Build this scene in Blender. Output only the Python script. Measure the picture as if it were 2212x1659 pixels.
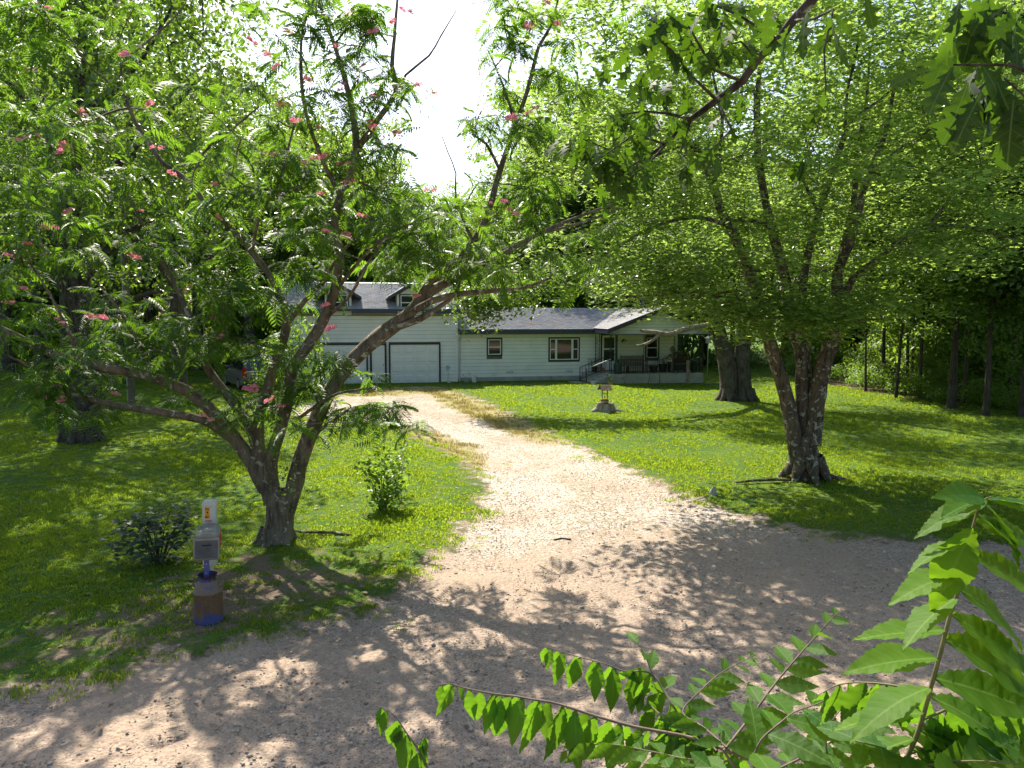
import bpy, math, random
import numpy as np
from mathutils import Vector, Matrix

for _o in list(bpy.data.objects):
    bpy.data.objects.remove(_o)
SC = bpy.context.scene
COL = SC.collection

# ------------------------------------------------------------------ camera
F = 1590.0; CX, CY = 1106.0, 829.5          # focal length and centre, in 2212-px-wide photo units
CAM_H = 3.78; PITCH = math.radians(-5.5); ROLL = math.radians(0.15)
cd = bpy.data.cameras.new("camera"); cam = bpy.data.objects.new("camera", cd); COL.objects.link(cam)
cd.sensor_width = 36.0; cd.sensor_fit = 'HORIZONTAL'; cd.lens = 36.0 * F / 2212.0
cd.clip_start = 0.05; cd.clip_end = 2000.0
cam.location = (0, 0, CAM_H)
cam.rotation_euler = (Matrix.Rotation(PITCH, 3, 'X') @ Matrix.Rotation(math.radians(90), 3, 'X') @ Matrix.Rotation(ROLL, 3, 'Z')).to_euler()
SC.camera = cam

# ------------------------------------------------------------------ light
SUN_EL = math.radians(49.0); SUN_AZ = math.radians(-20.0)     # azimuth from +Y towards +X
w = bpy.data.worlds.new("World"); SC.world = w; w.use_nodes = True
wn = w.node_tree.nodes; wl = w.node_tree.links; wn.clear()
sky = wn.new('ShaderNodeTexSky'); sky.sky_type = 'NISHITA'; sky.sun_disc = False
sky.sun_elevation = SUN_EL; sky.sun_rotation = SUN_AZ; sky.dust_density = 2.0; sky.air_density = 1.0; sky.ozone_density = 1.0
bg = wn.new('ShaderNodeBackground'); bg.inputs['Strength'].default_value = 0.112
wo = wn.new('ShaderNodeOutputWorld'); wl.new(sky.outputs[0], bg.inputs[0]); wl.new(bg.outputs[0], wo.inputs[0])
sd = bpy.data.lights.new("sun", 'SUN'); sd.energy = 4.8; sd.angle = math.radians(0.53); sd.color = (1.0, 0.92, 0.79)
sun = bpy.data.objects.new("sun", sd); COL.objects.link(sun)
sv = Vector((math.sin(SUN_AZ) * math.cos(SUN_EL), math.cos(SUN_AZ) * math.cos(SUN_EL), math.sin(SUN_EL)))
sun.rotation_euler = sv.to_track_quat('Z', 'Y').to_euler(); sun.location = (-10, 30, 40)

vs = SC.view_settings
vs.view_transform = 'Standard'; vs.look = 'None'; vs.gamma = 1.0; vs.use_curve_mapping = False
vs.exposure = 1.30
SC.render.engine = 'CYCLES'
cy = SC.cycles
cy.max_bounces = 7; cy.diffuse_bounces = 4; cy.glossy_bounces = 2; cy.transmission_bounces = 5; cy.transparent_max_bounces = 4
cy.use_denoising = True
try:
    cy.denoiser = 'OPENIMAGEDENOISE'; cy.denoising_input_passes = 'RGB_ALBEDO_NORMAL'; cy.denoising_prefilter = 'ACCURATE'
except Exception:
    pass
cy.sample_clamp_indirect = 6.0
cy.caustics_reflective = False; cy.caustics_refractive = False

# ------------------------------------------------------------------ survey helpers
_cr, _sr = math.cos(ROLL), math.sin(ROLL); _cp, _sp = math.cos(PITCH), math.sin(PITCH)
def ray(px, py):
    u = (px - CX) / F; v = -(py - CY) / F
    u, v = u * _cr - v * _sr, u * _sr + v * _cr
    return np.array([u, _cp - v * _sp, _sp + v * _cp])
def atY(px, py, Y):
    d = ray(px, py); return d * (Y / d[1]) + np.array([0, 0, CAM_H])
def gpt(px, py, z=0.0):
    d = ray(px, py); return d * ((z - CAM_H) / d[2]) + np.array([0, 0, CAM_H])
def proj(P):
    P = np.asarray(P, float); q = P - np.array([0, 0, CAM_H])
    x = q[..., 0]; y = q[..., 1] * _cp + q[..., 2] * _sp; z = -q[..., 1] * _sp + q[..., 2] * _cp
    y = np.maximum(y, 0.05)
    u, v = x / y, z / y
    u, v = u * _cr + v * _sr, -u * _sr + v * _cr
    return CX + u * F, CY - v * F
def rng(s): return np.random.default_rng(s)

def gh(x, y):
    """ground height"""
    x = np.asarray(x, float); y = np.asarray(y, float)
    h = 0.035 * np.sin(x * 0.55 + 1.3) * np.cos(y * 0.42) + 0.02 * np.sin(x * 1.3 + y * 0.9)
    far = np.clip((y - 36) / 4, 0, 1)
    h = h * (1 - 0.8 * far)
    h = h - 0.11 * np.clip((x - 2) / 8, 0, 1) * np.clip((y - 30) / 8, 0, 1) * np.clip((70 - y) / 20, 0, 1)
    return h

# ------------------------------------------------------------------ tagging
def tag(o, label=None, cat=None, group=None, kind=None):
    if label: o['label'] = label
    if cat: o['category'] = cat
    if group: o['group'] = group
    if kind: o['kind'] = kind
    return o
def empty(name, loc, rz=0.0, parent=None):
    o = bpy.data.objects.new(name, None); COL.objects.link(o); o.location = tuple(loc); o.rotation_euler = (0, 0, rz)
    o.empty_display_size = 0.3
    if parent: o.parent = parent
    return o
def link(name, me, parent=None, loc=None):
    o = bpy.data.objects.new(name, me); COL.objects.link(o)
    if parent is not None: o.parent = parent
    if loc is not None: o.location = tuple(loc)
    return o
def copy_tree(o, parent=None):
    c = o.copy(); COL.objects.link(c)
    if parent is not None: c.parent = parent; c.matrix_parent_inverse = Matrix.Identity(4)
    for ch in list(o.children): copy_tree(ch, c)
    return c

# ------------------------------------------------------------------ mesh helpers
def np_mesh(name, V, polys, attrs=None, mats=(), smooth=False, mat_idx=None):
    """polys: list of (n,k) int arrays"""
    me = bpy.data.meshes.new(name)
    V = np.asarray(V, np.float32)
    me.vertices.add(len(V)); me.vertices.foreach_set('co', V.ravel())
    loops = np.concatenate([np.asarray(p, np.int32).ravel() for p in polys]) if polys else np.zeros(0, np.int32)
    starts = []; off = 0
    for p in polys:
        p = np.asarray(p)
        starts.append(off + np.arange(len(p), dtype=np.int32) * p.shape[1]); off += p.size
    starts = np.concatenate(starts) if starts else np.zeros(0, np.int32)
    me.loops.add(len(loops)); me.loops.foreach_set('vertex_index', loops)
    me.polygons.add(len(starts)); me.polygons.foreach_set('loop_start', starts.astype(np.int32))
    if mat_idx is not None: me.polygons.foreach_set('material_index', np.asarray(mat_idx, np.int32))
    if smooth: me.polygons.foreach_set('use_smooth', np.ones(len(starts), bool))
    for k, a in (attrs or {}).items():
        at = me.attributes.new(k, 'FLOAT', 'POINT'); at.data.foreach_set('value', np.asarray(a, np.float32))
    for m in mats: me.materials.append(m)
    me.update(calc_edges=True)
    return me

class MB:
    """collects shapes, builds ONE mesh object"""
    def __init__(s): s.v = []; s.f = []
    def add(s, V, Fs):
        b = len(s.v); s.v += [tuple(map(float, p)) for p in V]; s.f += [tuple(int(i) + b for i in f) for f in Fs]; return s
    def box(s, x0, x1, y0, y1, z0, z1):
        V = [(x0,y0,z0),(x1,y0,z0),(x1,y1,z0),(x0,y1,z0),(x0,y0,z1),(x1,y0,z1),(x1,y1,z1),(x0,y1,z1)]
        return s.add(V, [(0,3,2,1),(4,5,6,7),(0,1,5,4),(1,2,6,5),(2,3,7,6),(3,0,4,7)])
    def bar(s, a, b, wd, ht, up=(0, 0, 1)):
        a = np.array(a, float); b = np.array(b, float); d = b - a; d /= np.linalg.norm(d) + 1e-9
        u = np.array(up, float)
        if abs(np.dot(u, d)) > 0.95: u = np.array([0.0, 1.0, 0.0])
        x = np.cross(d, u); x /= np.linalg.norm(x); z = np.cross(x, d)
        V = []
        for p in (a, b):
            for sx, sz in ((-1,-1),(1,-1),(1,1),(-1,1)): V.append(p + x*sx*wd/2 + z*sz*ht/2)
        return s.add(V, [(0,1,2,3),(7,6,5,4),(0,4,5,1),(1,5,6,2),(2,6,7,3),(3,7,4,0)])
    def tube(s, pts, rad, n=8):
        V, Q = tube(pts, rad, n); s.add(V, Q)
        k = len(V) // n
        b = len(s.v) - len(V)
        s.f.append(tuple(b + i for i in range(n))[::-1]); s.f.append(tuple(b + (k-1)*n + i for i in range(n)))
        return s
    def lathe(s, prof, n=20, c=(0, 0, 0), cap=True):
        V = []; Fs = []
        for r, z in prof:
            for i in range(n):
                a = 2*math.pi*i/n; V.append((c[0]+r*math.cos(a), c[1]+r*math.sin(a), c[2]+z))
        for j in range(len(prof)-1):
            for i in range(n):
                Fs.append((j*n+i, j*n+(i+1)%n, (j+1)*n+(i+1)%n, (j+1)*n+i))
        if cap:
            Fs.append(tuple(range(n))[::-1]); Fs.append(tuple((len(prof)-1)*n+i for i in range(n)))
        return s.add(V, Fs)
    def prism(s, poly, y0, y1):
        """poly in (x,z), extruded along y"""
        n = len(poly); V = [(x,y0,z) for x,z in poly] + [(x,y1,z) for x,z in poly]
        return s.add(V, [tuple(range(n)), tuple(range(n,2*n))[::-1]] + [(i, i+n, (i+1)%n+n, (i+1)%n) for i in range(n)])
    def slab(s, poly, t):
        """poly of 3D points (top face), thickness t downwards"""
        n = len(poly); V = [tuple(p) for p in poly] + [(p[0],p[1],p[2]-t) for p in poly]
        return s.add(V, [tuple(range(n)), tuple(range(n,2*n))[::-1]] + [(i, i+n, (i+1)%n+n, (i+1)%n) for i in range(n)])
    def build(s, name, m, parent=None, smooth=False, bevel=0.0, loc=None):
        me = bpy.data.meshes.new(name); me.from_pydata(s.v, [], s.f); me.update()
        import bmesh
        bm = bmesh.new(); bm.from_mesh(me); bmesh.ops.recalc_face_normals(bm, faces=bm.faces[:])
        if bevel > 0:
            bmesh.ops.bevel(bm, geom=[e for e in bm.edges if len(e.link_faces) == 2 and e.calc_face_angle(0) > 0.6], offset=bevel, segments=2, affect='EDGES', clamp_overlap=True)
        bm.to_mesh(me); bm.free()
        if smooth:
            me.polygons.foreach_set('use_smooth', np.ones(len(me.polygons), bool))
            try: me.set_sharp_from_angle(angle=math.radians(40))
            except Exception: pass
        for mm in (m if isinstance(m, (list, tuple)) else [m]): me.materials.append(mm)
        return link(name, me, parent, loc)

def tube(pts, rad, n=8, wob=0.0, seed=0):
    P = np.asarray(pts, float); k = len(P)
    R = np.broadcast_to(np.asarray(rad, float), (k,)) if np.ndim(rad) <= 1 else rad
    T = np.gradient(P, axis=0); T /= np.linalg.norm(T, axis=1, keepdims=True) + 1e-9
    a = np.array([1.0, 0, 0]) if abs(T[0, 0]) < 0.8 else np.array([0, 1.0, 0])
    N = np.zeros_like(P); x = a - T[0]*np.dot(a, T[0]); N[0] = x/np.linalg.norm(x)
    for i in range(1, k):
        x = N[i-1] - T[i]*np.dot(N[i-1], T[i]); N[i] = x/(np.linalg.norm(x)+1e-9)
    B = np.cross(T, N)
    ang = np.arange(n)*2*np.pi/n
    rr = R[:, None]*np.ones((1, n))
    if wob > 0:
        g = rng(seed); rr = rr*(1 + wob*g.normal(size=(k, n)))
    V = P[:, None, :] + rr[..., None]*(np.cos(ang)[None, :, None]*N[:, None, :] + np.sin(ang)[None, :, None]*B[:, None, :])
    i = np.arange(k-1)[:, None]*n; j = np.arange(n)[None, :]; j2 = (j+1) % n
    Q = np.stack([i+j, i+j2, i+n+j2, i+n+j], -1).reshape(-1, 4)
    return V.reshape(-1, 3), Q

def smooth_path(pts, rad, step=0.25):
    P = np.asarray(pts, float); R = np.asarray(rad, float)
    if len(P) < 3:
        L = np.linalg.norm(P[-1]-P[0]); m = max(2, int(L/step)+1); t = np.linspace(0, 1, m)
        return P[0]+(P[-1]-P[0])*t[:, None], R[0]+(R[-1]-R[0])*t
    out = []; ro = []
    E = np.vstack([2*P[0]-P[1], P, 2*P[-1]-P[-2]])
    for i in range(len(P)-1):
        p0, p1, p2, p3 = E[i], E[i+1], E[i+2], E[i+3]
        m = max(1, int(round(np.linalg.norm(p2-p1)/step)))
        for q in range(m):
            t = q/m
            out.append(0.5*((2*p1)+(-p0+p2)*t+(2*p0-5*p1+4*p2-p3)*t*t+(-p0+3*p1-3*p2+p3)*t**3)); ro.append(R[i]+(R[i+1]-R[i])*t)
    out.append(P[-1]); ro.append(R[-1])
    return np.array(out), np.array(ro)

class Geo:
    """fast numpy accumulator"""
    def __init__(s): s.V = []; s.T = []; s.Q = []; s.A = []; s.n = 0
    def add(s, V, T=None, Q=None, tint=None):
        if len(V) == 0: return
        if T is not None: s.T.append(np.asarray(T)+s.n)
        if Q is not None: s.Q.append(np.asarray(Q)+s.n)
        s.V.append(np.asarray(V, np.float32)); s.A.append(np.full(len(V), 0.5, np.float32) if tint is None else np.asarray(tint, np.float32)); s.n += len(V)
    def mesh(s, name, mats, origin=(0, 0, 0), smooth=False):
        polys = []
        if s.T: polys.append(np.concatenate(s.T))
        if s.Q: polys.append(np.concatenate(s.Q))
        V = np.concatenate(s.V) - np.asarray(origin, np.float32)
        return np_mesh(name, V, polys, {'tint': np.concatenate(s.A)}, mats, smooth)

# ------------------------------------------------------------------ leaves
KITE = (np.array([[0,0,0],[-.34,.42,.07],[0,1,-.05],[.34,.42,.07]]), np.array([[0,2,1],[0,3,2]]))
MAPLE = (np.array([[0,0,0],[-.52,.42,.04],[-.17,.52,.06],[0,1.02,-.08],[.17,.52,.06],[.52,.42,.04]]), np.array([[0,2,1],[0,3,2],[0,4,3],[0,5,4]]))
SPRIG = (np.array([[0,0,0],[-.30,.30,.05],[-.13,.42,.0],[-.36,.72,.02],[-.08,.72,.0],[0,1.05,-.06],[.08,.72,.0],[.36,.72,.02],[.13,.42,.0],[.30,.30,.05]]),
         np.array([[0,2,1],[2,4,3],[0,4,2],[0,6,4],[4,6,5],[0,8,6],[0,9,8],[8,7,6]]))
def leaves(geo, C, size, tpl, g, up=0.6, droop=0.35, tint=None, out=None):
    """scatter template leaves at centres C (n,3)"""
    n = len(C)
    if n == 0: return
    N = g.normal(size=(n, 3)); N /= np.linalg.norm(N, axis=1, keepdims=True)
    N = N*(1-up) + np.array([0, 0, 1.0])*up*1.2; N /= np.linalg.norm(N, axis=1, keepdims=True)
    A = g.normal(size=(n, 3))
    if out is not None: A = A*0.7 + out
    A[:, 2] -= droop*2
    A -= N*np.sum(A*N, 1, keepdims=True); A /= np.linalg.norm(A, axis=1, keepdims=True)+1e-9
    X = np.cross(A, N)
    S = size*np.exp(g.normal(size=n)*0.22)
    tv, tt = tpl; k = len(tv)
    tw = 0.8+0.4*g.random(n)
    V = C[:, None, :] + S[:, None, None]*((tv[None, :, 0]*tw[:, None])[..., None]*X[:, None, :] + tv[None, :, 1:2]*A[:, None, :] + tv[None, :, 2:3]*N[:, None, :])
    T = (tt[None] + (np.arange(n)*k)[:, None, None]).reshape(-1, 3)
    ti = g.random(n) if tint is None else np.clip(tint + 0.22*g.normal(size=n), 0, 1)
    geo.add(V.reshape(-1, 3), T=T, tint=np.repeat(ti, k))

# ------------------------------------------------------------------ tree builder
def grow(limbs, anchors, g, skel_from=0.25, twig=0.006, step=0.3, wood=None, nb=9, maxlen=None):
    """limbs: list of (pts, radii). Connects each anchor to the nearest branch by a curved twig. Returns wood Geo and the anchors kept."""
    wood = wood or Geo()
    nodes = []; src = []
    for li, (p, r) in enumerate(limbs):
        P, R = smooth_path(p, r, step)
        V, Q = tube(P, R, nb if R.max() > 0.06 else 6, wob=0.05, seed=li)
        wood.add(V, Q=Q)
        i0 = int(len(P)*(skel_from if li == 0 else 0.2))
        for q in range(i0, len(P)): nodes.append(P[q])
    nodes = np.array(nodes); n0 = len(nodes)
    A = np.asarray(anchors, float)
    if len(A) == 0: return wood, A
    d0 = np.min(np.linalg.norm(A[:, None, :]-nodes[None], axis=2), axis=1)
    order = np.argsort(d0)
    buf = np.zeros((n0+len(A)*4, 3)); buf[:n0] = nodes; cnt = n0
    par = {}; paths = []; use = {}
    keep = []
    for i in order:
        a = A[i]
        d = buf[:cnt]-a; dist = np.sqrt((d*d).sum(1)); dist = dist + 0.25*np.maximum(0, buf[:cnt, 2]-a[2]+0.0)
        j = int(np.argmin(dist)); L = np.linalg.norm(buf[j]-a)
        if maxlen and L > maxlen: continue
        keep.append(i)
        b = buf[j]; mid = []
        ctrl = (a+b)/2 + np.array([0, 0, 0.12*L]) + g.normal(size=3)*0.07*L
        for t in (0.33, 0.66, 1.0): mid.append((1-t)**2*b + 2*t*(1-t)*ctrl + t*t*a)
        ids = [cnt, cnt+1, cnt+2]; buf[cnt:cnt+3] = mid; cnt += 3
        prev = j
        for q in ids: par[q] = prev; prev = q
        paths.append([j]+ids)
        q = prev
        while q in par: use[q] = use.get(q, 0)+1; q = par[q]
    for pth in paths:
        P = buf[pth]; R = np.array([twig*math.sqrt(use.get(q, 1)) for q in pth[1:]]); R = np.concatenate([[R[0]*1.05], R])
        R[-1] = min(R[-1], max(twig*0.6, R[-1]*0.8))
        V, Q = tube(P, R, 4 if R[0] < 0.03 else 6); wood.add(V, Q=Q)
    return wood, A[keep]

def px_limb(spec, k=1.0):
    """spec: list of (px, py, Y, radius in photo px)"""
    P = [atY(a, b, Y) for a, b, Y, r in spec]; R = [k*r*Y/F for a, b, Y, r in spec]
    return P, R

# ------------------------------------------------------------------ materials
def newmat(name):
    m = bpy.data.materials.new(name); m.use_nodes = True; nt = m.node_tree; nt.nodes.clear()
    return m, nt.nodes, nt.links
def out_(nd, lk, sh):
    o = nd.new('ShaderNodeOutputMaterial'); lk.new(sh, o.inputs['Surface'])
def mix(nd, lk, f, a, b, blend='MIX'):
    n = nd.new('ShaderNodeMix'); n.data_type = 'RGBA'; n.blend_type = blend; n.clamp_factor = True
    for s, v in ((n.inputs[0], f), (n.inputs[6], a), (n.inputs[7], b)):
        if hasattr(v, 'type') and hasattr(v, 'links'): lk.new(v, s)
        elif isinstance(v, (int, float)): s.default_value = v if s.type == 'VALUE' else (v, v, v, 1)
        else: s.default_value = (*v, 1) if len(v) == 3 else v
    return n.outputs[2]
def noise(nd, lk, scale, detail=4, vec=None, rough=0.55, dist=0.0):
    n = nd.new('ShaderNodeTexNoise'); n.inputs['Scale'].default_value = scale; n.inputs['Detail'].default_value = detail; n.inputs['Roughness'].default_value = rough; n.inputs['Distortion'].default_value = dist
    if vec is not None: lk.new(vec, n.inputs['Vector'])
    return n.outputs['Fac']
def ramp(nd, lk, v, lo, hi, a=0.0, b=1.0):
    n = nd.new('ShaderNodeMapRange'); n.interpolation_type = 'SMOOTHSTEP'
    n.inputs[1].default_value = lo; n.inputs[2].default_value = hi; n.inputs[3].default_value = a; n.inputs[4].default_value = b
    lk.new(v, n.inputs[0]); return n.outputs[0]
def math_(nd, lk, op, a, b=0.0, c=0.0):
    n = nd.new('ShaderNodeMath'); n.operation = op
    for s, v in zip(n.inputs, (a, b, c)):
        if isinstance(v, (int, float)): s.default_value = v
        else: lk.new(v, s)
    return n.outputs[0]
def coords(nd, which='Object'):
    return nd.new('ShaderNodeTexCoord').outputs[which]
def scaled(nd, lk, vec, s):
    n = nd.new('ShaderNodeMapping'); n.inputs['Scale'].default_value = s; lk.new(vec, n.inputs['Vector']); return n.outputs[0]
def attr(nd, name):
    n = nd.new('ShaderNodeAttribute'); n.attribute_name = name; return n.outputs['Fac']
def bumpn(nd, lk, h, strength=0.3, dist=0.02):
    n = nd.new('ShaderNodeBump'); n.inputs['Strength'].default_value = strength; n.inputs['Distance'].default_value = dist; lk.new(h, n.inputs['Height']); return n.outputs[0]
def princ(nd, lk, col, rough=0.6, spec=0.3, metal=0.0, normal=None):
    p = nd.new('ShaderNodeBsdfPrincipled')
    if hasattr(col, 'links'): lk.new(col, p.inputs['Base Color'])
    else: p.inputs['Base Color'].default_value = (*col, 1)
    if hasattr(rough, 'links'): lk.new(rough, p.inputs['Roughness'])
    else: p.inputs['Roughness'].default_value = rough
    p.inputs['Specular IOR Level'].default_value = spec; p.inputs['Metallic'].default_value = metal
    if normal is not None: lk.new(normal, p.inputs['Normal'])
    return p
def surf(name, col, rough=0.6, spec=0.3, metal=0.0, var=0.15, scale=6.0, dirt=None, dscale=2.0, dlo=0.55, dhi=0.75, bump=0.0, bscale=40.0, stretch=None):
    """everyday material: colour, soft variation, optional dirt or wear patches, bump"""
    m, nd, lk = newmat(name); c = coords(nd)
    if stretch: c = scaled(nd, lk, c, stretch)
    n1 = noise(nd, lk, scale, 5, c)
    col1 = mix(nd, lk, ramp(nd, lk, n1, 0.3, 0.7), tuple(x*(1-var) for x in col), tuple(min(1, x*(1+var)) for x in col))
    if dirt is not None:
        col1 = mix(nd, lk, ramp(nd, lk, noise(nd, lk, dscale, 6, c, 0.65), dlo, dhi), col1, dirt)
    nm = None
    if bump > 0: nm = bumpn(nd, lk, noise(nd, lk, bscale, 4, c), bump, 0.01)
    out_(nd, lk, princ(nd, lk, col1, rough, spec, metal, nm).outputs[0]); return m
def leafmat(name, dark, light, trans, tw=0.45, rough=0.42, spec=0.45, yellow=None):
    m, nd, lk = newmat(name)
    t = attr(nd, 'tint')
    col = mix(nd, lk, t, dark, light)
    tc = mix(nd, lk, t, tuple(x*0.75 for x in trans), trans)
    if yellow is not None:
        f = ramp(nd, lk, t, 0.93, 0.97); col = mix(nd, lk, f, col, yellow); tc = mix(nd, lk, f, tc, tuple(x*1.6 for x in yellow))
    p = princ(nd, lk, col, rough, spec)
    tr = nd.new('ShaderNodeBsdfTranslucent'); lk.new(tc, tr.inputs['Color'])
    ms = nd.new('ShaderNodeMixShader'); ms.inputs[0].default_value = tw; lk.new(p.outputs[0], ms.inputs[1]); lk.new(tr.outputs[0], ms.inputs[2])
    out_(nd, lk, ms.outputs[0]); return m
def barkmat(name, base, dark, lichen, lich_lo=0.58, lich_hi=0.63, lsc=7.0, fiss=14.0, bump=0.6):
    m, nd, lk = newmat(name); c = coords(nd)
    st = scaled(nd, lk, c, (1, 1, 0.22))
    n1 = noise(nd, lk, fiss, 6, st, 0.65); n2 = noise(nd, lk, 3.0, 3, c)
    col = mix(nd, lk, ramp(nd, lk, n1, 0.38, 0.62), dark, base)
    col = mix(nd, lk, ramp(nd, lk, n2, 0.3, 0.7, 0.0, 0.35), col, tuple(x*1.6 for x in base))
    l = ramp(nd, lk, noise(nd, lk, lsc, 5, c, 0.6, 0.6), lich_lo, lich_hi)
    col = mix(nd, lk, l, col, lichen)
    h = math_(nd, lk, 'ADD', n1, math_(nd, lk, 'MULTIPLY', noise(nd, lk, 50, 3, c), 0.3))
    out_(nd, lk, princ(nd, lk, col, 0.9, 0.15, normal=bumpn(nd, lk, h, bump, 0.03)).outputs[0]); return m

M = {}
M['bark_mimosa'] = barkmat('bark_mimosa', (0.17,0.135,0.10), (0.06,0.047,0.036), (0.36,0.36,0.28), 0.60, 0.63, 9.0, 10.0, 0.35)
M['bark_maple'] = barkmat('bark_maple', (0.135,0.102,0.074), (0.038,0.029,0.022), (0.33,0.33,0.26), 0.56, 0.60, 8.0, 16.0, 0.8)
M['bark_oak'] = barkmat('bark_oak', (0.085,0.070,0.058), (0.022,0.018,0.015), (0.30,0.30,0.26), 0.62, 0.70, 6.0, 18.0, 1.0)
M['bark_grey'] = barkmat('bark_grey', (0.10,0.082,0.066), (0.032,0.026,0.021), (0.21,0.20,0.17), 0.60, 0.70, 5.0, 15.0, 1.0)
M['bark_dark'] = barkmat('bark_dark', (0.075,0.06,0.05), (0.03,0.025,0.02), (0.2,0.2,0.17), 0.66, 0.72, 5.0, 14.0, 0.6)
M['dead_wood'] = barkmat('dead_wood', (0.33,0.27,0.21), (0.12,0.09,0.07), (0.5,0.46,0.4), 0.6, 0.7, 5.0, 20.0, 0.6)
M['leaf_mimosa'] = leafmat('leaf_mimosa', (0.024,0.066,0.013), (0.056,0.118,0.018), (0.22,0.42,0.022), 0.46, 0.5, 0.35)
M['leaf_maple'] = leafmat('leaf_maple', (0.080,0.148,0.036), (0.135,0.215,0.062), (0.42,0.61,0.10), 0.54, 0.42, 0.5)
M['leaf_oak'] = leafmat('leaf_oak', (0.030,0.062,0.013), (0.062,0.108,0.022), (0.25,0.42,0.03), 0.45, 0.36, 0.6)
M['leaf_oak_near'] = leafmat('leaf_oak_near', (0.028,0.062,0.014), (0.055,0.10,0.022), (0.22,0.46,0.025), 0.45, 0.33, 0.6)
M['leaf_dark'] = leafmat('leaf_dark', (0.036,0.072,0.018), (0.070,0.118,0.028), (0.27,0.43,0.04), 0.46, 0.38, 0.55)
M['leaf_wood'] = leafmat('leaf_wood', (0.050,0.092,0.020), (0.090,0.145,0.034), (0.32,0.50,0.05), 0.5, 0.40, 0.5)
M['leaf_shrub'] = leafmat('leaf_shrub', (0.045,0.075,0.045), (0.075,0.115,0.065), (0.14,0.26,0.06), 0.25, 0.5, 0.32)
M['leaf_bright'] = leafmat('leaf_bright', (0.06,0.12,0.02), (0.11,0.18,0.03), (0.32,0.52,0.04), 0.45, 0.45, 0.4)
def grassmat():
    m, nd, lk = newmat('grass_blade'); t = attr(nd, 'tint'); P = nd.new('ShaderNodeNewGeometry').outputs['Position']
    a = noise(nd, lk, 0.55, 4, P); b = noise(nd, lk, 2.6, 4, P, .65)
    col = mix(nd, lk, t, (0.045,0.104,0.010), (0.100,0.172,0.018)); col = mix(nd, lk, ramp(nd, lk, a, .42, .66), col, (0.105,0.165,0.022)); col = mix(nd, lk, ramp(nd, lk, b, .55, .70, 0, .85), col, (0.045,0.10,0.014))
    col = mix(nd, lk, ramp(nd, lk, math_(nd, lk, 'ADD', b, math_(nd, lk, 'MULTIPLY', t, .12)), .34, .26, 0, .8), col, (0.24,0.21,0.07))
    tc = mix(nd, lk, 0.85, col, (0.48,0.64,0.03), 'MIX'); tc = mix(nd, lk, ramp(nd, lk, b, .55, .70, 0, .5), tc, (0.2,0.36,0.03))
    p = princ(nd, lk, col, .6, .25); tr = nd.new('ShaderNodeBsdfTranslucent'); lk.new(tc, tr.inputs['Color']); ms = nd.new('ShaderNodeMixShader'); ms.inputs[0].default_value = .47
    lk.new(p.outputs[0], ms.inputs[1]); lk.new(tr.outputs[0], ms.inputs[2]); out_(nd, lk, ms.outputs[0]); return m
M['grass'] = grassmat()
M['grass_dry'] = leafmat('grass_dry', (0.20,0.17,0.05), (0.34,0.27,0.11), (0.5,0.42,0.12), 0.35, 0.7, 0.2)
# ------------------------------------------------------------------ ground
def gpoly(pts): return np.array([gpt(a, b)[:2] for a, b in pts])
def sdf(poly, X, Y):
    """signed distance, positive inside"""
    P = np.stack([X, Y], -1); n = len(poly); d = np.full(X.shape, 1e9); ins = np.zeros(X.shape, bool)
    for i in range(n):
        a = poly[i]; b = poly[(i+1) % n]; e = b-a; v = P-a
        t = np.clip((v@e)/(e@e), 0, 1); q = v - t[..., None]*e
        d = np.minimum(d, (q*q).sum(-1))
        c = (a[1] <= Y) != (b[1] <= Y)
        with np.errstate(divide='ignore', invalid='ignore'):
            xi = a[0] + (Y-a[1])*(b[0]-a[0])/(b[1]-a[1])
        ins ^= c & (X < xi)
    d = np.sqrt(d); return np.where(ins, d, -d)

left_edge = [(0,1500),(120,1478),(250,1448),(400,1405),(520,1372),(640,1348),(740,1322),(830,1285),(890,1238),(940,1190),(985,1140),(1020,1100),(1042,1070),(1030,1030),(1005,1000),(950,968),(880,938),(800,915),(725,905),(640,900),(560,893),(560,880),(680,868),(745,852),(800,838)]
right_edge = [(960,836),(1000,850),(1045,866),(1100,890),(1170,922),(1240,955),(1310,988),(1390,1024),(1450,1052),(1520,1082),(1600,1104),(1700,1130),(1800,1150),(1900,1160),(2050,1166),(2212,1172)]
GL = gpoly(left_edge); GR = gpoly(right_edge)
ROADPOLY = np.vstack([[-70, -14], [-30, -1.2], GL, GR, [[26, 17.6], [70, 32], [80, 10], [20, -9], [-60, -30]]])
DRY = [gpoly([(745,915),(860,915),(960,935),(1030,965),(1045,1000),(1010,1010),(960,985),(880,955),(790,935)]),
       gpoly([(925,850),(990,848),(1050,872),(1130,908),(1220,950),(1190,955),(1110,935),(1040,905),(970,878)]),
       gpoly([(700,840),(1000,836),(1000,850),(850,852),(700,858)])]
DIRT = gpoly([(0,1390),(150,1330),(330,1255),(470,1200),(640,1180),(760,1215),(830,1275),(640,1350),(300,1440),(0,1505)])
WOODFLOOR = gpoly([(1700,812),(1850,842),(1960,858),(2080,872),(2212,888)])
WOODPOLY = np.vstack([WOODFLOOR, [[60, 22], [90, 60], [24, 62], [20, 52]]])
ROAD_LINE = (gpt(940,1190)[:2], gpt(1650,1118)[:2])

def ground_fields(X, Y):
    gv = sdf(ROADPOLY, X, Y)
    dry = np.max([sdf(p, X, Y) for p in DRY], axis=0)
    dirt = sdf(DIRT, X, Y); wood = sdf(WOODPOLY, X, Y)
    a, b = ROAD_LINE; e = (b-a)/np.linalg.norm(b-a); nrm = np.array([-e[1], e[0]])
    road = -((X-a[0])*nrm[0] + (Y-a[1])*nrm[1])
    return gv, dry, dirt, wood, road

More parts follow.
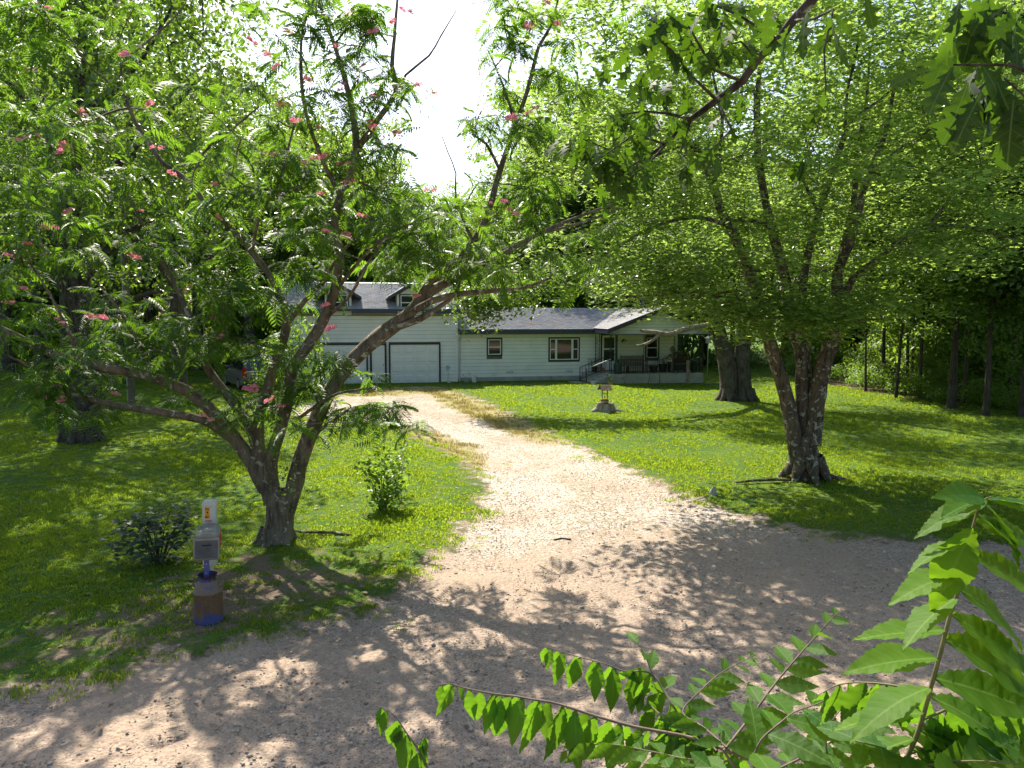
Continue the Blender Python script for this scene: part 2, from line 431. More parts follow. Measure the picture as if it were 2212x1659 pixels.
ys = [-90.0]
while ys[-1] < 2: ys.append(ys[-1]+(4.0 if ys[-1] < -14 else 1.0))
while ys[-1] < 420: ys.append(ys[-1]*1.0125 + 0.02)
ys = np.array(ys)
tx = np.linspace(-1, 1, 301); xs = 26*tx + 274*np.sign(tx)*np.abs(tx)**7
GX, GY = np.meshgrid(xs, ys)
gv, dry, dirt, wood, road = ground_fields(GX, GY)
g0 = rng(5)
GZ = gh(GX, GY)
GZ = GZ + (0.018*np.sin(GX*2.1+GY*.6)*np.sin(GY*1.7-GX*.8)+0.014*np.sin(GX*4.3-GY*1.1+1)*np.sin(GY*3.1+GX*1.7))*np.clip(gv/.5, 0, 1)*(GY < 34)
GZ = GZ - (0.035*np.exp(-((gv-1.15)/.38)**2)-0.02*np.exp(-((gv-1.95)/.4)**2))*(GY > 10.5)*(GY < 36)
GZ = GZ - 0.05*np.clip(gv/0.6, 0, 1)*np.clip((38-GY)/4, 0, 1) + 0.012*g0.normal(size=GZ.shape)*(np.abs(GX) < 30)*np.clip((30-GY)/20, 0.0, 1)
ny, nx = GX.shape
VV = np.stack([GX, GY, GZ], -1).reshape(-1, 3)
ii = (np.arange(ny-1)[:, None]*nx + np.arange(nx-1)[None]).ravel()
QQ = np.stack([ii, ii+1, ii+nx+1, ii+nx], -1)
cgv = gv.ravel()[QQ].mean(1); crd = road.ravel()[QQ].mean(1); cwd = wood.ravel()[QQ].mean(1)

def ground_material():
    m, nd, lk = newmat('ground_cover')
    g = nd.new('ShaderNodeNewGeometry'); P = g.outputs['Position']
    gvA, dryA, dirtA, woodA, roadA = (attr(nd, k) for k in ('gv', 'dry', 'dirt', 'wood', 'road'))
    nl = noise(nd, lk, 0.35, 4, P); nm = noise(nd, lk, 2.2, 6, P, 0.65); nf = noise(nd, lk, 14.0, 5, P, 0.7); nff = noise(nd, lk, 60.0, 3, P, 0.7)
    # grass
    gcol = mix(nd, lk, ramp(nd, lk, nl, 0.35, 0.65), (0.045,0.100,0.012), (0.080,0.145,0.017))
    gcol = mix(nd, lk, ramp(nd, lk, nm, 0.45, 0.75), gcol, (0.12,0.15,0.028))
    gcol = mix(nd, lk, ramp(nd, lk, nf, 0.35, 0.7, 0.0, 0.6), gcol, (0.035,0.07,0.01))
    # dirt
    dcol = mix(nd, lk, nm, (0.115,0.082,0.058), (0.20,0.15,0.11)); dcol = mix(nd, lk, ramp(nd, lk, nff, 0.55, 0.7), dcol, (0.27,0.22,0.17))
    # gravel
    vo = nd.new('ShaderNodeTexVoronoi'); vo.inputs['Scale'].default_value = 26.0; lk.new(P, vo.inputs['Vector'])
    vo2 = nd.new('ShaderNodeTexVoronoi'); vo2.inputs['Scale'].default_value = 60.0; lk.new(P, vo2.inputs['Vector'])
    sep = nd.new('ShaderNodeSeparateColor'); lk.new(vo.outputs['Color'], sep.inputs[0])
    sep2 = nd.new('ShaderNodeSeparateColor'); lk.new(vo2.outputs['Color'], sep2.inputs[0])
    drv = mix(nd, lk, sep.outputs[0], (0.26,0.23,0.19), (0.60,0.58,0.54)); drv = mix(nd, lk, ramp(nd, lk, sep2.outputs[1], 0.6, 0.9), drv, (0.56,0.50,0.44))
    drv = mix(nd, lk, ramp(nd, lk, nl, 0.40, 0.65, 0, 0.55), drv, (0.34,0.26,0.19)); drv = mix(nd, lk, ramp(nd, lk, nm, 0.56, 0.72, 0, 0.5), drv, (0.24,0.18,0.125))
    drv = mix(nd, lk, ramp(nd, lk, vo.outputs['Distance'], 0.42, 0.75), drv, (0.20,0.145,0.10))
    rd = mix(nd, lk, nm, (0.25,0.185,0.137), (0.37,0.295,0.23)); rd = mix(nd, lk, ramp(nd, lk, sep.outputs[1], 0.55, 0.95, 0, 0.75), rd, (0.44,0.345,0.265))
    rd = mix(nd, lk, ramp(nd, lk, sep2.outputs[2], 0.75, 0.95, 0, 0.8), rd, (0.14,0.10,0.08)); rd = mix(nd, lk, ramp(nd, lk, nl, 0.42, 0.62, 0, 0.5), rd, (0.37,0.275,0.20))
    wv = math_(nd, lk, 'ADD', gvA, math_(nd, lk, 'MULTIPLY', math_(nd, lk, 'SUBTRACT', nl, 0.5), 1.2)); cen = ramp(nd, lk, wv, 1.55, 2.1); nw = noise(nd, lk, 5.0, 6, P, 0.7)
    drv = mix(nd, lk, math_(nd, lk, 'MULTIPLY', cen, ramp(nd, lk, nw, 0.47, 0.62, 0, 0.75)), drv, (0.20,0.165,0.09))
    rmask = ramp(nd, lk, math_(nd, lk, 'ADD', roadA, math_(nd, lk, 'MULTIPLY', math_(nd, lk, 'SUBTRACT', nm, 0.5), 5.0)), -1.5, 2.0)
    grav = mix(nd, lk, rmask, drv, rd)
    # dry grass in the drive
    dg = mix(nd, lk, nf, (0.17,0.165,0.045), (0.33,0.28,0.15))
    dm = ramp(nd, lk, math_(nd, lk, 'ADD', dryA, math_(nd, lk, 'MULTIPLY', math_(nd, lk, 'SUBTRACT', nf, 0.5), 1.6)), -0.35, 0.3)
    grav = mix(nd, lk, dm, grav, dg)
    # compose
    dmask = ramp(nd, lk, math_(nd, lk, 'ADD', math_(nd, lk, 'MULTIPLY', dirtA, 0.5), math_(nd, lk, 'MULTIPLY', math_(nd, lk, 'SUBTRACT', nm, 0.56), 3.2)), -0.25, 0.35)
    base = mix(nd, lk, dmask, gcol, dcol)
    wf = mix(nd, lk, nf, (0.05,0.04,0.025), (0.11,0.08,0.05))
    base = mix(nd, lk, ramp(nd, lk, math_(nd, lk, 'ADD', woodA, math_(nd, lk, 'MULTIPLY', math_(nd, lk, 'SUBTRACT', nm, 0.5), 2.5)), -0.3, 0.6), base, wf)
    edge = math_(nd, lk, 'ADD', math_(nd, lk, 'ADD', gvA, math_(nd, lk, 'MULTIPLY', math_(nd, lk, 'SUBTRACT', nm, 0.5), 2.0)), math_(nd, lk, 'MULTIPLY', math_(nd, lk, 'SUBTRACT', nf, 0.5), 1.0))
    col = mix(nd, lk, ramp(nd, lk, edge, -0.28, 0.12), base, dcol)
    col = mix(nd, lk, ramp(nd, lk, edge, -0.06, 0.30), col, grav)
    h = math_(nd, lk, 'ADD', math_(nd, lk, 'MULTIPLY', vo.outputs['Distance'], -0.6), math_(nd, lk, 'ADD', nf, math_(nd, lk, 'MULTIPLY', nff, 0.5)))
    p = princ(nd, lk, col, 0.92, 0.12, normal=bumpn(nd, lk, h, 0.7, 0.03))
    out_(nd, lk, p.outputs[0]); return m
M['ground'] = ground_material()

def ground_part(name, mask):
    q = QQ[mask]; used = np.unique(q); mp = np.full(len(VV), -1); mp[used] = np.arange(len(used))
    at = {k: a.ravel()[used] for k, a in (('gv', gv), ('dry', dry), ('dirt', dirt), ('wood', wood), ('road', road))}
    o = link(name, np_mesh(name, VV[used], [mp[q]], at, [M['ground']], True)); tag(o, kind='structure'); return o
ground_part('lawn', (cgv < 0))
tag(ground_part('driveway', (cgv >= 0) & (crd < 0)), 'pale gravel driveway curving up to the white garage doors')
tag(ground_part('road', (cgv >= 0) & (crd >= 0)), 'reddish brown dirt and gravel road dappled with shade')

# grass: small tufts of blades standing all over the lawn
def grass_field():
    g = rng(11)
    def tuft(nb, spread, h, seed):
        q = rng(seed); V = []; T = []; t = []
        for k in range(nb):
            a = q.random()*6.283; r = spread*math.sqrt(q.random()); bx, by = r*math.cos(a), r*math.sin(a)
            hh = h*(0.55+0.7*q.random()); la = q.random()*6.283; ln = hh*(0.25+0.6*q.random()); wd = 0.0035+0.003*q.random()
            dx, dy = math.cos(la), math.sin(la); b = len(V)
            V += [(bx-dy*wd, by+dx*wd, -0.01), (bx+dy*wd, by-dx*wd, -0.01), (bx+dx*ln*0.45+dy*wd*.8, by+dy*ln*0.45-dx*wd*.8, hh*0.65), (bx+dx*ln*0.45-dy*wd*.8, by+dy*ln*0.45+dx*wd*.8, hh*0.65), (bx+dx*ln, by+dy*ln, hh*(0.8+0.3*q.random()))]
            T += [(b, b+1, b+2), (b, b+2, b+3), (b+3, b+2, b+4)]; t += [q.random()]*5
        return np.array(V), np.array(T), np.array(t)
    def blend_set(name, mat, P, S, nb, spread, h, label):
        V, T, t = tuft(nb, spread, h, 3)
        src = bpy.data.objects.new(name+'_tuft', np_mesh(name+'_tuft', V, [T], {'tint': t}, [M[mat]]))
        me = bpy.data.meshes.new(name); me.vertices.add(len(P)); me.vertices.foreach_set('co', np.asarray(P, np.float32).ravel())
        at = me.attributes.new('size', 'FLOAT', 'POINT'); at.data.foreach_set('value', np.asarray(S, np.float32))
        at = me.attributes.new('turn', 'FLOAT', 'POINT'); at.data.foreach_set('value', (g.random(len(P))*6.283).astype(np.float32))
        o = link(name, me); tag(o, label, 'grass', kind='stuff')
        ng = bpy.data.node_groups.new(name, 'GeometryNodeTree'); ng.interface.new_socket('Geometry', in_out='INPUT', socket_type='NodeSocketGeometry'); ng.interface.new_socket('Geometry', in_out='OUTPUT', socket_type='NodeSocketGeometry')
        N = ng.nodes; L = ng.links; gi = N.new('NodeGroupInput'); go = N.new('NodeGroupOutput')
        m2p = N.new('GeometryNodeMeshToPoints'); iop = N.new('GeometryNodeInstanceOnPoints'); oi = N.new('GeometryNodeObjectInfo'); oi.inputs['Object'].default_value = src
        a1 = N.new('GeometryNodeInputNamedAttribute'); a1.data_type = 'FLOAT'; a1.inputs['Name'].default_value = 'size'
        a2 = N.new('GeometryNodeInputNamedAttribute'); a2.data_type = 'FLOAT'; a2.inputs['Name'].default_value = 'turn'
        cx = N.new('ShaderNodeCombineXYZ')
        L.new(gi.outputs[0], m2p.inputs[0]); L.new(m2p.outputs[0], iop.inputs['Points']); L.new(oi.outputs['Geometry'], iop.inputs['Instance'])
        L.new(a2.outputs[0], cx.inputs[2]); L.new(cx.outputs[0], iop.inputs['Rotation']); L.new(a1.outputs[0], iop.inputs['Scale']); L.new(iop.outputs[0], go.inputs[0])
        md = o.modifiers.new('tufts', 'NODES'); md.node_group = ng
        return o
    # candidate points, denser near the camera
    Ps = []
    for y0, y1, dens in ((6.5, 10, 120), (10, 14, 85), (14, 20, 48), (20, 28, 28), (28, 40, 14), (40, 58, 5)):
        X0, X1 = -0.72*y1-1, 0.72*y1+1
        n = int((X1-X0)*(y1-y0)*dens); x = X0+(X1-X0)*g.random(n); y = y0+(y1-y0)*g.random(n)
        k = np.abs(x) < 0.72*y+1; Ps.append(np.stack([x[k], y[k], np.full(k.sum(), dens)], -1))
    Ps = np.concatenate(Ps); x, y = Ps[:, 0], Ps[:, 1]
    a, b, c, d, e = ground_fields(x, y)
    nz = 0.25*np.sin(x*3.1+np.sin(y*2.3)*2)+0.25*np.sin(y*3.7+x*1.9) + 0.35*g.normal(size=len(x))
    keep = (a+nz*0.75 < -0.02) & (g.random(len(x)) < np.where(c+nz > 0, 0.28, 1.0)) & (d < 0.5)
    # keep off the house and the porch
    hx = (x+2.984)*math.cos(TH)+(y-40.373)*math.sin(TH); hy = -(x+2.984)*math.sin(TH)+(y-40.373)*math.cos(TH)
    keep &= ~((hx > -9.2) & (hx < 13.8) & (hy > -0.1) & (hy < 8)) & ~((hx > 6.8) & (hx < 13.8) & (hy > -2.35) & (hy < 8))
    kx, ky = x[keep], y[keep]; sc = (0.75+0.5*g.random(len(kx)))*(0.92+0.38*np.sin(kx*1.1+1.7*np.sin(ky*.7))*np.sin(ky*.9+1.3*np.sin(kx*.6)))*np.clip(0.85+(ky-8)*0.02, 0.85, 1.5)
    blend_set('grass', 'grass', np.stack([kx, ky, gh(kx, ky)], -1), sc, 36, 0.125, 0.040, 'short mown green lawn grass in dappled sunlight')
    dk = (b+nz*0.5 > 0) & (a > -0.3) & (g.random(len(x)) < 0.6)
    kx, ky = x[dk], y[dk]
    blend_set('dry_grass', 'grass_dry', np.stack([kx, ky, gh(kx, ky)-0.05], -1), (0.8+0.6*g.random(len(kx)))*np.clip(0.85+(ky-8)*0.028, 0.85, 1.9), 26, 0.13, 0.05, 'straw coloured dry grass strips beside the drive wheel tracks')

TH = math.radians(13.0)
grass_field()

def gravel_field():
    g = rng(21)
    n = 60000; y = 4.2+14*g.random(n)**1.3; x = (g.random(n)*2-1)*(0.72*y+0.5)
    a, b, c, d, e = ground_fields(x, y)
    k = (a > 0.05) & (b < 0.1) & (g.random(n) < 0.55); x, y = x[k][:17000], y[k][:17000]; n = len(x)
    base = np.array([[1,0,0],[-1,0,0],[0,1,0],[0,-1,0],[0,0,.7],[0,0,-.5]], float); tri = np.array([[0,2,4],[2,1,4],[1,3,4],[3,0,4],[2,0,5],[1,2,5],[3,1,5],[0,3,5]])
    s = 0.007+0.013*g.random(n)**2.2; s[g.random(n) < 0.03] *= 1.9
    V = base[None]*(0.7+0.6*g.random((n, 6, 1)))*s[:, None, None]; an = g.random(n)*6.283
    R = np.stack([np.cos(an), -np.sin(an), np.sin(an), np.cos(an)], -1).reshape(n, 2, 2)
    V[:, :, :2] = np.einsum('nij,nkj->nki', R, V[:, :, :2])
    V += np.stack([x, y, gh(x, y)-0.05+s*0.25], -1)[:, None, :]
    geo = Geo(); geo.add(V.reshape(-1, 3), T=(tri[None]+(np.arange(n)*6)[:, None, None]).reshape(-1, 3), tint=np.repeat(g.random(n), 6))
    m, nd, lk = newmat('gravel_stone'); t = attr(nd, 'tint'); col = mix(nd, lk, t, (0.20,0.15,0.115), (0.56,0.50,0.43)); out_(nd, lk, princ(nd, lk, col, 0.85, 0.2).outputs[0])
    tag(link('gravel', geo.mesh('gravel', [m])), 'loose tan and grey gravel stones on the road surface', 'gravel', kind='stuff')
gravel_field()

def litter():
    """fallen leaves and bits of bark"""
    g = rng(31); n = 2600
    y = 6+24*g.random(n); x = (g.random(n)*2-1)*0.7*y
    a, b, c, d, e = ground_fields(x, y)
    k = (a < 0.6) | (g.random(n) < 0.35); x, y = x[k], y[k]
    geo = Geo(); leaves(geo, np.stack([x, y, gh(x, y)+0.02], -1), 0.06, KITE, g, up=0.8, droop=0.0)
    m, nd, lk = newmat('fallen_leaf'); t = attr(nd, 'tint'); out_(nd, lk, princ(nd, lk, mix(nd, lk, t, (0.10,0.06,0.035), (0.36,0.26,0.16)), 0.8, 0.2).outputs[0])
    tag(link('fallen_leaves', geo.mesh('fallen_leaves', [m])), 'dry brown leaves scattered over the lawn and dirt', 'leaf litter', kind='stuff')
litter()

# ------------------------------------------------------------------ house
M['siding'] = surf('siding', (0.77,0.765,0.725), 0.55, 0.3, var=0.05, scale=1.2, dirt=(0.66,0.655,0.61), dscale=0.8, dlo=0.5, dhi=0.8)
M['white'] = surf('white_paint', (0.74,0.74,0.72), 0.45, 0.4, var=0.03, scale=2.0, dirt=(0.62,0.61,0.56), dscale=1.5, dlo=0.6, dhi=0.85)
M['trim'] = surf('dark_trim', (0.022,0.027,0.04), 0.5, 0.4, var=0.2)
M['fascia'] = surf('fascia_metal', (0.035,0.045,0.065), 0.42, 0.45, var=0.15)
M['soffit'] = surf('soffit', (0.55,0.55,0.48), 0.6, 0.2, var=0.05)
M['concrete'] = surf('concrete', (0.36,0.355,0.33), 0.9, 0.15, var=0.12, scale=3, dirt=(0.16,0.155,0.14), dscale=1.6, dlo=0.56, dhi=0.72, bump=0.25)
M['iron'] = surf('black_iron', (0.012,0.012,0.014), 0.45, 0.45, var=0.2)
M['galv'] = surf('galvanised_metal', (0.42,0.43,0.44), 0.4, 0.5, 0.6, var=0.1)
M['gutter'] = surf('grey_downspout', (0.45,0.48,0.46), 0.45, 0.4, var=0.05)
def glassmat():
    m, nd, lk = newmat('window_glass')
    c = coords(nd); n1 = noise(nd, lk, 1.6, 3, c)
    p = princ(nd, lk, mix(nd, lk, n1, (0.008,0.010,0.012), (0.03,0.032,0.034)), 0.04, 0.6); p.inputs['Coat Weight'].default_value = 0.1; p.inputs['Coat Roughness'].default_value = 0.03
    out_(nd, lk, p.outputs[0]); return m
M['glass'] = glassmat()
def shinglemat():
    m, nd, lk = newmat('asphalt_shingle'); t = attr(nd, 'tint'); c = coords(nd)
    col = mix(nd, lk, t, (0.25,0.26,0.29), (0.43,0.42,0.415)); col = mix(nd, lk, ramp(nd, lk, t, 0.78, 0.95), col, (0.38,0.32,0.27))
    col = mix(nd, lk, ramp(nd, lk, noise(nd, lk, 90, 3, c, 0.7), 0.4, 0.7, 0, 0.4), col, (0.10,0.10,0.12))
    col = mix(nd, lk, ramp(nd, lk, noise(nd, lk, 0.7, 4, c), 0.5, 0.75, 0, 0.5), col, (0.34,0.34,0.36))
    out_(nd, lk, princ(nd, lk, col, 0.75, 0.35, normal=bumpn(nd, lk, noise(nd, lk, 120, 2, c), 0.4, 0.005)).outputs[0]); return m
M['shingle'] = shinglemat()

house = empty('house', (-2.984, 40.373, 0.0), TH)
tag(house, 'long low house with pale siding, grey shingle roofs, garage wing and railed porch', 'house')
def hp(x, y, z=0.0):
    """house coordinates to world"""
    return np.array([-2.984 + x*math.cos(TH) - y*math.sin(TH), 40.373 + x*math.sin(TH) + y*math.cos(TH), z])

def siding(x0, x1, z0, z1, y, openings, pitch=0.2, parent=None, clip=None):
    """lapped boards, one object per board length"""
    z = z0
    while z < z1-0.03:
        zt = min(z+pitch, z1)
        seg = [(x0, x1)]
        if clip: 
            seg = [clip(z)] if clip(z) else []
        for a, b, c, d in openings:
            if c < zt-0.02 and d > z+0.02:
                ns = []
                for s, e in seg:
                    if a <= s and b >= e: continue
                    if a > s and a < e: ns.append((s, a))
                    if b > s and b < e: ns.append((b, e))
                    if b <= s or a >= e: ns.append((s, e))
                seg = ns
        for s, e in seg:
            if e-s < 0.04: continue
            mb = MB()
            if clip and clip(zt-0.005):
                cs, ce = clip(zt-0.005)
                s2, e2 = (cs if s == clip(z)[0] else s), (ce if e == clip(z)[1] else e)
            else: s2, e2 = s, e
            yb = y-0.030; yt = y-0.006; zt2 = zt-0.010 if zt < z1 else zt
            mb.add([(s,y,z),(e,y,z),(e2,y,zt2),(s2,y,zt2),(s,yb,z),(e,yb,z),(e2,yt,zt2-0.002),(s2,yt,zt2-0.002)], [(4,5,6,7),(0,1,5,4),(1,2,6,5),(3,0,4,7),(2,3,7,6)])
            mb.build('siding_board', M['siding'], parent or house)
        z = z+pitch

def shingles(name, quad, parent, exp=0.2, tab=0.32, seed=0, mat='shingle'):
    """quad: eave-left, eave-right, top-right, top-left (3D); overlapping tabs laid in courses"""
    el, er, tr, tl = [np.array(p, float) for p in quad]; g = rng(seed)
    nrm = np.cross(er-el, tl-el); nrm /= np.linalg.norm(nrm)
    if nrm[2] < 0: nrm = -nrm
    L = max(np.linalg.norm(tl-el), np.linalg.norm(tr-er)); n = max(1, int(L/exp)); V = []; Q = []; t = []
    for i in range(n):
        a0, a1 = i/n, min(1, (i+1.12)/n)
        l0, r0 = el+(tl-el)*a0, er+(tr-er)*a0; l1, r1 = el+(tl-el)*a1, er+(tr-er)*a1
        W = np.linalg.norm(r0-l0); k = max(1, int(W/tab)); off = (i % 2)*0.5
        cuts = np.concatenate([[0], np.clip((np.arange(k)+off+0.15*(g.random(k)-.5))/k, 0, 1), [1]]); cuts = np.unique(cuts)
        for c0, c1 in zip(cuts[:-1], cuts[1:]):
            if (c1-c0)*W < 0.04: continue
            d0 = c0+0.006/W; d1 = c1-0.006/W; up = 0.022+0.008*g.random()
            p = [l0+(r0-l0)*d0, l0+(r0-l0)*d1, l1+(r1-l1)*d1, l1+(r1-l1)*d0]
            b = len(V)
            V += [p[0]+nrm*up, p[1]+nrm*up, p[2]+nrm*0.006, p[3]+nrm*0.006, p[0]+nrm*0.001, p[1]+nrm*0.001]
            Q += [(b, b+1, b+2, b+3), (b+4, b+5, b+1, b)]; t += [g.random()]*6
    me = np_mesh(name, np.array(V), [np.array(Q)], {'tint': np.array(t)}, [M[mat]])
    o = link(name, me, parent); tag(o, kind='stuff'); return o

# --- garage wing
GEX0, GEX1 = -9.02, 0.0
MX1 = 13.08
mb = MB(); mb.box(GEX0+0.01, GEX1-0.01, 0.05, 7.95, -0.3, 3.72)
mb.prism([(0, 0)]*0 or [(GEX0+0.01, 3.72), (GEX1-0.01, 3.72), (GEX1-0.01, 3.73), (GEX0+0.01, 3.73)], 0.05, 7.95)
for xe in (GEX0+0.01, GEX1-0.11):     # gable ends
    mb.add([(xe,0.05,3.73),(xe,7.95,3.73),(xe,4.0,5.30),(xe+0.1,0.05,3.73),(xe+0.1,7.95,3.73),(xe+0.1,4.0,5.30)], [(0,1,2),(5,4,3),(0,2,5,3),(1,4,5,2),(0,3,4,1)])
mb.build('garage_wall', M['siding'], house)
gdoors = [(-3.66, -1.02, 2.07), (-7.52, -4.92, 2.07)]
pdoor = (-4.66, -3.93, 2.05)
dorm = [(-2.6, 0.67), (-6.33, 0.68)]
ops = [(a-0.08, b+0.08, -1, t+0.09) for a, b, t in gdoors] + [(pdoor[0]-0.08, pdoor[1]+0.08, -1, pdoor[2]+0.09)]
M['lap_shade'] = surf('siding_lap_shade', (0.16,0.155,0.13), 0.9, 0.1)  # dark tone painting the shadow lines between lapped boards
MB().box(GEX0+0.03, GEX1-0.05, 0.0488, 0.0495, 0.0, 3.7).build('lap_shade', M['lap_shade'], house)  # thin dark sheet added so the board gaps read as shade
MB().box(0.03, MX1-0.05, 0.0488, 0.0495, 0.23, 2.7).build('lap_shade', M['lap_shade'], house)
siding(GEX0+0.02, GEX1-0.1, 0.02, 3.62, 0.048, ops)
MB().box(-0.10, 0.012, 0.0, 0.06, -0.1, 3.70).build('corner_board', M['siding'], house); MB().box(GEX0-0.012, GEX0+0.08, 0.0, 0.06, -0.1, 3.70).build('corner_board', M['siding'], house)
def garage_door(a, b, t):
    mb = MB(); mb.box(a+0.01, b-0.01, 0.02, 0.049, -0.05, t); d = mb.build('garage_door', M['white'], house)
    W = b-a; n = 4; pw = W/n; ph = t/4
    for r in range(4):
        s = MB(); s.box(a+0.02, b-0.02, 0.004, 0.0195, r*ph+0.006, (r+1)*ph-0.006); s.build('door_section', M['white'], d)
        for c in range(4):
            for q in (0,):
                p = MB(); x0 = a+c*pw+0.09; x1 = a+(c+1)*pw-0.09; z0 = r*ph+0.10; z1 = (r+1)*ph-0.10
                p.add([(x0,0.0035,z0),(x1,0.0035,z0),(x1,0.0035,z1),(x0,0.0035,z1),(x0+.035,-0.012,z0+.035),(x1-.035,-0.012,z0+.035),(x1-.035,-0.012,z1-.035),(x0+.035,-0.012,z1-.035)],
                      [(4,5,6,7),(0,1,5,4),(1,2,6,5),(2,3,7,6),(3,0,4,7)])
                p.build('raised_panel', M['white'], d)
    fr = MB(); fr.box(a-0.075, a+0.005, -0.03, 0.045, -0.05, t+0.08); fr.box(b-0.005, b+0.075, -0.03, 0.045, -0.05, t+0.08); fr.box(a+0.006, b-0.006, -0.03, 0.045, t+0.002, t+0.08)
    fr.build('door_trim', M['trim'], d)
for a in gdoors: garage_door(*a)
mb = MB(); mb.box(pdoor[0]+0.03, pdoor[1]-0.03, 0.0, 0.045, 0.02, pdoor[2]); d = mb.build('side_door', M['white'], house)
for r in range(3):
    for c in range(2):
        x0 = pdoor[0]+0.10+c*0.29; z0 = (0.16, 0.78, 1.55)[r]; z1 = (0.66, 1.43, 1.90)[r]
        p = MB(); p.add([(x0,-0.0005,z0),(x0+.23,-0.0005,z0),(x0+.23,-0.0005,z1),(x0,-0.0005,z1),(x0+.03,-0.012,z0+.03),(x0+.20,-0.012,z0+.03),(x0+.20,-0.012,z1-.03),(x0+.03,-0.012,z1-.03)],[(4,5,6,7),(0,1,5,4),(1,2,6,5),(2,3,7,6),(3,0,4,7)]); p.build('raised_panel', M['white'], d)
p = MB(); p.tube([(pdoor[1]-0.09,-0.001,1.0),(pdoor[1]-0.09,-0.05,1.0)], [0.015,0.03], 8); p.build('handle', M['trim'], d)
fr = MB(); a, b, t = pdoor; fr.box(a-0.075, a+0.02, -0.03, 0.045, -0.05, t+0.08); fr.box(b-0.02, b+0.075, -0.03, 0.045, -0.05, t+0.08); fr.box(a+0.021, b-0.021, -0.03, 0.045, t+0.002, t+0.08); fr.box(a+0.021, b-0.021, -0.02, 0.045, -0.05, 0.018)
fr.build('door_trim', M['trim'], d)
# roof: front and back planes
def roof_plane(name, quad, t=0.09, parent=house, seed=1, exp=0.2):
    mb = MB(); mb.slab(quad, t); r = mb.build(name, M['fascia'], parent); shingles('shingles', quad, r, exp, 0.32, seed); return r
gz = lambda y: 3.975+0.345*(y+0.4)
roof_plane('garage_roof', [(GEX0-0.4,-0.4,gz(-.4)),(0.38,-0.4,gz(-.4)),(0.38,4.0,gz(4.0)),(GEX0-0.4,4.0,gz(4.0))], seed=2)
roof_plane('garage_roof', [(0.38,8.4,gz(-.4)),(GEX0-0.4,8.4,gz(-.4)),(GEX0-0.4,4.0,gz(4.0)-.001),(0.38,4.0,gz(4.0)-.001)], seed=3, exp=0.4)
cap = MB(); cap.add([(GEX0-.4,3.85,5.49),(GEX0-.4,4.0,5.535),(GEX0-.4,4.15,5.49),(.38,3.85,5.49),(.38,4.0,5.535),(.38,4.15,5.49)],[(0,3,4,1),(1,4,5,2)]); cap.build('ridge_cap', M['gutter'], house)
fx = [GEX0-0.4] + [v for c, h in sorted(dorm) for v in (c-h, c+h)] + [0.38]
for s, e in zip(fx[::2], fx[1::2]):
    mb = MB(); mb.box(s, e, -0.42, -0.395, 3.73, gz(-.4)+0.012); mb.build('fascia', M['fascia'], house)
    mb = MB(); mb.box(s+0.01, e-0.01, -0.394, 0.03, 3.715, 3.728); mb.build('soffit', M['soffit'], house)
mb = MB()
for xe in (0.381, GEX0-0.425):
    mb.add([(xe,-0.4,3.73),(xe,-0.4,gz(-.4)+.01),(xe,4.0,gz(4)+.01),(xe,4.0,gz(4)-.22),(xe+.024,-0.4,3.73),(xe+.024,-0.4,gz(-.4)+.01),(xe+.024,4.0,gz(4)+.01),(xe+.024,4.0,gz(4)-.22)],[(0,1,2,3),(7,6,5,4),(0,4,5,1),(1,5,6,2),(2,6,7,3),(3,7,4,0)])
mb.build('rake_board', M['fascia'], house)

def window(name, x0, x1, z0, z1, y, lights, parent, trimw=0.075, hung=True):
    """lights: list of (x0,x1, n_rows)"""
    fr = MB(); fr.box(x0-trimw, x0, y-0.045, y, z0-trimw, z1+trimw); fr.box(x1, x1+trimw, y-0.045, y, z0-trimw, z1+trimw)
    fr.box(x0, x1, y-0.045, y, z1, z1+trimw); fr.box(x0, x1, y-0.045, y, z0-trimw, z0)
    wd = fr.build(name, M['trim'], parent)
    f2 = MB(); b = 0.05
    f2.box(x0+.001, x0+b, y-0.038, y-0.002, z0+.001, z1-.001); f2.box(x1-b, x1-.001, y-0.038, y-0.002, z0+.001, z1-.001); f2.box(x0+b, x1-b, y-0.038, y-0.002, z0+.001, z0+b); f2.box(x0+b, x1-b, y-0.038, y-0.002, z1-b, z1-.001)
    xs_ = [l[0] for l in lights[1:]]
    for xm in xs_: f2.box(xm-0.06, xm+0.06, y-0.042, y-0.002, z0+b+.001, z1-b-.001)
    for k, (a, c, n) in enumerate(lights):
        a2 = a+(0.061 if k else b+.001); c2 = c-(0.061 if k < len(lights)-1 else b+.001)
        if n > 1: f2.box(a2, c2, y-0.036, y-0.002, (z0+z1)/2-0.025, (z0+z1)/2+0.025)
        for q in range(n):
            zz0 = z0+b+.002 if q == 0 else (z0+z1)/2+.026; zz1 = z1-b-.002 if q == n-1 else (z0+z1)/2-.026
            g_ = MB(); g_.box(a2+.001, c2-.001, y-0.018+0.006*q, y-0.003, zz0, zz1); g_.build('pane', M['glass'], wd)
    f2.build('window_frame', M['white'], wd); return wd

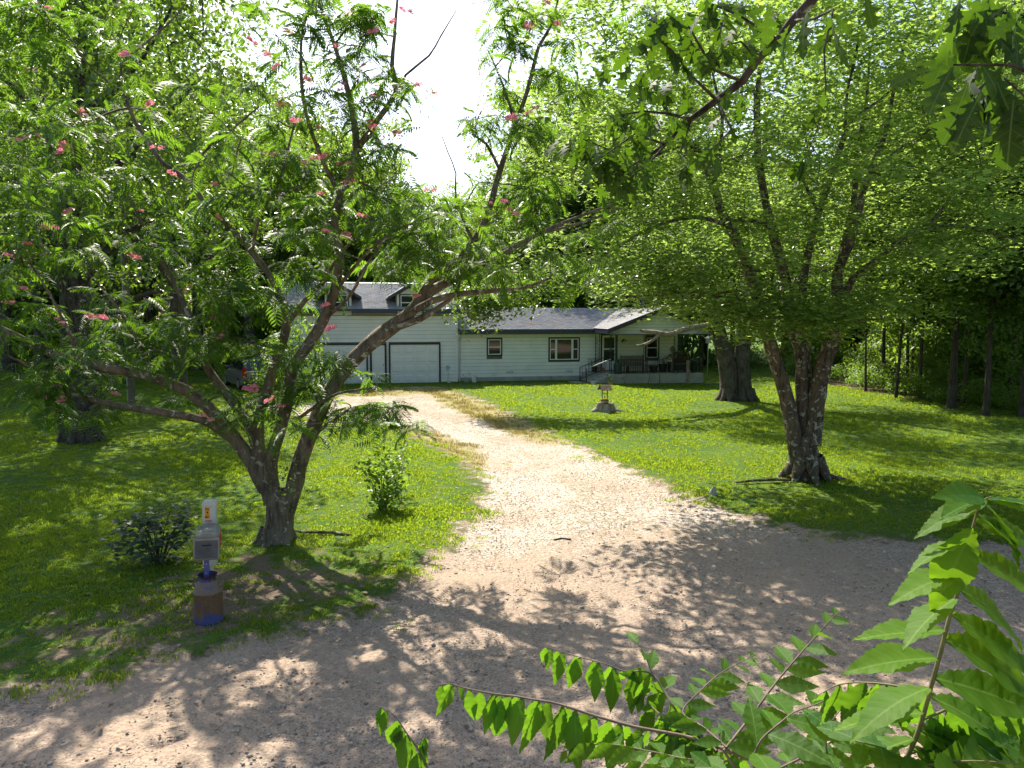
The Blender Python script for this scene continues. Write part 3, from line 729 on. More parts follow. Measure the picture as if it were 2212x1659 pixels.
for c, h in dorm:
    mb = MB(); zt = 4.72
    mb.prism([(c-h, 3.66), (c+h, 3.66), (c+h, zt), (c, zt+0.40), (c-h, zt)], 0.02, 2.4)
    dm = mb.build('dormer', M['siding'], house)
    er = 1.2; ez = 4.60; rz = 5.34
    yb = lambda z: (z-3.975)/0.345-0.4
    for sgn in (-1, 1):
        q = [(c+sgn*er,-0.36,ez),(c,-0.36,rz),(c,yb(rz)+.05,rz),(c+sgn*er,yb(ez)+.05,ez)]
        mb = MB(); mb.slab(q, 0.07); mb.build('dormer_roof', M['shingle'], dm)
        mb = MB(); mb.add([(c+sgn*er,-0.385,ez-.15),(c+sgn*er,-0.385,ez+.012),(c,-0.385,rz+.012),(c,-0.385,rz-.17),(c+sgn*er,-0.362,ez-.15),(c+sgn*er,-0.362,ez+.012),(c,-0.362,rz+.012),(c,-0.362,rz-.17)],[(0,1,2,3),(7,6,5,4),(0,4,5,1),(1,5,6,2),(2,6,7,3),(3,7,4,0)])
        mb.build('dormer_fascia', M['fascia'], dm)
    mb = MB(); mb.box(c-h+.12, c+h-.12, -0.02, 0.018, 3.86, 4.78); mb.build('window_trim', M['trim'], dm)
    mb = MB()
    a0, a1 = c-h+.19, c+h-.19
    mb.box(a0, a0+.05, -0.04, -0.021, 3.93, 4.72); mb.box(a1-.05, a1, -0.04, -0.021, 3.93, 4.72); mb.box(a0+.05, a1-.05, -0.04, -0.021, 3.93, 3.98); mb.box(a0+.05, a1-.05, -0.04, -0.021, 4.67, 4.72); mb.box(a0+.05, a1-.05, -0.04, -0.021, 4.30, 4.35)
    mb.build('window_frame', M['white'], dm)
    for z0, z1 in ((3.981, 4.299), (4.351, 4.669)):
        mb = MB(); mb.box(a0+.051, a1-.051, -0.03, -0.022, z0, z1); mb.build('pane', M['glass'], dm)

# --- main wing
MX1 = 13.08
mb = MB(); mb.box(0.02, MX1-0.01, 0.05, 7.6, 0.23, 2.72)
for xe in (MX1-0.11,):
    mb.add([(xe,0.05,2.721),(xe,7.6,2.721),(xe,3.8,3.95),(xe+0.1,0.05,2.721),(xe+0.1,7.6,2.721),(xe+0.1,3.8,3.95)], [(0,1,2),(5,4,3),(0,2,5,3),(1,4,5,2),(0,3,4,1)])
mb.build('main_wall', M['siding'], house)
mb = MB(); mb.box(0.03, MX1-0.02, 0.02, 7.58, -0.6, 0.228); mb.build('foundation', M['concrete'], house)
mops = [(1.62, 2.51, 1.40, 2.41), (5.17, 7.03, 1.07, 2.43), (8.29, 9.29, 0.2, 2.60), (11.02, 11.90, 1.12, 2.46)]
siding(0.02, MX1-0.1, 0.235, 2.64, 0.048, mops)
mb = MB(); mb.box(MX1-0.10, MX1+0.012, 0.0, 0.06, 0.2, 2.66); mb.build('corner_board', M['siding'], house)
window('window', 1.70, 2.43, 1.48, 2.33, 0.035, [(1.70, 2.43, 2)], house)
window('window', 5.25, 6.95, 1.15, 2.35, 0.035, [(5.25, 5.62, 2), (5.62, 6.58, 1), (6.58, 6.95, 2)], house)
window('window', 11.10, 11.82, 1.20, 2.38, 0.035, [(11.10, 11.82, 2)], house)
for x in (2.75, 6.2):      # foundation vents low on the wall
    mb = MB()
    for k in range(3): mb.box(x+k*0.14, x+k*0.14+0.11, 0.015, 0.046, 0.42, 0.55)
    mb.build('crawl_vent', M['gutter'], house)
# storm door
mb = MB(); mb.box(8.36, 9.22, 0.01, 0.048, 0.52, 2.52); d = mb.build('front_door', M['white'], house)
for z0, z1 in ((1.06, 1.70), (1.78, 2.40)):
    p = MB(); p.box(8.48, 9.10, 0.0, 0.0095, z0, z1); p.build('pane', M['glass'], d)
p = MB(); p.box(9.13, 9.17, -0.05, 0.009, 1.38, 1.48); p.build('handle', M['iron'], d)
fr = MB(); fr.box(8.29, 8.355, -0.03, 0.045, 0.5, 2.60); fr.box(9.225, 9.29, -0.03, 0.045, 0.5, 2.60); fr.box(8.3555, 9.2245, -0.03, 0.045, 2.525, 2.60); fr.build('door_trim', M['trim'], d)
mz = lambda y: 2.875+0.29*(y+0.4)
roof_plane('main_roof', [(0.02,-0.4,mz(-.4)),(13.42,-0.4,mz(-.4)),(13.42,3.8,mz(3.8)),(0.02,3.8,mz(3.8))], seed=5)
roof_plane('main_roof', [(13.42,8.0,mz(-.4)),(0.02,8.0,mz(-.4)),(0.02,3.8,mz(3.8)-.001),(13.42,3.8,mz(3.8)-.001)], seed=6, exp=0.4)
mb = MB(); mb.box(-0.06, 7.72, -0.46, -0.402, 2.62, 2.882); mb.build('gutter', M['fascia'], house)
mb = MB(); mb.box(0.02, 7.7, -0.40, 0.03, 2.655, 2.668); mb.build('soffit', M['soffit'], house)
mb = MB(); xe = 13.421
mb.add([(xe,-0.4,2.66),(xe,-0.4,mz(-.4)+.01),(xe,3.8,mz(3.8)+.01),(xe,3.8,mz(3.8)-.2),(xe+.024,-0.4,2.66),(xe+.024,-0.4,mz(-.4)+.01),(xe+.024,3.8,mz(3.8)+.01),(xe+.024,3.8,mz(3.8)-.2)],[(0,1,2,3),(7,6,5,4),(0,4,5,1),(1,5,6,2),(2,6,7,3),(3,7,4,0)]); mb.build('rake_board', M['fascia'], house)
mb = MB(); mb.tube([(0.10,-0.42,2.62),(0.10,-0.30,2.45),(0.10,-0.03,2.30),(0.10,-0.03,0.15),(0.10,-0.16,0.06)], [0.045]*5, 6); mb.build('downspout', M['gutter'], house)

# --- porch
PX0, PX1, PY = 8.12, 13.62, -2.2
mb = MB(); mb.box(PX0, PX1, PY, 0.015, -0.6, 0.46); mb.box(13.10, PX1, 0.016, 0.9, -0.6, 0.46); mb.build('porch_base', M['concrete'], house, bevel=0.012)
MB().box(10.95, 10.99, PY-0.006, PY-0.002, -0.3, 0.44).build('concrete_joint', M['iron'], house); MB().box(12.55, 12.70, PY-0.09, PY-0.003, -0.35, 1.18).build('wooden_post', M['dead_wood'], house)
mb = MB(); mb.add([(10.22,PY-.004,-.25),(10.25,PY-.004,-.25),(10.36,PY-.004,.2),(10.40,PY-.004,.458),(10.37,PY-.004,.458),(10.33,PY-.004,.2)],[(0,1,2,5),(5,2,3,4)]); mb.build('crack', M['iron'], house)
# porch roof
AX, RZ, LX, RX, EZ = 10.85, 4.06, 7.72, 13.98, 2.90
yv = lambda z: (z-2.875)/0.29-0.4
for sgn, xe, sd_ in ((-1, LX, 7), (1, RX, 8)):
    top = yv(RZ)-0.02; low = yv(EZ)+0.02
    q = [(xe,-2.62,EZ+.03),(AX,-2.62,RZ+.03),(AX,top,RZ+.03),(xe,low,EZ+.03)]
    mb = MB(); mb.slab(q, 0.09); r = mb.build('porch_roof', M['fascia'], house)
    shingles('shingles', [q[0], q[3], q[2], q[1]] if sgn < 0 else [q[3], q[0], q[1], q[2]], r, 0.2, 0.32, sd_)
    mb = MB(); mb.add([(xe,-2.65,EZ-.2),(xe,-2.65,EZ+.05),(AX,-2.65,RZ+.05),(AX,-2.65,RZ-.19),(xe,-2.622,EZ-.2),(xe,-2.622,EZ+.05),(AX,-2.622,RZ+.05),(AX,-2.622,RZ-.19)],[(0,1,2,3),(7,6,5,4),(0,4,5,1),(1,5,6,2),(2,6,7,3),(3,7,4,0)]); mb.build('rake_board', M['fascia'], house)
    mb = MB(); mb.box(min(xe, xe-sgn*.025), max(xe, xe-sgn*.025), -2.62, low, EZ-.2, EZ+.02); mb.build('fascia', M['fascia'], house)
mb = MB(); mb.box(7.9, 13.8, -2.62, -0.02, 2.66, 2.675); mb.build('porch_ceiling', M['soffit'], house)
def gclip(z):
    k = (RZ-EZ)/(AX-LX); dx = (RZ-0.14-z)/k
    if dx < 0.12: return None
    return (max(7.85, AX-dx), min(13.85, AX+dx))
siding(7.85, 13.85, 2.68, 3.92, -2.2, [], 0.17, None, gclip)
mb = MB(); mb.prism([(7.9,2.681),(13.8,2.681),(13.8,2.85),(AX,3.93),(7.9,2.85)], -2.195, -2.12); mb.build('gable_wall', M['lap_shade'], house)  # gable backing, its dark colour paints shade into the board gaps
mb = MB(); mb.box(7.86, 13.84, -2.26, -2.195, 2.60, 2.678); mb.build('porch_beam', M['trim'], house)

def scroll_post(x, y, z0, z1, dx, dy):
    """flat wrought iron post: two bars with scrolls between"""
    mb = MB(); w_ = 0.115
    for s in (-1, 1): mb.bar((x+s*dx*w_, y+s*dy*w_, z0), (x+s*dx*w_, y+s*dy*w_, z1), 0.03, 0.03)
    p = mb.build('porch_post', M['iron'], house)
    sc = MB(); z = z0+0.15
    while z < z1-0.25:
        pts = [(x+dx*(w_-0.02)*math.sin(t), y+dy*(w_-0.02)*math.sin(t), z+0.22*(t/6.283)) for t in np.linspace(0, 6.283, 9)]
        sc.tube(pts, [0.008]*9, 4); z += 0.22
    sc.build('scrollwork', M['iron'], p)
for x, y, dx, dy in ((8.04, -0.12, 1, 0), (8.26, -2.1, 1, 0), (8.14, -1.98, 0, 1), (10.15, -2.1, 1, 0), (11.95, -2.1, 1, 0), (13.50, -2.1, 1, 0), (13.56, -1.98, 0, 1), (13.50, 0.55, 1, 0)):
    scroll_post(x, y, 0.46, 2.60, dx, dy)
def railing(a, b, h0, h1, n, parent=None, rr=0.02):
    a = np.array(a, float); b = np.array(b, float)
    mb = MB(); mb.bar(a+[0,0,h1], b+[0,0,h1], 0.035, 0.025); mb.bar(a+[0,0,h0], b+[0,0,h0], 0.03, 0.02); r = mb.build('railing', M['iron'], house)
    for k in range(n):
        p = a+(b-a)*(k+0.5)/n; q = MB(); q.bar(p+[0,0,h0], p+[0,0,h1], 0.014, 0.014); q.build('baluster', M['iron'], r)
railing((8.42,-2.1,.46), (10.03,-2.1,.46), 0.08, 0.80, 12)
railing((10.28,-2.1,.46), (11.83,-2.1,.46), 0.08, 0.80, 12)
railing((12.08,-2.1,.46), (13.38,-2.1,.46), 0.08, 0.80, 10)
railing((13.56,-1.86,.46), (13.56,0.5,.46), 0.08, 0.80, 16)
# landing rail and steps going down to the left
mb = MB(); mb.box(7.15, 8.11, -0.95, 0.01, -0.4, 0.46); mb.build('landing', M['concrete'], house)
railing((7.2,-0.9,.46), (8.0,-0.9,.46), 0.08, 0.78, 9)
for k in range(4):
    x0 = 8.115-0.33*(k+1)
    mb = MB(); mb.box(x0, 8.115-0.33*k-0.002, -2.15, -0.955, -0.4, 0.46-0.15*(k+1)+0.04); mb.build('step', M['concrete'], house, bevel=0.01)
mb = MB(); mb.box(6.1, 6.79, -2.3, -0.7, -0.4, -0.01); mb.build('step_pad', M['concrete'], house)
def handrail(y, white):
    m = M['galv'] if white else M['iron']
    mb = MB(); mb.bar((6.72,y,0.78), (8.1,y,1.30), 0.04, 0.035); mb.bar((6.76,y,0.15), (8.08,y,0.62), 0.03, 0.03); r = mb.build('handrail', m, house)
    q = MB(); q.bar((6.72,y,-0.05), (6.72,y,0.80), 0.04, 0.04); q.build('newel', M['iron'], r)
    if not white:
        for k in range(7):
            t = (k+0.5)/7; q = MB(); x = 6.76+1.32*t; q.bar((x,y,0.15+.47*t), (x,y,0.79+.5*t), 0.014, 0.014); q.build('baluster', M['iron'], r)
handrail(-2.12, True); handrail(-1.0, False)
# ------------------------------------------------------------------ things around the house
M['wood_grey'] = surf('weathered_wood', (0.20,0.165,0.13), 0.85, 0.15, var=0.25, scale=8, dirt=(0.09,0.075,0.06), dscale=5, stretch=(1, 1, 1), bump=0.3)
M['wood_brown'] = surf('brown_wood', (0.15,0.085,0.05), 0.7, 0.25, var=0.3, scale=10)
M['wood_tan'] = surf('tan_wood', (0.34,0.23,0.13), 0.8, 0.2, var=0.25, scale=9)
M['red_wood'] = surf('dark_red_wood', (0.075,0.025,0.02), 0.55, 0.35, var=0.3)
M['can_black'] = surf('black_can', (0.012,0.013,0.016), 0.5, 0.4, var=0.3)
M['can_green'] = surf('green_can', (0.05,0.085,0.075), 0.5, 0.4, var=0.3)
M['pot_green'] = surf('green_pot', (0.02,0.05,0.045), 0.5, 0.4)
M['pot_dark'] = surf('dark_pot', (0.04,0.035,0.03), 0.6, 0.3)
M['plastic_white'] = surf('white_plastic', (0.72,0.72,0.69), 0.4, 0.4, var=0.04)
M['yellow_pot'] = surf('yellow_pot', (0.55,0.42,0.12), 0.6, 0.3)
M['terracotta'] = surf('terracotta', (0.42,0.2,0.12), 0.8, 0.2)
M['blue_plastic'] = surf('blue_plastic', (0.05,0.28,0.42), 0.4, 0.4)
M['soil'] = surf('soil', (0.05,0.035,0.025), 0.95, 0.1)
M['cream'] = surf('cream_paint', (0.62,0.58,0.48), 0.6, 0.3)
M['stump'] = surf('stump_wood', (0.30,0.25,0.21), 0.9, 0.15, var=0.35, scale=12, dirt=(0.10,0.08,0.065), dscale=6, stretch=(1, 1, 0.25), bump=0.5)

def put(name, label, cat, x, y, z, group=None, rz=0.0):
    e = empty(name, hp(x, y, z), TH+rz); tag(e, label, cat, group); return e
DECK = 0.46
# slatted wooden bench
b = put('bench', 'weathered wooden slat bench against the porch wall between door and window', 'bench', 10.0, -0.75, DECK)
for k in range(6): MB().box(-0.72, 0.72, 0.20+k*0.012, 0.225+k*0.012, 0.42+k*0.085, 0.49+k*0.085).build('back_slat', M['wood_grey'], b)
for k in range(4): MB().box(-0.72, 0.72, -0.28+k*0.115, -0.18+k*0.115, 0.385, 0.41).build('seat_slat', M['wood_grey'], b)
for x in (-0.66, 0.66):
    mb = MB(); mb.box(x-.03, x+.03, -0.27, -0.21, 0, 0.60); mb.bar((x,0.17,0), (x,0.27,0.95), 0.06, 0.05); mb.box(x-.035, x+.035, -0.30, 0.22, 0.60, 0.63); mb.box(x-.025, x+.025, -0.26, 0.19, 0.33, 0.38); mb.build('end_frame', M['wood_grey'], b)
# low plank coffee bench in front
b = put('plank_table', 'low plank table on trestle legs in front of the slat bench', 'table', 10.12, -1.45, DECK)
for k in range(3): MB().box(-0.95, 0.95, -0.21+k*0.145, -0.075+k*0.145, 0.40, 0.435).build('plank', M['wood_grey'], b)
for x in (-0.75, 0.75):
    for s in (-1, 1): q = MB(); q.bar((x, s*0.17, 0.0), (x, s*0.05, 0.399), 0.08, 0.05); q.build('leg', M['red_wood'], b)
    MB().box(x-.03, x+.03, -0.10, 0.10, 0.22, 0.27).build('brace', M['red_wood'], b)
# dark bench and red-brown glider at the right
def spindle_bench(label, x, y, rz, m, wdt, group=None):
    b = put('spindle_bench', label, 'bench', x, y, DECK, group, rz)
    MB().box(-wdt, wdt, 0.22, 0.26, 0.88, 0.95).build('top_rail', m, b); MB().box(-wdt, wdt, 0.19, 0.23, 0.50, 0.55).build('lower_rail', m, b)
    n = int(wdt*2/0.10)
    for k in range(n): q = MB(); xx = -wdt+0.05+k*(2*wdt-.1)/(n-1); q.bar((xx,0.21,0.551), (xx,0.24,0.879), 0.03, 0.02); q.build('spindle', m, b)
    for k in range(4): MB().box(-wdt, wdt, -0.25+k*.105, -0.155+k*.105, 0.42, 0.445).build('seat_slat', m, b)
    for xx in (-wdt+.04, wdt-.04):
        q = MB(); q.bar((xx,-.26,0), (xx,-.20,.60), .05, .05); q.bar((xx,.30,0), (xx,.22,.90), .05, .05); q.box(xx-.03, xx+.03, -.26, .24, .601, .63); q.box(xx-.02, xx+.02, -.2, .2, .37, .415); q.build('end_frame', m, b)
    return b
spindle_bench('dark red spindle backed bench at the open right end of the porch', 13.0, -0.55, math.radians(-12), M['red_wood'], 0.62)
b = put('box_bench', 'dark box bench with pale seat board under the porch window', 'bench', 12.45, -1.25, DECK)
MB().box(-0.5, 0.55, -0.2, 0.2, 0.10, 0.44).build('box', M['pot_dark'], b); MB().box(-0.58, 0.64, -0.25, 0.24, 0.442, 0.475).build('seat', M['wood_grey'], b)
for x in (-0.42, 0.46):
    q = MB(); q.bar((x-.06,-0.21,0),(x,-0.21,0.44),.07,.05); q.bar((x+.06,.19,0),(x,.19,.44),.07,.05); q.build('leg', M['red_wood'], b)
MB().box(-0.5, 0.55, 0.205, 0.235, 0.476, 0.80).build('backrest', M['red_wood'], b)
# milk cans on the porch
def milk_can(name, label, x, y, m, s=1.0):
    c = put(name, label, 'milk can', x, y, DECK)
    q = MB(); q.lathe([(0.165*s,0),(0.17*s,0.02),(0.17*s,0.40*s),(0.155*s,0.46*s),(0.105*s,0.53*s),(0.10*s,0.58*s),(0.125*s,0.62*s)], 18); q.build('body', m, c, smooth=True)
    q = MB(); q.lathe([(0.128*s,0.621*s),(0.13*s,0.645*s),(0.07*s,0.665*s),(0.02*s,0.69*s)], 16); q.build('lid', m, c, smooth=True)
    for sg in (-1, 1): q = MB(); q.tube([(sg*.13*s,0,.50*s),(sg*.19*s,0,.52*s),(sg*.19*s,0,.44*s),(sg*.168*s,0,.40*s)], [.01]*4, 6); q.build('handle', m, c)
milk_can('milk_can', 'black lidded milk can at the right front corner of the porch', 13.25, -1.75, M['can_black'], 1.0)
milk_can('milk_can', 'dull green milk can with lid beside the top of the porch steps', 8.62, -1.78, M['can_green'], 1.15)
MB().box(-.55,.55,-.22,.22,0,.03).build('doormat', M['pot_dark'], None, loc=hp(9.35,-1.2,DECK+0.002)); bpy.data.objects['doormat'].rotation_euler = (0,0,TH); tag(bpy.data.objects['doormat'], 'dark doormat lying on the porch floor before the door', 'doormat')
# pots
def planter(label, x, y, r, h, m, z=DECK, name='flower_pot', plant=None, seed=0, taper=0.75):
    c = put(name, label, 'flower pot', x, y, z)
    q = MB(); q.lathe([(r*taper,0),(r,h*.92),(r*1.08,h*.92),(r*1.08,h),(r*.95,h),(r*.92,h*.86),(0.001,h*.86)], 16); q.build('pot', m, c, smooth=True)
    q = MB(); q.lathe([(0.001,h*.87),(r*.90,h*.87)], 12, cap=False); q.build('soil', M['soil'], c)
    if plant:
        g = rng(seed); n, ht, ls, mm = plant; geo = Geo(); C = np.stack([g.normal(size=n)*r*.8, g.normal(size=n)*r*.8, h+ht*g.random(n)], -1)
        for k in range(0, n, 8): V, Q = tube([(C[k,0]*.2,C[k,1]*.2,h*.85), tuple(C[k])], [.006,.003], 4); geo.add(V, Q=Q)
        leaves(geo, C, ls, KITE, g, 0.5, 0.3); tag(link('plant', geo.mesh('plant', [M[mm]]), c), kind='stuff')
    return c
planter('dark teal tapered pot under the left side of the porch window', 11.15, -0.9, 0.26, 0.34, M['pot_green'], name='planter')
planter('round dark half barrel planter behind the birdhouse post', 11.75, -0.85, 0.25, 0.42, M['pot_dark'], name='planter', plant=(60, .45, .09, 'leaf_shrub'), seed=3)
planter('dark hanging style pot of reddish plants by the landing rail', 7.75, -0.5, 0.17, 0.30, M['pot_dark'], plant=(50, .3, .08, 'leaf_dark'), seed=4)
planter('small pot with thin plant beside the front door', 8.15, -0.8, 0.11, 0.25, M['terracotta'], plant=(40, .35, .07, 'leaf_dark'), seed=6)
planter('white square-shouldered pot on the grass at the foot of the steps', 7.0, -2.5, 0.17, 0.26, M['plastic_white'], z=-0.12, taper=0.8)
planter('mustard yellow pot with a leafy plant beside the porch steps', 7.95, -2.55, 0.17, 0.24, M['yellow_pot'], z=-0.12, plant=(40, .42, .09, 'leaf_bright'), seed=5, taper=.8)
planter('small terracotta pot on the step pad left of the white pot', 6.6, -2.45, 0.12, 0.15, M['terracotta'], z=-0.1)
planter('white bucket-like pot holding the blue pinwheel by the garage corner', -0.55, -0.45, 0.13, 0.16, M['plastic_white'], z=0.0)
planter('grey tub with a seedling beside the downspout', 0.42, -0.45, 0.17, 0.24, M['concrete'], z=0.0, plant=(14, .3, .07, 'leaf_bright'), seed=8)
c = put('bucket', 'white plastic bucket standing by the wall right of the grey tub', 'bucket', 0.82, -0.5, 0.0)
q = MB(); q.lathe([(0.12,0),(0.145,0.36),(0.15,0.36),(0.15,0.39),(0.135,0.39),(0.13,0.1),(0.001,0.1)], 18); q.build('body', M['plastic_white'], c, smooth=True)
q = MB(); q.tube([(0.15*math.cos(t),-0.1*math.sin(t),0.36-0.14*math.sin(t)) for t in np.linspace(0,math.pi,10)], [.004]*10, 4); q.build('handle', M['galv'], c)
c = put('pinwheel', 'bright blue garden pinwheel flower on a thin stem before the garage corner', 'pinwheel', -0.62, -0.48, 0.1)
q = MB(); q.tube([(0,0,0),(0.02,0,.4),(0,0,.72)], [.008]*3, 5); q.build('stem', M['iron'], c)
for k in range(8):
    a = k*math.pi/4; q = MB(); ca, sa = math.cos(a), math.sin(a); r_ = lambda r, t, d: (r*math.cos(a+t), d, .72+r*math.sin(a+t))
    q.add([r_(0.02,0,-.02), r_(.09,-.3,-.035), r_(.15,0,-.02), r_(.10,.3,-.005), r_(0.02,0,-.016), r_(.09,-.3,-.031), r_(.15,0,-.016), r_(.10,.3,-.001)], [(0,1,2,3),(7,6,5,4),(0,4,5,1),(1,5,6,2),(2,6,7,3),(3,7,4,0)]); q.build('petal', M['blue_plastic'], c)
q = MB(); q.lathe([(0.001,-.02),(.03,-.01),(.03,.01),(.001,.02)], 10, (0,0,0), False); o = q.build('hub', M['plastic_white'], c, loc=(0,-.03,.72)); o.rotation_euler = (math.pi/2,0,0)
# birdhouses
def birdhouse(parent, x, y, z, w_, h, m1, m2, rz=0.0, name='nest_box'):
    q = MB(); q.prism([(-w_/2,0),(w_/2,0),(w_/2,h*.6),(0,h),(-w_/2,h*.6)], -w_/2, w_/2); o = q.build(name, m1, parent, loc=(x,y,z)); o.rotation_euler = (0,0,rz)
    q = MB()
    for s in (-1, 1): q.bar((0,0,h+.015), (s*w_*.72,0,h*.52), w_*1.35, 0.022, up=(0,0,1))
    q.build('roof', m2, o)
    q = MB(); q.tube([(0,-w_/2-.004,h*.45),(0,-w_/2-.002,h*.45)], [w_*.14]*2, 10); q.build('entrance_hole', M['iron'], o)
    return o
c = put('birdhouse', 'small cream birdhouse with dark roof hanging on the wall right of the door', 'birdhouse', 9.65, -0.11, 2.02)
birdhouse(c, 0, 0, 0, 0.17, 0.27, M['cream'], M['pot_dark'])
c = put('birdhouse_post', 'grey log post on the porch carrying three rustic birdhouses', 'birdhouse post', 12.0, -1.55, DECK)
q = MB(); q.tube([(0,0,0),(0.02,0,.35),(0,0,.7),(.03,0,1.15)], [.10,.085,.08,.07], 9); q.build('log', M['wood_grey'], c)
birdhouse(c, 0.02, 0, 1.12, 0.26, 0.36, M['wood_grey'], M['wood_brown'], -.4); birdhouse(c, 0.17, -.05, 0.88, 0.19, 0.28, M['wood_grey'], M['wood_brown'], .3); birdhouse(c, -0.24, -.06, 0.62, 0.24, 0.30, M['cream'], M['wood_grey'], .2)
MB().box(-.30,-.02,-.03,.03,.58,.62).build('arm', M['wood_grey'], c)
c = put('plant_stand', 'dark pot of foliage on a wire stand by the right porch post', 'plant stand', 13.15, 0.15, DECK)
q = MB(); [q.bar((0.13*math.cos(a),0.13*math.sin(a),0),(0.1*math.cos(a),.1*math.sin(a),.78),.015,.015) for a in (0.3,2.4,4.5)]; q.build('stand', M['iron'], c)
q = MB(); q.lathe([(0.10,.78),(0.17,1.0),(0.001,.97)], 14); q.build('pot', M['pot_dark'], c)
geo = Geo(); g = rng(71); leaves(geo, np.stack([g.normal(size=120)*.2, g.normal(size=120)*.2, 1.0+.3*g.random(120)-.25*g.random(120)], -1), .1, KITE, g, .4, .4); tag(link('foliage', geo.mesh('foliage', [M['leaf_dark']]), c), kind='stuff')

# feeder on a pole beyond the porch
P = gpt(1527, 808); e = empty('bird_feeder', (P[0]*1.12, P[1]*1.12-1.0, 0), 0); fy = P[1]*1.12-1.0
pp = atY(1528, 800, 46.0); e.location = (pp[0], 46.0, float(gh(pp[0], 46.0)))
tag(e, 'pale little bird feeder on a thin pole on the lawn right of the porch', 'bird feeder')
q = MB(); q.tube([(0,0,0),(0,0,2.05)], [.03,.03], 6); q.build('pole', M['galv'], e)
q = MB(); q.box(-.11,.11,-.11,.11,2.05,2.36); q.build('box', M['cream'], e); q = MB(); q.lathe([(.22,2.361),(.001,2.5)], 4, cap=True); q.build('roof', M['galv'], e)

# vent pipe / antenna mast behind the roof
pp = atY(1336.5, 640, 49.0); e = empty('antenna_mast', (pp[0], 49.0, 0)); tag(e, 'grey metal mast rising behind the roof ridge of the house', 'mast')
q = MB(); q.tube([(0,0,0),(0,0,5.65)], [.10,.10], 8); q.build('pole', M['galv'], e); q = MB(); q.tube([(0,0,5.651),(0,0,5.76)], [.125,.11], 8); q.build('cap', M['galv'], e)
pp = atY(1394, 664, 47.5); e = empty('dish_antenna', (pp[0], 47.5, 0)); tag(e, 'two pale antenna arms on a thin pole showing behind the porch gable', 'antenna')
q = MB(); q.tube([(-0.15,0,0),(-0.15,0,5.1)], [.03,.03], 6); q.build('pole', M['galv'], e)
q = MB(); q.tube([(0.35,0,3.8),(-0.35,0,4.75)], [.025,.025], 6); q.build('arm', M['galv'], e); q = MB(); q.tube([(0.45,0,3.85),(0.92,0,5.0)], [.03,.03], 6); q.build('arm', M['galv'], e)

# wishing well planter on a stump
P = gpt(1306, 887); e = empty('tree_stump', (P[0], P[1], float(gh(P[0], P[1])))); tag(e, 'broad grey weathered tree stump with spreading roots on the front lawn', 'tree stump')
g = rng(81); n = 26; V = []; lv = [(0.44,-.05),(0.37,.06),(0.315,.14),(0.29,.25),(0.275,.30)]
ph = g.random(n)*6.28
flare = np.array([1+0.28*math.cos(5*2*math.pi*i/n+.6)+.12*math.cos(3*2*math.pi*i/n) for i in range(n)])
for k, (r, z) in enumerate(lv):
    t = 1-k/4
    for i in range(n):
        rr = r*(1+(flare[i]-1)*(t*.9+.12)); zz = z+(0.05*g.random() if k == 4 else 0)
        a = 2*math.pi*i/n; V.append((rr*math.cos(a)*1.15, rr*math.sin(a), zz))
Fs = [(j*n+i, j*n+(i+1)%n, (j+1)*n+(i+1)%n, (j+1)*n+i) for j in range(4) for i in range(n)]
V.append((0,0,.27)); Fs += [(4*n+i, 4*n+(i+1)%n, 5*n) for i in range(n)]
MB().add(V, Fs).build('stump', M['stump'], e)
q = MB(); q.tube([(0.36,-.1,.07),(0.58,-.18,.03),(0.74,-.2,-.02)], [.09,.06,.03], 7); q.build('root', M['stump'], e)
q = MB(); q.tube([(-0.34,-.2,.08),(-.48,-.3,.03),(-.58,-.35,-.03)], [.09,.06,.03], 7); q.build('root', M['stump'], e)
e2 = empty('wishing_well', (P[0], P[1], float(gh(P[0], P[1]))+0.285), 0.35); e2.scale = (.74,.74,.74); tag(e2, 'miniature wooden wishing well with shingled roof standing on the stump', 'wishing well')
q = MB(); q.lathe([(0.20,0),(0.215,.02),(0.215,.10),(0.205,.115),(0.215,.13),(0.215,.25),(0.18,.25),(0.17,.12),(0.001,.12)], 14); q.build('tub', M['wood_tan'], e2)
q = MB(); q.lathe([(0.221,.04),(0.221,.07)], 14, cap=False); q.lathe([(0.221,.19),(0.221,.22)], 14, cap=False); q.build('hoop', M['iron'], e2)
for s in (-1, 1): MB().box(s*.155-.02, s*.155+.02, -.03, .03, .2, .78).build('post', M['wood_tan'], e2)
q = MB(); q.tube([(-.155,0,.55),(.155,0,.55)], [.016,.016], 6); q.build('crank', M['wood_brown'], e2)
q = MB(); q.tube([(0,0,.55),(0,0,.40)], [.008,.008], 5); q.lathe([(.03,.32),(.045,.40),(.001,.39)], 8); q.build('pail', M['wood_brown'], e2)
for s in (-1, 1):
    q = MB(); q.bar((0,0,1.0), (0,s*.27,.74), .62, .02); q.build('roof', M['wood_grey'], e2)
    for k in range(4):
        for j in range(4):
            q = MB(); t0 = k/4; t1 = (k+1.15)/4; x0 = -.31+j*.155
            y0, z0 = s*.27*t0, 1.0-.26*t0; y1, z1 = s*.27*t1, 1.0-.26*t1
            q.bar((x0+.077,y0,z0+.016+.002*k), (x0+.077,y1,z1+.026+.002*k), .148, .008); q.build('shingle', M['wood_grey'] if (j+k) % 3 else M['wood_brown'], e2)
for s in (-1, 1): q = MB(); q.add([(s*.24,-.22,.785),(s*.24,.22,.785),(s*.24,0,.985),(s*.25,-.22,.785),(s*.25,.22,.785),(s*.25,0,.985)],[(0,1,2),(5,4,3),(0,3,4,1),(1,4,5,2),(2,5,3,0)]); q.build('gable', M['wood_brown'], e2)

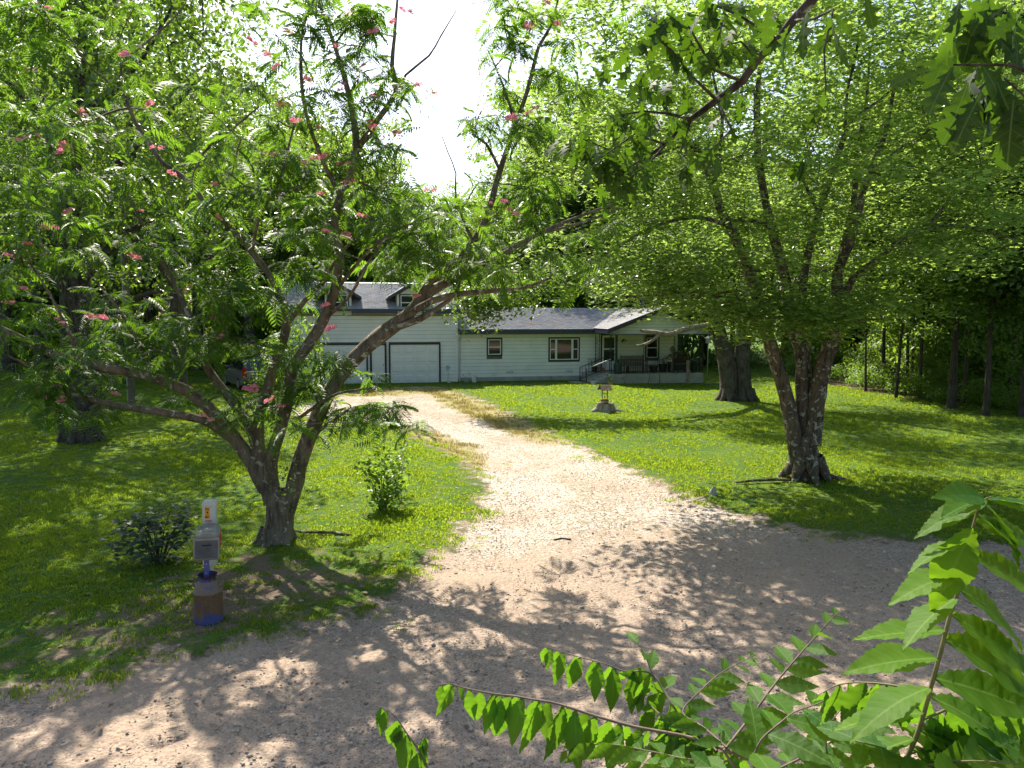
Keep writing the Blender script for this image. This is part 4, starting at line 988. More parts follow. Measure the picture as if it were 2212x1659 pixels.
# ------------------------------------------------------------------ mailbox on a milk can
def canmat():
    m, nd, lk = newmat('rusty_blue_can'); c = coords(nd); s = nd.new('ShaderNodeSeparateXYZ'); lk.new(c, s.inputs[0])
    n1 = noise(nd, lk, 7, 6, c, 0.65); n2 = noise(nd, lk, 40, 4, c)
    rust = mix(nd, lk, n2, (0.10,0.058,0.035), (0.25,0.155,0.10))
    dust = mix(nd, lk, n2, (0.14,0.10,0.08), (0.22,0.165,0.135))
    rust = mix(nd, lk, ramp(nd, lk, s.outputs[2], 0.38, 0.44), rust, dust)
    blue = mix(nd, lk, n2, (0.055,0.062,0.19), (0.10,0.115,0.30))
    f = ramp(nd, lk, math_(nd, lk, 'ADD', math_(nd, lk, 'MULTIPLY', s.outputs[2], -2.0), math_(nd, lk, 'MULTIPLY', n1, 1.9)), 0.62, 0.78)
    col = mix(nd, lk, f, rust, blue); col = mix(nd, lk, ramp(nd, lk, n1, 0.60, 0.66), col, blue)
    col = mix(nd, lk, ramp(nd, lk, s.outputs[2], 0.53, 0.545), col, mix(nd, lk, ramp(nd, lk, n1, .45, .55), (0.055,0.03,0.03), (0.07,0.08,0.24)))
    out_(nd, lk, princ(nd, lk, col, 0.65, 0.3, normal=bumpn(nd, lk, n2, 0.3, 0.004)).outputs[0]); return m
M['can_rust'] = canmat()
M['blue_post'] = surf('blue_painted_steel', (0.09,0.10,0.33), 0.5, 0.4, var=0.15)
M['mail_metal'] = surf('dull_mailbox_metal', (0.23,0.23,0.20), 0.5, 0.4, 0.3, var=0.15, scale=8, dirt=(0.16,0.13,0.10), dscale=6)
M['mail_door'] = surf('dark_mailbox_door', (0.085,0.10,0.12), 0.45, 0.4, 0.3, var=0.3, scale=5, dirt=(0.16,0.17,0.18), dscale=4)
M['tube_cream'] = surf('cream_plastic', (0.52,0.53,0.46), 0.5, 0.35, var=0.05, scale=4, dirt=(0.36,0.36,0.31), dscale=6, dlo=.6)
M['orange'] = surf('orange_sticker', (0.85,0.33,0.015), 0.5, 0.3, var=0.06)
M['red'] = surf('red_plastic', (0.60,0.025,0.025), 0.4, 0.4, var=0.1)
M['ink'] = surf('black_ink', (0.03,0.02,0.02), 0.6, 0.2)
P = gpt(452, 1345); cz = float(gh(P[0], P[1]))
e = empty('milk_can', (P[0], P[1], cz-0.02), 0.0); tag(e, 'rusty old milk can with blue paint near its base at the roadside', 'milk can')
q = MB(); q.lathe([(0.150,0),(0.162,0.015),(0.165,0.05),(0.167,0.385),(0.172,0.392),(0.172,0.402),(0.165,0.41),(0.150,0.455),(0.118,0.515),(0.100,0.535),(0.098,0.575),(0.112,0.605),(0.117,0.612),(0.110,0.612),(0.092,0.575),(0.090,0.45),(0.001,0.44)], 30); q.build('body', M['can_rust'], e, smooth=True)
for sg in (-1, 1): q = MB(); q.tube([(sg*.125,0,.50),(sg*.168,0,.515),(sg*.178,0,.475),(sg*.155,0,.445)], [.010]*4, 6); q.build('handle', M['can_rust'], e)
mbx = empty('mailbox', (P[0]-0.02, P[1], cz+0.39), 0.0); tag(mbx, 'grey metal mailbox with red flag on a blue post standing in the rusty milk can', 'mailbox')
mbx.rotation_euler = (math.radians(0), math.radians(2.5), math.radians(19))
q = MB(); q.box(-.028,.028,-.022,-.016,-.38,.42); q.box(-.028,-.022,-.0155,.02,-.38,.42); q.box(.022,.028,-.0155,.02,-.38,.42); q.build('post', M['blue_post'], mbx)
for z in (0.10, 0.215, 0.33): q = MB(); q.tube([(-.002,-.026,z),(-.002,-.0225,z)], [.007,.007], 8); q.build('bolt', M['cream'], mbx)
# box: flat sides with gently rounded top, long axis away from the road (door faces the road, tipped down a little)
z0 = .425; prof = [(-.135,z0),(.145,z0),(.148,z0+.22),(.140,z0+.27),(.10,z0+.295),(.005,z0+.305),(-.09,z0+.295),(-.128,z0+.27),(-.135,z0+.22)]
q = MB(); q.prism(prof, -.13, .36); q.build('box', M['mail_metal'], mbx, bevel=.004)
q = MB(); q.prism([(-.139,z0-.006),(.149,z0-.006),(.149,z0+.012),(-.139,z0+.012)], -.150, -.131); q.prism([(-.139,z0+.0125),(-.122,z0+.0125),(-.122,z0+.235),(-.139,z0+.235)], -.150, -.131); q.prism([(.132,z0+.0125),(.149,z0+.0125),(.149,z0+.235),(.132,z0+.235)], -.150, -.131); q.prism([(-.139,z0+.2355),(.149,z0+.2355),(.149,z0+.262),(-.139,z0+.262)], -.152, -.131)
q.build('door_rim', M['mail_metal'], mbx)
q = MB(); q.box(-.1215,.1315,-.144,-.1315,z0+.013,z0+.235); dr = q.build('door', M['mail_door'], mbx)
q = MB(); q.box(-.05,.055,-.154,-.1445,z0+.168,z0+.180); q.build('latch', M['ink'], dr)
q = MB(); q.box(-.139,.149,-.1525,-.1505,z0-.006,z0+.008); q.build('rust_edge', M['can_rust'], mbx)
q = MB(); q.box(.150,.158,-.075,-.035,z0+.15,z0+.29); q.tube([(.1485,-.055,z0+.155),(.162,-.055,z0+.155)], [.016,.016], 8); q.box(.158,.164,-.12,-.036,z0+.225,z0+.29); q.build('flag', M['red'], mbx)
q = MB(); q.box(.02,.14,.05,.07,z0-.055,z0-.002); q.build('bracket', M['tube_cream'], mbx)
tb = empty('newspaper_box', (P[0]-0.02-.40*math.sin(math.radians(19))+.035, P[1]+.40*math.cos(math.radians(19)), cz+0.43+z0+0.205), 0.0); tag(tb, 'cream plastic meter-like box with orange sticker behind the mailbox', 'utility box'); tb.rotation_euler = (0, math.radians(1.5), math.radians(17))
q = MB(); q.prism([(-.082,-.50),(.085,-.50),(.085,.29),(.075,.305),(.03,.312),(-.05,.31),(-.076,.30),(-.082,.28)], .0, .15); q.build('shell', M['tube_cream'], tb, bevel=.010)
q = MB(); q.prism([(-.088,.27),(.091,.27),(.091,.30),(.08,.322),(.03,.332),(-.055,.328),(-.08,.314),(-.088,.295)], -.012, .155); q.build('cap', M['tube_cream'], tb, bevel=.006)
q = MB(); q.box(.0,.04,.04,.08,-1.1,-.502); q.build('post', M['tube_cream'], tb)
# shell front sticks up in front of the post: stickers on its road side
q = MB(); q.box(-.052,.006,-.0025,-.0005,.112,.252); st = q.build('sticker', M['orange'], tb)
for k, (x0, x1, z, h) in enumerate(((-.047,.001,.238,.006),(-.043,-.003,.225,.005),(-.046,0,.212,.004),(-.030,-.010,.178,.022),(-.044,-.002,.156,.005),(-.045,-.028,.118,.022),(-.024,-.006,.122,.018))):
    q = MB(); q.box(x0,x1,-.0032,-.0026,z+.003,z+.003+h); q.build('print', M['ink'], st)
q = MB(); q.box(-.046,.032,-.0025,-.0005,.068,.093); rs = q.build('sticker', M['red'], tb)
for k in range(4): q = MB(); q.box(-.038+k*.018,-.028+k*.018,-.0032,-.0026,.074,.087); q.build('print', M['cream'], rs)
for x in (-.035, .015): q = MB(); q.tube([(x,-.003,.262),(x,0,.262)], [.005,.005], 6); q.build('screw', M['ink'], tb)

# ------------------------------------------------------------------ parked car
M['car_paint'] = surf('silver_car_paint', (0.16,0.155,0.145), 0.28, 0.5, 0.5, var=0.03)
M['car_dark'] = surf('car_plastic', (0.025,0.025,0.027), 0.5, 0.4)
M['tyre'] = surf('tyre_rubber', (0.018,0.018,0.018), 0.85, 0.2)
M['rim'] = surf('alloy_rim', (0.45,0.45,0.46), 0.3, 0.5, 0.8)
M['tail_red'] = surf('tail_light_red', (0.55,0.015,0.02), 0.2, 0.6)
def car():
    head = math.atan2(0.84, -0.55)            # direction the nose points to
    pr = gpt(561, 846); fwd = np.array([math.cos(head), math.sin(head)])
    c = empty('parked_car', (pr[0]+fwd[0]*2.25, pr[1]+fwd[1]*2.25+0.3, float(gh(pr[0], pr[1]))), head-math.pi/2)
    tag(c, 'silver grey hatchback seen from behind, parked on the grass left of the garage', 'car')
    # side profile (y forward, z)
    st = [(-2.25,.42,.95,.78),(-2.2,.36,1.0,.86),(-1.9,.30,1.04,.90),(-1.0,.28,1.05,.905),(0.6,.28,1.02,.905),(1.5,.30,.95,.90),(2.1,.34,.82,.82),(2.28,.42,.66,.70)]
    V = []; n = 10
    for y, zb, zt, hw in st:
        for k in range(n):
            a = k/(n-1)*math.pi; sx = -math.cos(a); z = zb+(zt-zb)*0.5
            px_ = hw*np.sign(sx)*abs(sx)**0.35; pz = zb+(zt-zb)*(math.sin(a)**0.5)
            V.append((px_, y, pz))
    Fs = [(j*n+i, (j+1)*n+i, (j+1)*n+i+1, j*n+i+1) for j in range(len(st)-1) for i in range(n-1)] + [(j*n, j*n+n-1, (j+1)*n+n-1, (j+1)*n) for j in range(len(st)-1)] + [tuple(range(n)), tuple((len(st)-1)*n+i for i in range(n))[::-1]]
    MB().add(V, Fs).build('body', M['car_paint'], c, smooth=True)
    # cabin
    cb = [(-2.12,.98,.76),(-1.72,1.56,.62),(-1.2,1.64,.63),(-0.2,1.64,.63),(0.35,1.50,.62),(1.15,.98,.74)]
    V = [(s*.80 if False else s*hw, y, z) for y, z, hw in cb for s in (-1, 1)] ; nb = len(cb)
    V += [(-.82,-2.05,.97),(.82,-2.05,.97),(-.82,1.1,.97),(.82,1.1,.97)]
    Fs = [(2*j,2*j+1,2*j+3,2*j+2) for j in range(nb-1)] + [(0,2,4,6,8,10)[::-1], (1,3,5,7,9,11)]
    MB().add(V, Fs).build('cabin', M['car_paint'], c, bevel=.03)
    q = MB(); q.add([(-.62,-2.115,1.06),(.62,-2.115,1.06),(.54,-1.80,1.50),(-.54,-1.80,1.50),(-.62,-2.10,1.05),(.62,-2.10,1.05),(.54,-1.78,1.49),(-.54,-1.78,1.49)],[(0,1,2,3),(0,4,5,1),(1,5,6,2),(2,6,7,3),(3,7,4,0)]); q.build('rear_window', M['glass'], c)
    for s in (-1, 1):
        q = MB(); xx = lambda z: s*(.815-(z-.98)*.27)
        for y0, y1, y2, y3 in ((-1.75,-0.75,-0.75,-1.55),(-0.65,0.85,0.30,-0.65)):
            q.add([(xx(1.05)+s*.0,y0,1.05),(xx(1.05),y1,1.05),(xx(1.5),y2,1.5),(xx(1.5),y3,1.5)],[(0,1,2,3)])
        q.build('side_window', M['glass'], c)
        q = MB(); q.prism([(s*.66 if s > 0 else -.86,.72),(.86 if s > 0 else -.66,.72),(.82 if s > 0 else -.70,1.18),(.72 if s > 0 else -.80,1.18)], -2.27, -2.02); q.build('tail_light', M['tail_red'], c, bevel=.02)
        q = MB(); q.box(s*.84-.06, s*.84+.12 if s > 0 else s*.84+.06, .75, .85, 1.0, 1.12) if s > 0 else q.box(-.96,-.78,.75,.85,1.0,1.12); q.build('wing_mirror', M['car_paint'], c, bevel=.02)
    q = MB(); q.box(-.86,.86,-2.38,-2.1,.36,.60); q.build('bumper', M['car_paint'], c, bevel=.05); q = MB(); q.box(-.80,.80,-2.395,-2.384,.36,.42); q.build('bumper_strip', M['car_dark'], c)
    q = MB(); q.box(-.26,.26,-2.30,-2.262,.74,.88); q.build('number_plate', M['cream'], c)
    for s in (-1, 1):
        for y in (-1.38, 1.38):
            q = MB(); q.tube([(s*.68,y,.33),(s*.70,y,.33),(s*.88,y,.33),(s*.90,y,.33)], [.28,.33,.33,.28], 22); w_ = q.build('wheel', M['tyre'], c)
            q = MB(); q.tube([(s*.86,y,.33),(s*.912,y,.33)], [.20,.20], 18); q.build('rim', M['rim'], w_)
car()

# ------------------------------------------------------------------ utility pole, fallen limb, rock
M['pole_wood'] = surf('pole_wood', (0.16,0.13,0.105), 0.85, 0.15, var=0.25, scale=6, stretch=(1, 1, 0.2), bump=0.3)
P = gpt(285, 868); e = empty('utility_pole', (P[0], P[1], float(gh(P[0], P[1])))); tag(e, 'brown wooden utility pole with a pale conduit down its left side among the left trees', 'utility pole')
q = MB(); q.tube([(0,0,-.2),(0,0,4),(.03,0,9.0)], [.14,.125,.10], 12); q.build('pole', M['pole_wood'], e, smooth=True); q = MB(); q.tube([(-.15,-.03,0),(-.14,-.03,6.5)], [.03,.03], 6); q.build('conduit', M['galv'], e)
q = MB(); q.box(-.9,.9,-.06,.05,8.3,8.42); q.build('crossarm', M['pole_wood'], e)
P = gpt(1536, 1070); e = MB().add([(0,0,0),(.10,-.05,.02),(.16,.10,.04),(.05,.20,.03),(-.05,.10,.02),(.03,.02,.20),(.12,.06,.22),(.10,.15,.17),(.01,.12,.14)],[(0,1,6,5),(1,2,7,6),(2,3,8,7),(3,4,8),(4,0,5,8),(5,6,7,8)]).build('rock', M['concrete'], None, bevel=.02, loc=(P[0],P[1],float(gh(P[0],P[1]))-.02)); tag(e, 'pale jagged rock at the edge of the gravel beside the lawn', 'rock')
P = gpt(1196, 1163); e = MB().tube([(0,0,.01),(.12,.05,.02),(.30,.03,.02)], [.018,.02,.01], 6).build('fallen_stick', M['bark_dark'], None, loc=(P[0],P[1],float(gh(P[0],P[1]))-.04)); tag(e, 'short dark stick lying in the middle of the gravel drive', 'stick')
P = gpt(700, 1330); e = MB().tube([(0,0,.03),(-.35,.1,.05),(-.8,.16,.04),(-1.05,.28,.02)], [.02,.028,.025,.012], 7).build('surface_root', M['bark_maple'], None, loc=(gpt(760,1160)[0],gpt(760,1160)[1],0)); tag(e, 'grey surface root lying in the shaded grass right of the mimosa trunk', 'root')
P = gpt(1590, 1045); e = MB().tube([(0,0,.03),(.5,.18,.04),(1.0,.30,.03),(1.35,.32,.02)], [.02,.03,.035,.03], 7).build('surface_root', M['bark_maple'], None, loc=(P[0],P[1],0)); tag(e, 'thin surface root running through the grass left of the maple base', 'root')
# ------------------------------------------------------------------ trees
def in_poly(poly, x, y):
    poly = np.asarray(poly, float); ins = np.zeros(np.shape(x), bool); n = len(poly)
    for i in range(n):
        a = poly[i]; b = poly[(i+1) % n]
        c = (a[1] <= y) != (b[1] <= y)
        with np.errstate(divide='ignore', invalid='ignore'): xi = a[0]+(y-a[1])*(b[0]-a[0])/(b[1]-a[1])
        ins ^= c & (x < xi)
    return ins
SKYGAP = [(845,-60),(1010,-60),(1030,60),(1015,200),(975,260),(1000,392),(850,392),(872,300),(905,270),(900,215),(935,190),(905,120),(860,70)]
HOUSEVIEW = [(770,655),(1010,640),(1250,652),(1420,655),(1520,690),(1535,860),(1180,900),(960,870),(770,850)]
def clear_of(C, *polys):
    x, y = proj(C); k = np.ones(len(C), bool)
    for p in polys: k &= ~in_poly(p, x, y)
    return k
def tree_thing(name, label, base, wood, crown, barkm, leafm, group=None, extra=None):
    e = empty(name, base); tag(e, label, 'tree', group)
    link('trunk', wood.mesh('trunk', [barkm], base, True), e)
    if crown is not None and crown.n: tag(link('crown', crown.mesh('crown', [leafm], base), e), kind='stuff')
    return e
def ellip(g, n, c, r, shell=0.5, zmin=None):
    d = g.normal(size=(n, 3)); d /= np.linalg.norm(d, axis=1, keepdims=True)
    P = np.array(c)+d*np.array(r)*(shell+(1-shell)*g.random((n, 1))**0.7)
    if zmin is not None: P = P[P[:, 2] > zmin]
    return P

# ---- mimosa
def mimosa():
    g = rng(101)
    B = [(600,1172,12.0,46),(600,1150,12.0,38)]
    L = []
    def lb(*spec): L.append(px_limb(spec, .88))
    lb((598,1176,12.0,52),(600,1158,12.0,40),(604,1120,12.0,35),(604,1085,12.0,33),(598,1060,12.0,26))
    lb((612,1120,12.0,24),(632,1060,12.0,22),(652,985,12.0,20),(674,928,12.0,19),(700,868,12.05,18),(728,822,12.1,17),(768,772,12.1,19),(822,724,12.15,19),(880,682,12.2,16),(905,650,12.2,13),(942,622,12.25,12),(1005,590,12.3,10),(1080,553,12.4,8),(1150,512,12.5,6),(1225,478,12.6,4),(1325,440,12.7,2.5))
    lb((900,655,12.2,11),(935,600,12.2,9),(990,560,12.2,9),(1045,482,12.2,8),(1080,368,12.25,7),(1114,268,12.3,5.5),(1140,194,12.3,5),(1164,100,12.35,4),(1190,56,12.4,3),(1215,-40,12.4,2))
    lb((1020,520,12.2,4),(985,430,12.0,2.2),(985,375,12.0,1.8),(968,330,12.0,1.4),(955,295,11.9,1))
    lb((1080,368,12.25,4),(1050,310,12.1,3),(1020,290,12.0,2.5),(1040,240,12.0,2))
    lb((1114,268,12.3,3.5),(1085,180,12.0,2.5),(1055,110,12.0,2))
    lb((850,705,12.15,10),(905,665,12.0,9),(965,640,11.9,8),(1050,629,11.8,6.5),(1130,622,11.7,4),(1190,600,11.6,2.5))
    lb((880,684,12.2,9),(840,712,12.1,9),(905,690,12.0,8),(950,662,12.0,6),(985,632,12.0,4),(1010,560,12.0,3))
    lb((940,622,12.25,7),(1010,580,12.5,6),(1100,535,12.8,5),(1170,505,13.0,4),(1260,480,13.2,3),(1340,450,13.3,2))
    # middle stem
    lb((598,1110,12.0,20),(590,1055,11.95,18),(584,1000,11.9,17),(602,935,11.9,16),(622,860,11.9,15),(632,795,11.9,14),(668,742,11.9,14),(700,690,11.9,13),(722,632,11.9,12),(734,560,11.9,11),(722,480,11.9,10.5),(735,425,11.9,10),(757,383,11.9,9.5),(770,322,11.9,9),(763,250,11.9,7.5),(743,165,11.9,6),(720,90,11.9,4.5),(690,10,11.9,3.5),(668,-80,11.8,2))
    lb((770,325,11.9,8),(813,262,11.8,7),(855,200,11.75,6),(847,143,11.7,5),(852,80,11.7,4),(858,5,11.7,3),(868,-80,11.7,2))
    lb((857,200,11.75,3.5),(876,162,11.7,3),(927,120,11.6,2.5),(952,78,11.6,1.8),(986,22,11.6,1))
    lb((735,425,11.9,6),(690,330,11.6,5),(660,240,11.4,4.5),(650,150,11.3,4),(655,60,11.2,3),(690,-30,11.2,2))
    lb((722,632,11.9,5),(780,560,11.5,4),(850,500,11.3,3),(930,470,11.1,2))
    lb((700,690,11.9,5),(755,640,11.4,4),(800,560,11.1,3),(860,480,11.0,2))
    # left-centre stem
    lb((585,1085,12.0,18),(568,1020,12.0,15),(560,955,12.0,14),(560,900,12.0,13),(575,850,12.05,12),(592,790,12.1,12),(618,712,12.1,11),(612,655,12.1,9),(598,625,12.1,8.5),(578,588,12.1,8),(545,545,12.1,7.5),(500,492,12.1,7),(450,450,12.1,6.5),(412,396,12.1,6),(350,350,12.1,5.5),(320,306,12.1,5),(293,266,12.1,4.5),(268,198,12.1,4),(262,140,12.1,3),(300,105,12.1,2.5),(370,45,12.1,2),(400,8,12.1,1.5))
    lb((620,700,12.1,7),(660,648,12.0,6),(696,613,12.0,5),(720,570,11.9,4),(760,520,11.8,3),(800,480,11.8,2))
    lb((545,545,12.1,4),(560,470,11.8,3.5),(600,400,11.6,3),(620,330,11.4,2.5),(640,250,11.3,2))
    lb((412,396,12.1,4),(440,330,11.8,3),(500,280,11.6,2.5),(560,230,11.5,2))
    lb((268,198,12.1,2.5),(200,150,11.8,2),(150,80,11.6,1.5))
    lb((293,266,12.1,2.5),(345,292,12.0,2),(410,295,12.0,1.5))
    # left limbs, low
    lb((575,1060,12.0,19),(545,1000,12.0,18),(512,955,11.95,17),(470,902,11.9,16),(438,868,11.8,15),(400,842,11.75,14),(330,815,11.7,13),(280,805,11.65,12),(180,785,11.5,11),(100,758,11.4,10),(40,728,11.3,9),(-40,690,11.2,7),(-160,640,11.0,4))
    lb((520,965,11.95,10),(455,915,11.8,10),(430,905,11.75,10),(345,890,11.6,9.5),(290,882,11.5,9),(215,868,11.4,7.5),(150,845,11.2,6),(80,800,11.0,4),(20,770,10.8,2.5))
    lb((560,1000,12.0,15),(545,930,12.1,14),(512,880,12.2,12),(478,835,12.25,11),(448,795,12.3,10),(430,730,12.3,8),(400,660,12.2,7),(370,600,12.1,5),(330,520,12.0,4),(300,470,11.9,3))
    lb((650,900,11.7,5),(690,872,11.5,4.5),(730,850,11.4,3.5),(775,842,11.3,2.5),(815,836,11.2,2))
    lb((654,985,12.0,5),(690,930,11.8,4.5),(725,905,11.6,3.5),(760,880,11.4,3))
    lb((180,785,11.5,5),(150,720,11.2,4),(110,640,11.0,3),(60,560,10.8,2))
    lb((330,815,11.7,5),(300,740,11.3,4),(250,660,11.0,3),(190,590,10.8,2))
    # crown anchors
    A = []
    for li, (P, R) in enumerate(L):
        if li == 0: continue
        Pp, Rr = smooth_path(P, R, 0.3)
        for p, r in zip(Pp, Rr):
            if r < 0.075 and g.random() < 0.66:
                for q in range(1+(g.random() < .5)):
                    d = g.normal(size=3)*np.array([0.75, 0.95, 0.40]); d[2] += 0.12; A.append(p+d)
    A = np.array(A)
    px, py = proj(A)
    extra = [(560,600),(505,740),(470,480),(610,790),(668,852),(540,870),(505,905),(700,935),(745,880),(800,878),(850,900),(880,918),(770,905),(520,810),(470,770),(430,740),(380,770),(640,830),(690,800),(730,790),(560,760),(590,680),(540,650),(470,610),(660,590),(620,520),(690,470),(760,440),(820,420),(880,450),(940,480),(860,380),(820,320),(900,300),(860,250),(700,400),(600,300),(520,330),(430,480),(350,470),(380,550),(270,530),(200,560),(120,560),(60,480),(30,610),(30,700),(90,690),(70,400),(40,90),(90,50),(110,240),(30,240),(180,300),(60,320),(140,420),(240,690),(310,700),(300,770),(370,700),(220,840),(110,850),(160,900),(60,830),(700,20),(740,60),(800,40),(780,120),(830,180),(650,60),(600,140),(1090,250),(1130,120),(1170,60),(1100,60),(1180,180),(1060,300),(1140,330),(1180,280),(1020,280),(1050,420),(1110,440),(990,470),(1150,400),(930,560),(880,560),(820,560),(880,520),(960,520),(1050,540),(1000,600),(1100,600),(1200,560),(1250,520),(1060,590),(750,230),(700,160),(690,260),(650,350),(560,420),(640,440),(500,560),(440,620),(500,650),(450,680),(590,870),(480,850),
             (30,20),(75,20),(120,90),(15,150),(180,30),(220,110),(20,330),(25,420),(130,350),(200,420),(250,380)]
    g2 = rng(7)
    X = []
    for a, b in extra:
        for q in range(2): X.append(atY(a+g2.normal()*16, b+g2.normal()*12-12, 10.9+1.6*g2.random()))
    A = np.vstack([A, X])
    k = clear_of(A, SKYGAP, [(700,655),(900,640),(1020,650),(1300,650),(1500,690),(1480,850),(960,880),(930,880),(880,800),(760,760)]) | (np.arange(len(A)) >= len(A)-len(X))
    px, py = proj(A); k &= (py < 925) & ~((py > 905) & (px < 480))
    k &= clear_of(A, [(500,772),(630,772),(630,852),(500,852)], [(225,800),(440,795),(470,850),(225,868)])
    A = A[k]
    wood, A = grow(L, A, g, 0.9, 0.0045, 0.22, nb=10, maxlen=2.2)
    # root flare
    bpt = np.array(L[0][0][0])
    for a in range(6):
        an = a*1.05+0.3; V, Q = tube([bpt+[math.cos(an)*.14, math.sin(an)*.14, .26], bpt+[math.cos(an)*.27, math.sin(an)*.27, .06], bpt+[math.cos(an)*.50, math.sin(an)*.50, -.07]], [.14, .09, .04], 7, .05, a); wood.add(V, Q=Q)
    base = np.array([bpt[0], bpt[1], 0.0])
    e = empty('mimosa_tree', base); tag(e, 'spreading multi-stemmed mimosa tree with feathery leaves and pink flowers beside the mailbox', 'tree')
    link('trunk', wood.mesh('trunk', [M['bark_mimosa']], base, True), e)
    # feathery fronds
    def frond(seed):
        q = rng(seed); V = []; T = []; n = 9; Lr = 1.0
        bend = 0.45+0.65*q.random()
        rp = lambda t: np.array([0.10*math.sin(t*2+seed)*t, t*(1-.18*bend*t), -bend*0.62*t*t])
        for i in range(n):
            t = 0.16+0.84*i/(n-1); c = rp(t); pl = 0.42*math.sin(math.pi*(0.18+0.72*t))**0.7
            for s in (-1, 1):
                dirv = np.array([s*0.86, 0.50, -0.10]); dirv /= np.linalg.norm(dirv); pl2 = pl*(0.85+.3*q.random()); w_ = 0.040
                m_ = c+dirv*pl2*0.55+np.array([0,0,-.02]); tip = c+dirv*pl2+np.array([0,0,-(.10+.22*q.random())*pl2*1.4]); wv = np.array([-dirv[1]*s, dirv[0]*s, 0.25])*w_*s
                b = len(V); V += [c, m_+wv, m_-wv, tip]; T += [(b, b+2, b+1), (b+1, b+2, b+3)]
        for i in range(4):
            a, c = rp(i/4), rp((i+1)/4); b = len(V); V += [a+[.008,0,0], a-[.008,0,0], c-[.006,0,0], c+[.006,0,0]]; T += [(b,b+1,b+2),(b,b+2,b+3)]
        return np.array(V), np.array(T)
    FR = [frond(s) for s in range(8)]
    C = []; D = []
    for a in A:
        n = 8+g.integers(0, 5); th0 = g.random()*6.28
        for q in range(n):
            th = th0+q*6.28/n+g.normal()*.3
            C.append(a+g.normal(size=3)*np.array([.10, .10, .05])); D.append((math.cos(th), math.sin(th), -0.12+0.33*g.normal()))
    C = np.array(C); D = np.array(D)
    S = 0.31*np.exp(g.normal(size=len(C))*0.22)
    tipc = C + D*S[:, None]*0.6
    kk = clear_of(tipc, SKYGAP); C, D, S, tipc = C[kk], D[kk], S[kk], tipc[kk]
    px, py = proj(tipc); vis = (px > 0) & (px < 2212) & (py > 0) & (py < 1000)
    score = np.where(vis, S/tipc[:, 1], 0); big = set(np.argsort(-score)[:300].tolist())
    geo = Geo(); fm = []
    for i, (V, T) in enumerate(FR): fm.append(np_mesh('frond', V, [T], {'tint': np.full(len(V), 0.15+0.1*i)}, [M['leaf_mimosa']]))
    for i in range(len(C)):
        d = D[i]/np.linalg.norm(D[i]); x = np.cross(d, [0,0,1.0]); x /= np.linalg.norm(x); z = np.cross(x, d)
        rl = g.normal()*.35; x, z = x*math.cos(rl)+z*math.sin(rl), z*math.cos(rl)-x*math.sin(rl)
        R = np.stack([x, d, z], 1)*S[i]
        if i in big:
            o = link('frond', fm[i % 8], e); m4 = np.eye(4); m4[:3, :3] = R; m4[:3, 3] = C[i]-base; o.matrix_local = Matrix(m4.tolist())
        else:
            V, T = FR[i % 8]; geo.add(V@R.T+C[i], T=T, tint=np.full(len(V), min(1, max(0, g.random()))))
    tag(link('crown', geo.mesh('crown', [M['leaf_mimosa']], base), e), kind='stuff')
    # flowers: pink powder puffs
    m, nd, lk = newmat('mimosa_flower'); t = attr(nd, 'tint'); col = mix(nd, lk, ramp(nd, lk, t, 0.0, 0.55), (0.88,0.74,0.70), (0.83,0.31,0.40)); p = princ(nd, lk, col, 0.7, 0.2)
    tr = nd.new('ShaderNodeBsdfTranslucent'); lk.new(col, tr.inputs['Color']); ms = nd.new('ShaderNodeMixShader'); ms.inputs[0].default_value = .45; lk.new(p.outputs[0], ms.inputs[1]); lk.new(tr.outputs[0], ms.inputs[2]); out_(nd, lk, ms.outputs[0])
    fl = []
    for sd in range(4):
        q = rng(900+sd); V = []; T = []; tt = []
        for puff in range(2+sd % 3):
            c0 = q.normal(size=3)*np.array([.055,.04,.02]); r = .034+.014*q.random()
            for f in range(46):
                d = q.normal(size=3); d[2] = abs(d[2])*.8+.05; d /= np.linalg.norm(d); s_ = np.cross(d, q.normal(size=3)); s_ /= np.linalg.norm(s_); b = len(V)
                V += [c0, c0+d*r+s_*.0045, c0+d*r-s_*.0045]; T.append((b, b+1, b+2)); tt += [0.0, 1.0, .8]
        fl.append(np_mesh('flower', np.array(V), [np.array(T)], {'tint': np.array(tt)}, [m]))
    F2 = [(65,530),(12,550),(780,470),(790,535),(45,625),(15,655),(140,800),(130,695),(110,680),(195,682),(215,690),(455,905),(462,690),(705,660),(712,715),(590,860),(612,880),(550,845),(535,845),(400,628),(470,470),(300,455),(290,560),(345,320),(375,380),(320,225),(150,460),(40,300),(75,290),(130,330),(140,315),(100,490),(165,575),(805,70),(820,210),(740,190),(690,280),(640,260),(600,145),(580,118),(628,75),(860,285),(800,275),(870,20),(850,45),(755,30),(740,360),(760,390),(690,420),(700,500),(750,515),(935,410),(1060,440),(1090,435),(1110,260),(1110,460),(1175,5),(1200,50),(1145,60),(1145,240),(910,185),(940,200),(700,345),(660,350),(560,190),(545,90),(590,340),(520,310),(460,400),(270,120),(170,250),(60,150),(105,20),(660,170),(610,230),(780,150),(725,100),(900,640),(480,730),(250,850),(90,840),(100,860),(130,870)]
    for i, (a, b) in enumerate(F2):
        p_ = atY(a, b, 10.6+1.2*g.random()); j = np.argmin(np.linalg.norm(C-p_, axis=1))
        if np.linalg.norm(C[j]-p_) > .8: p_ = atY(a, b, C[np.argmin((proj(C)[0]-a)**2+(proj(C)[1]-b)**2)][1]-.1)
        o = link('flower', fl[i % 4], e); o.location = tuple(p_-base); o.rotation_euler = (g.normal()*.3, g.normal()*.3, g.random()*6); s = .95+.5*g.random(); o.scale = (s, s, s)
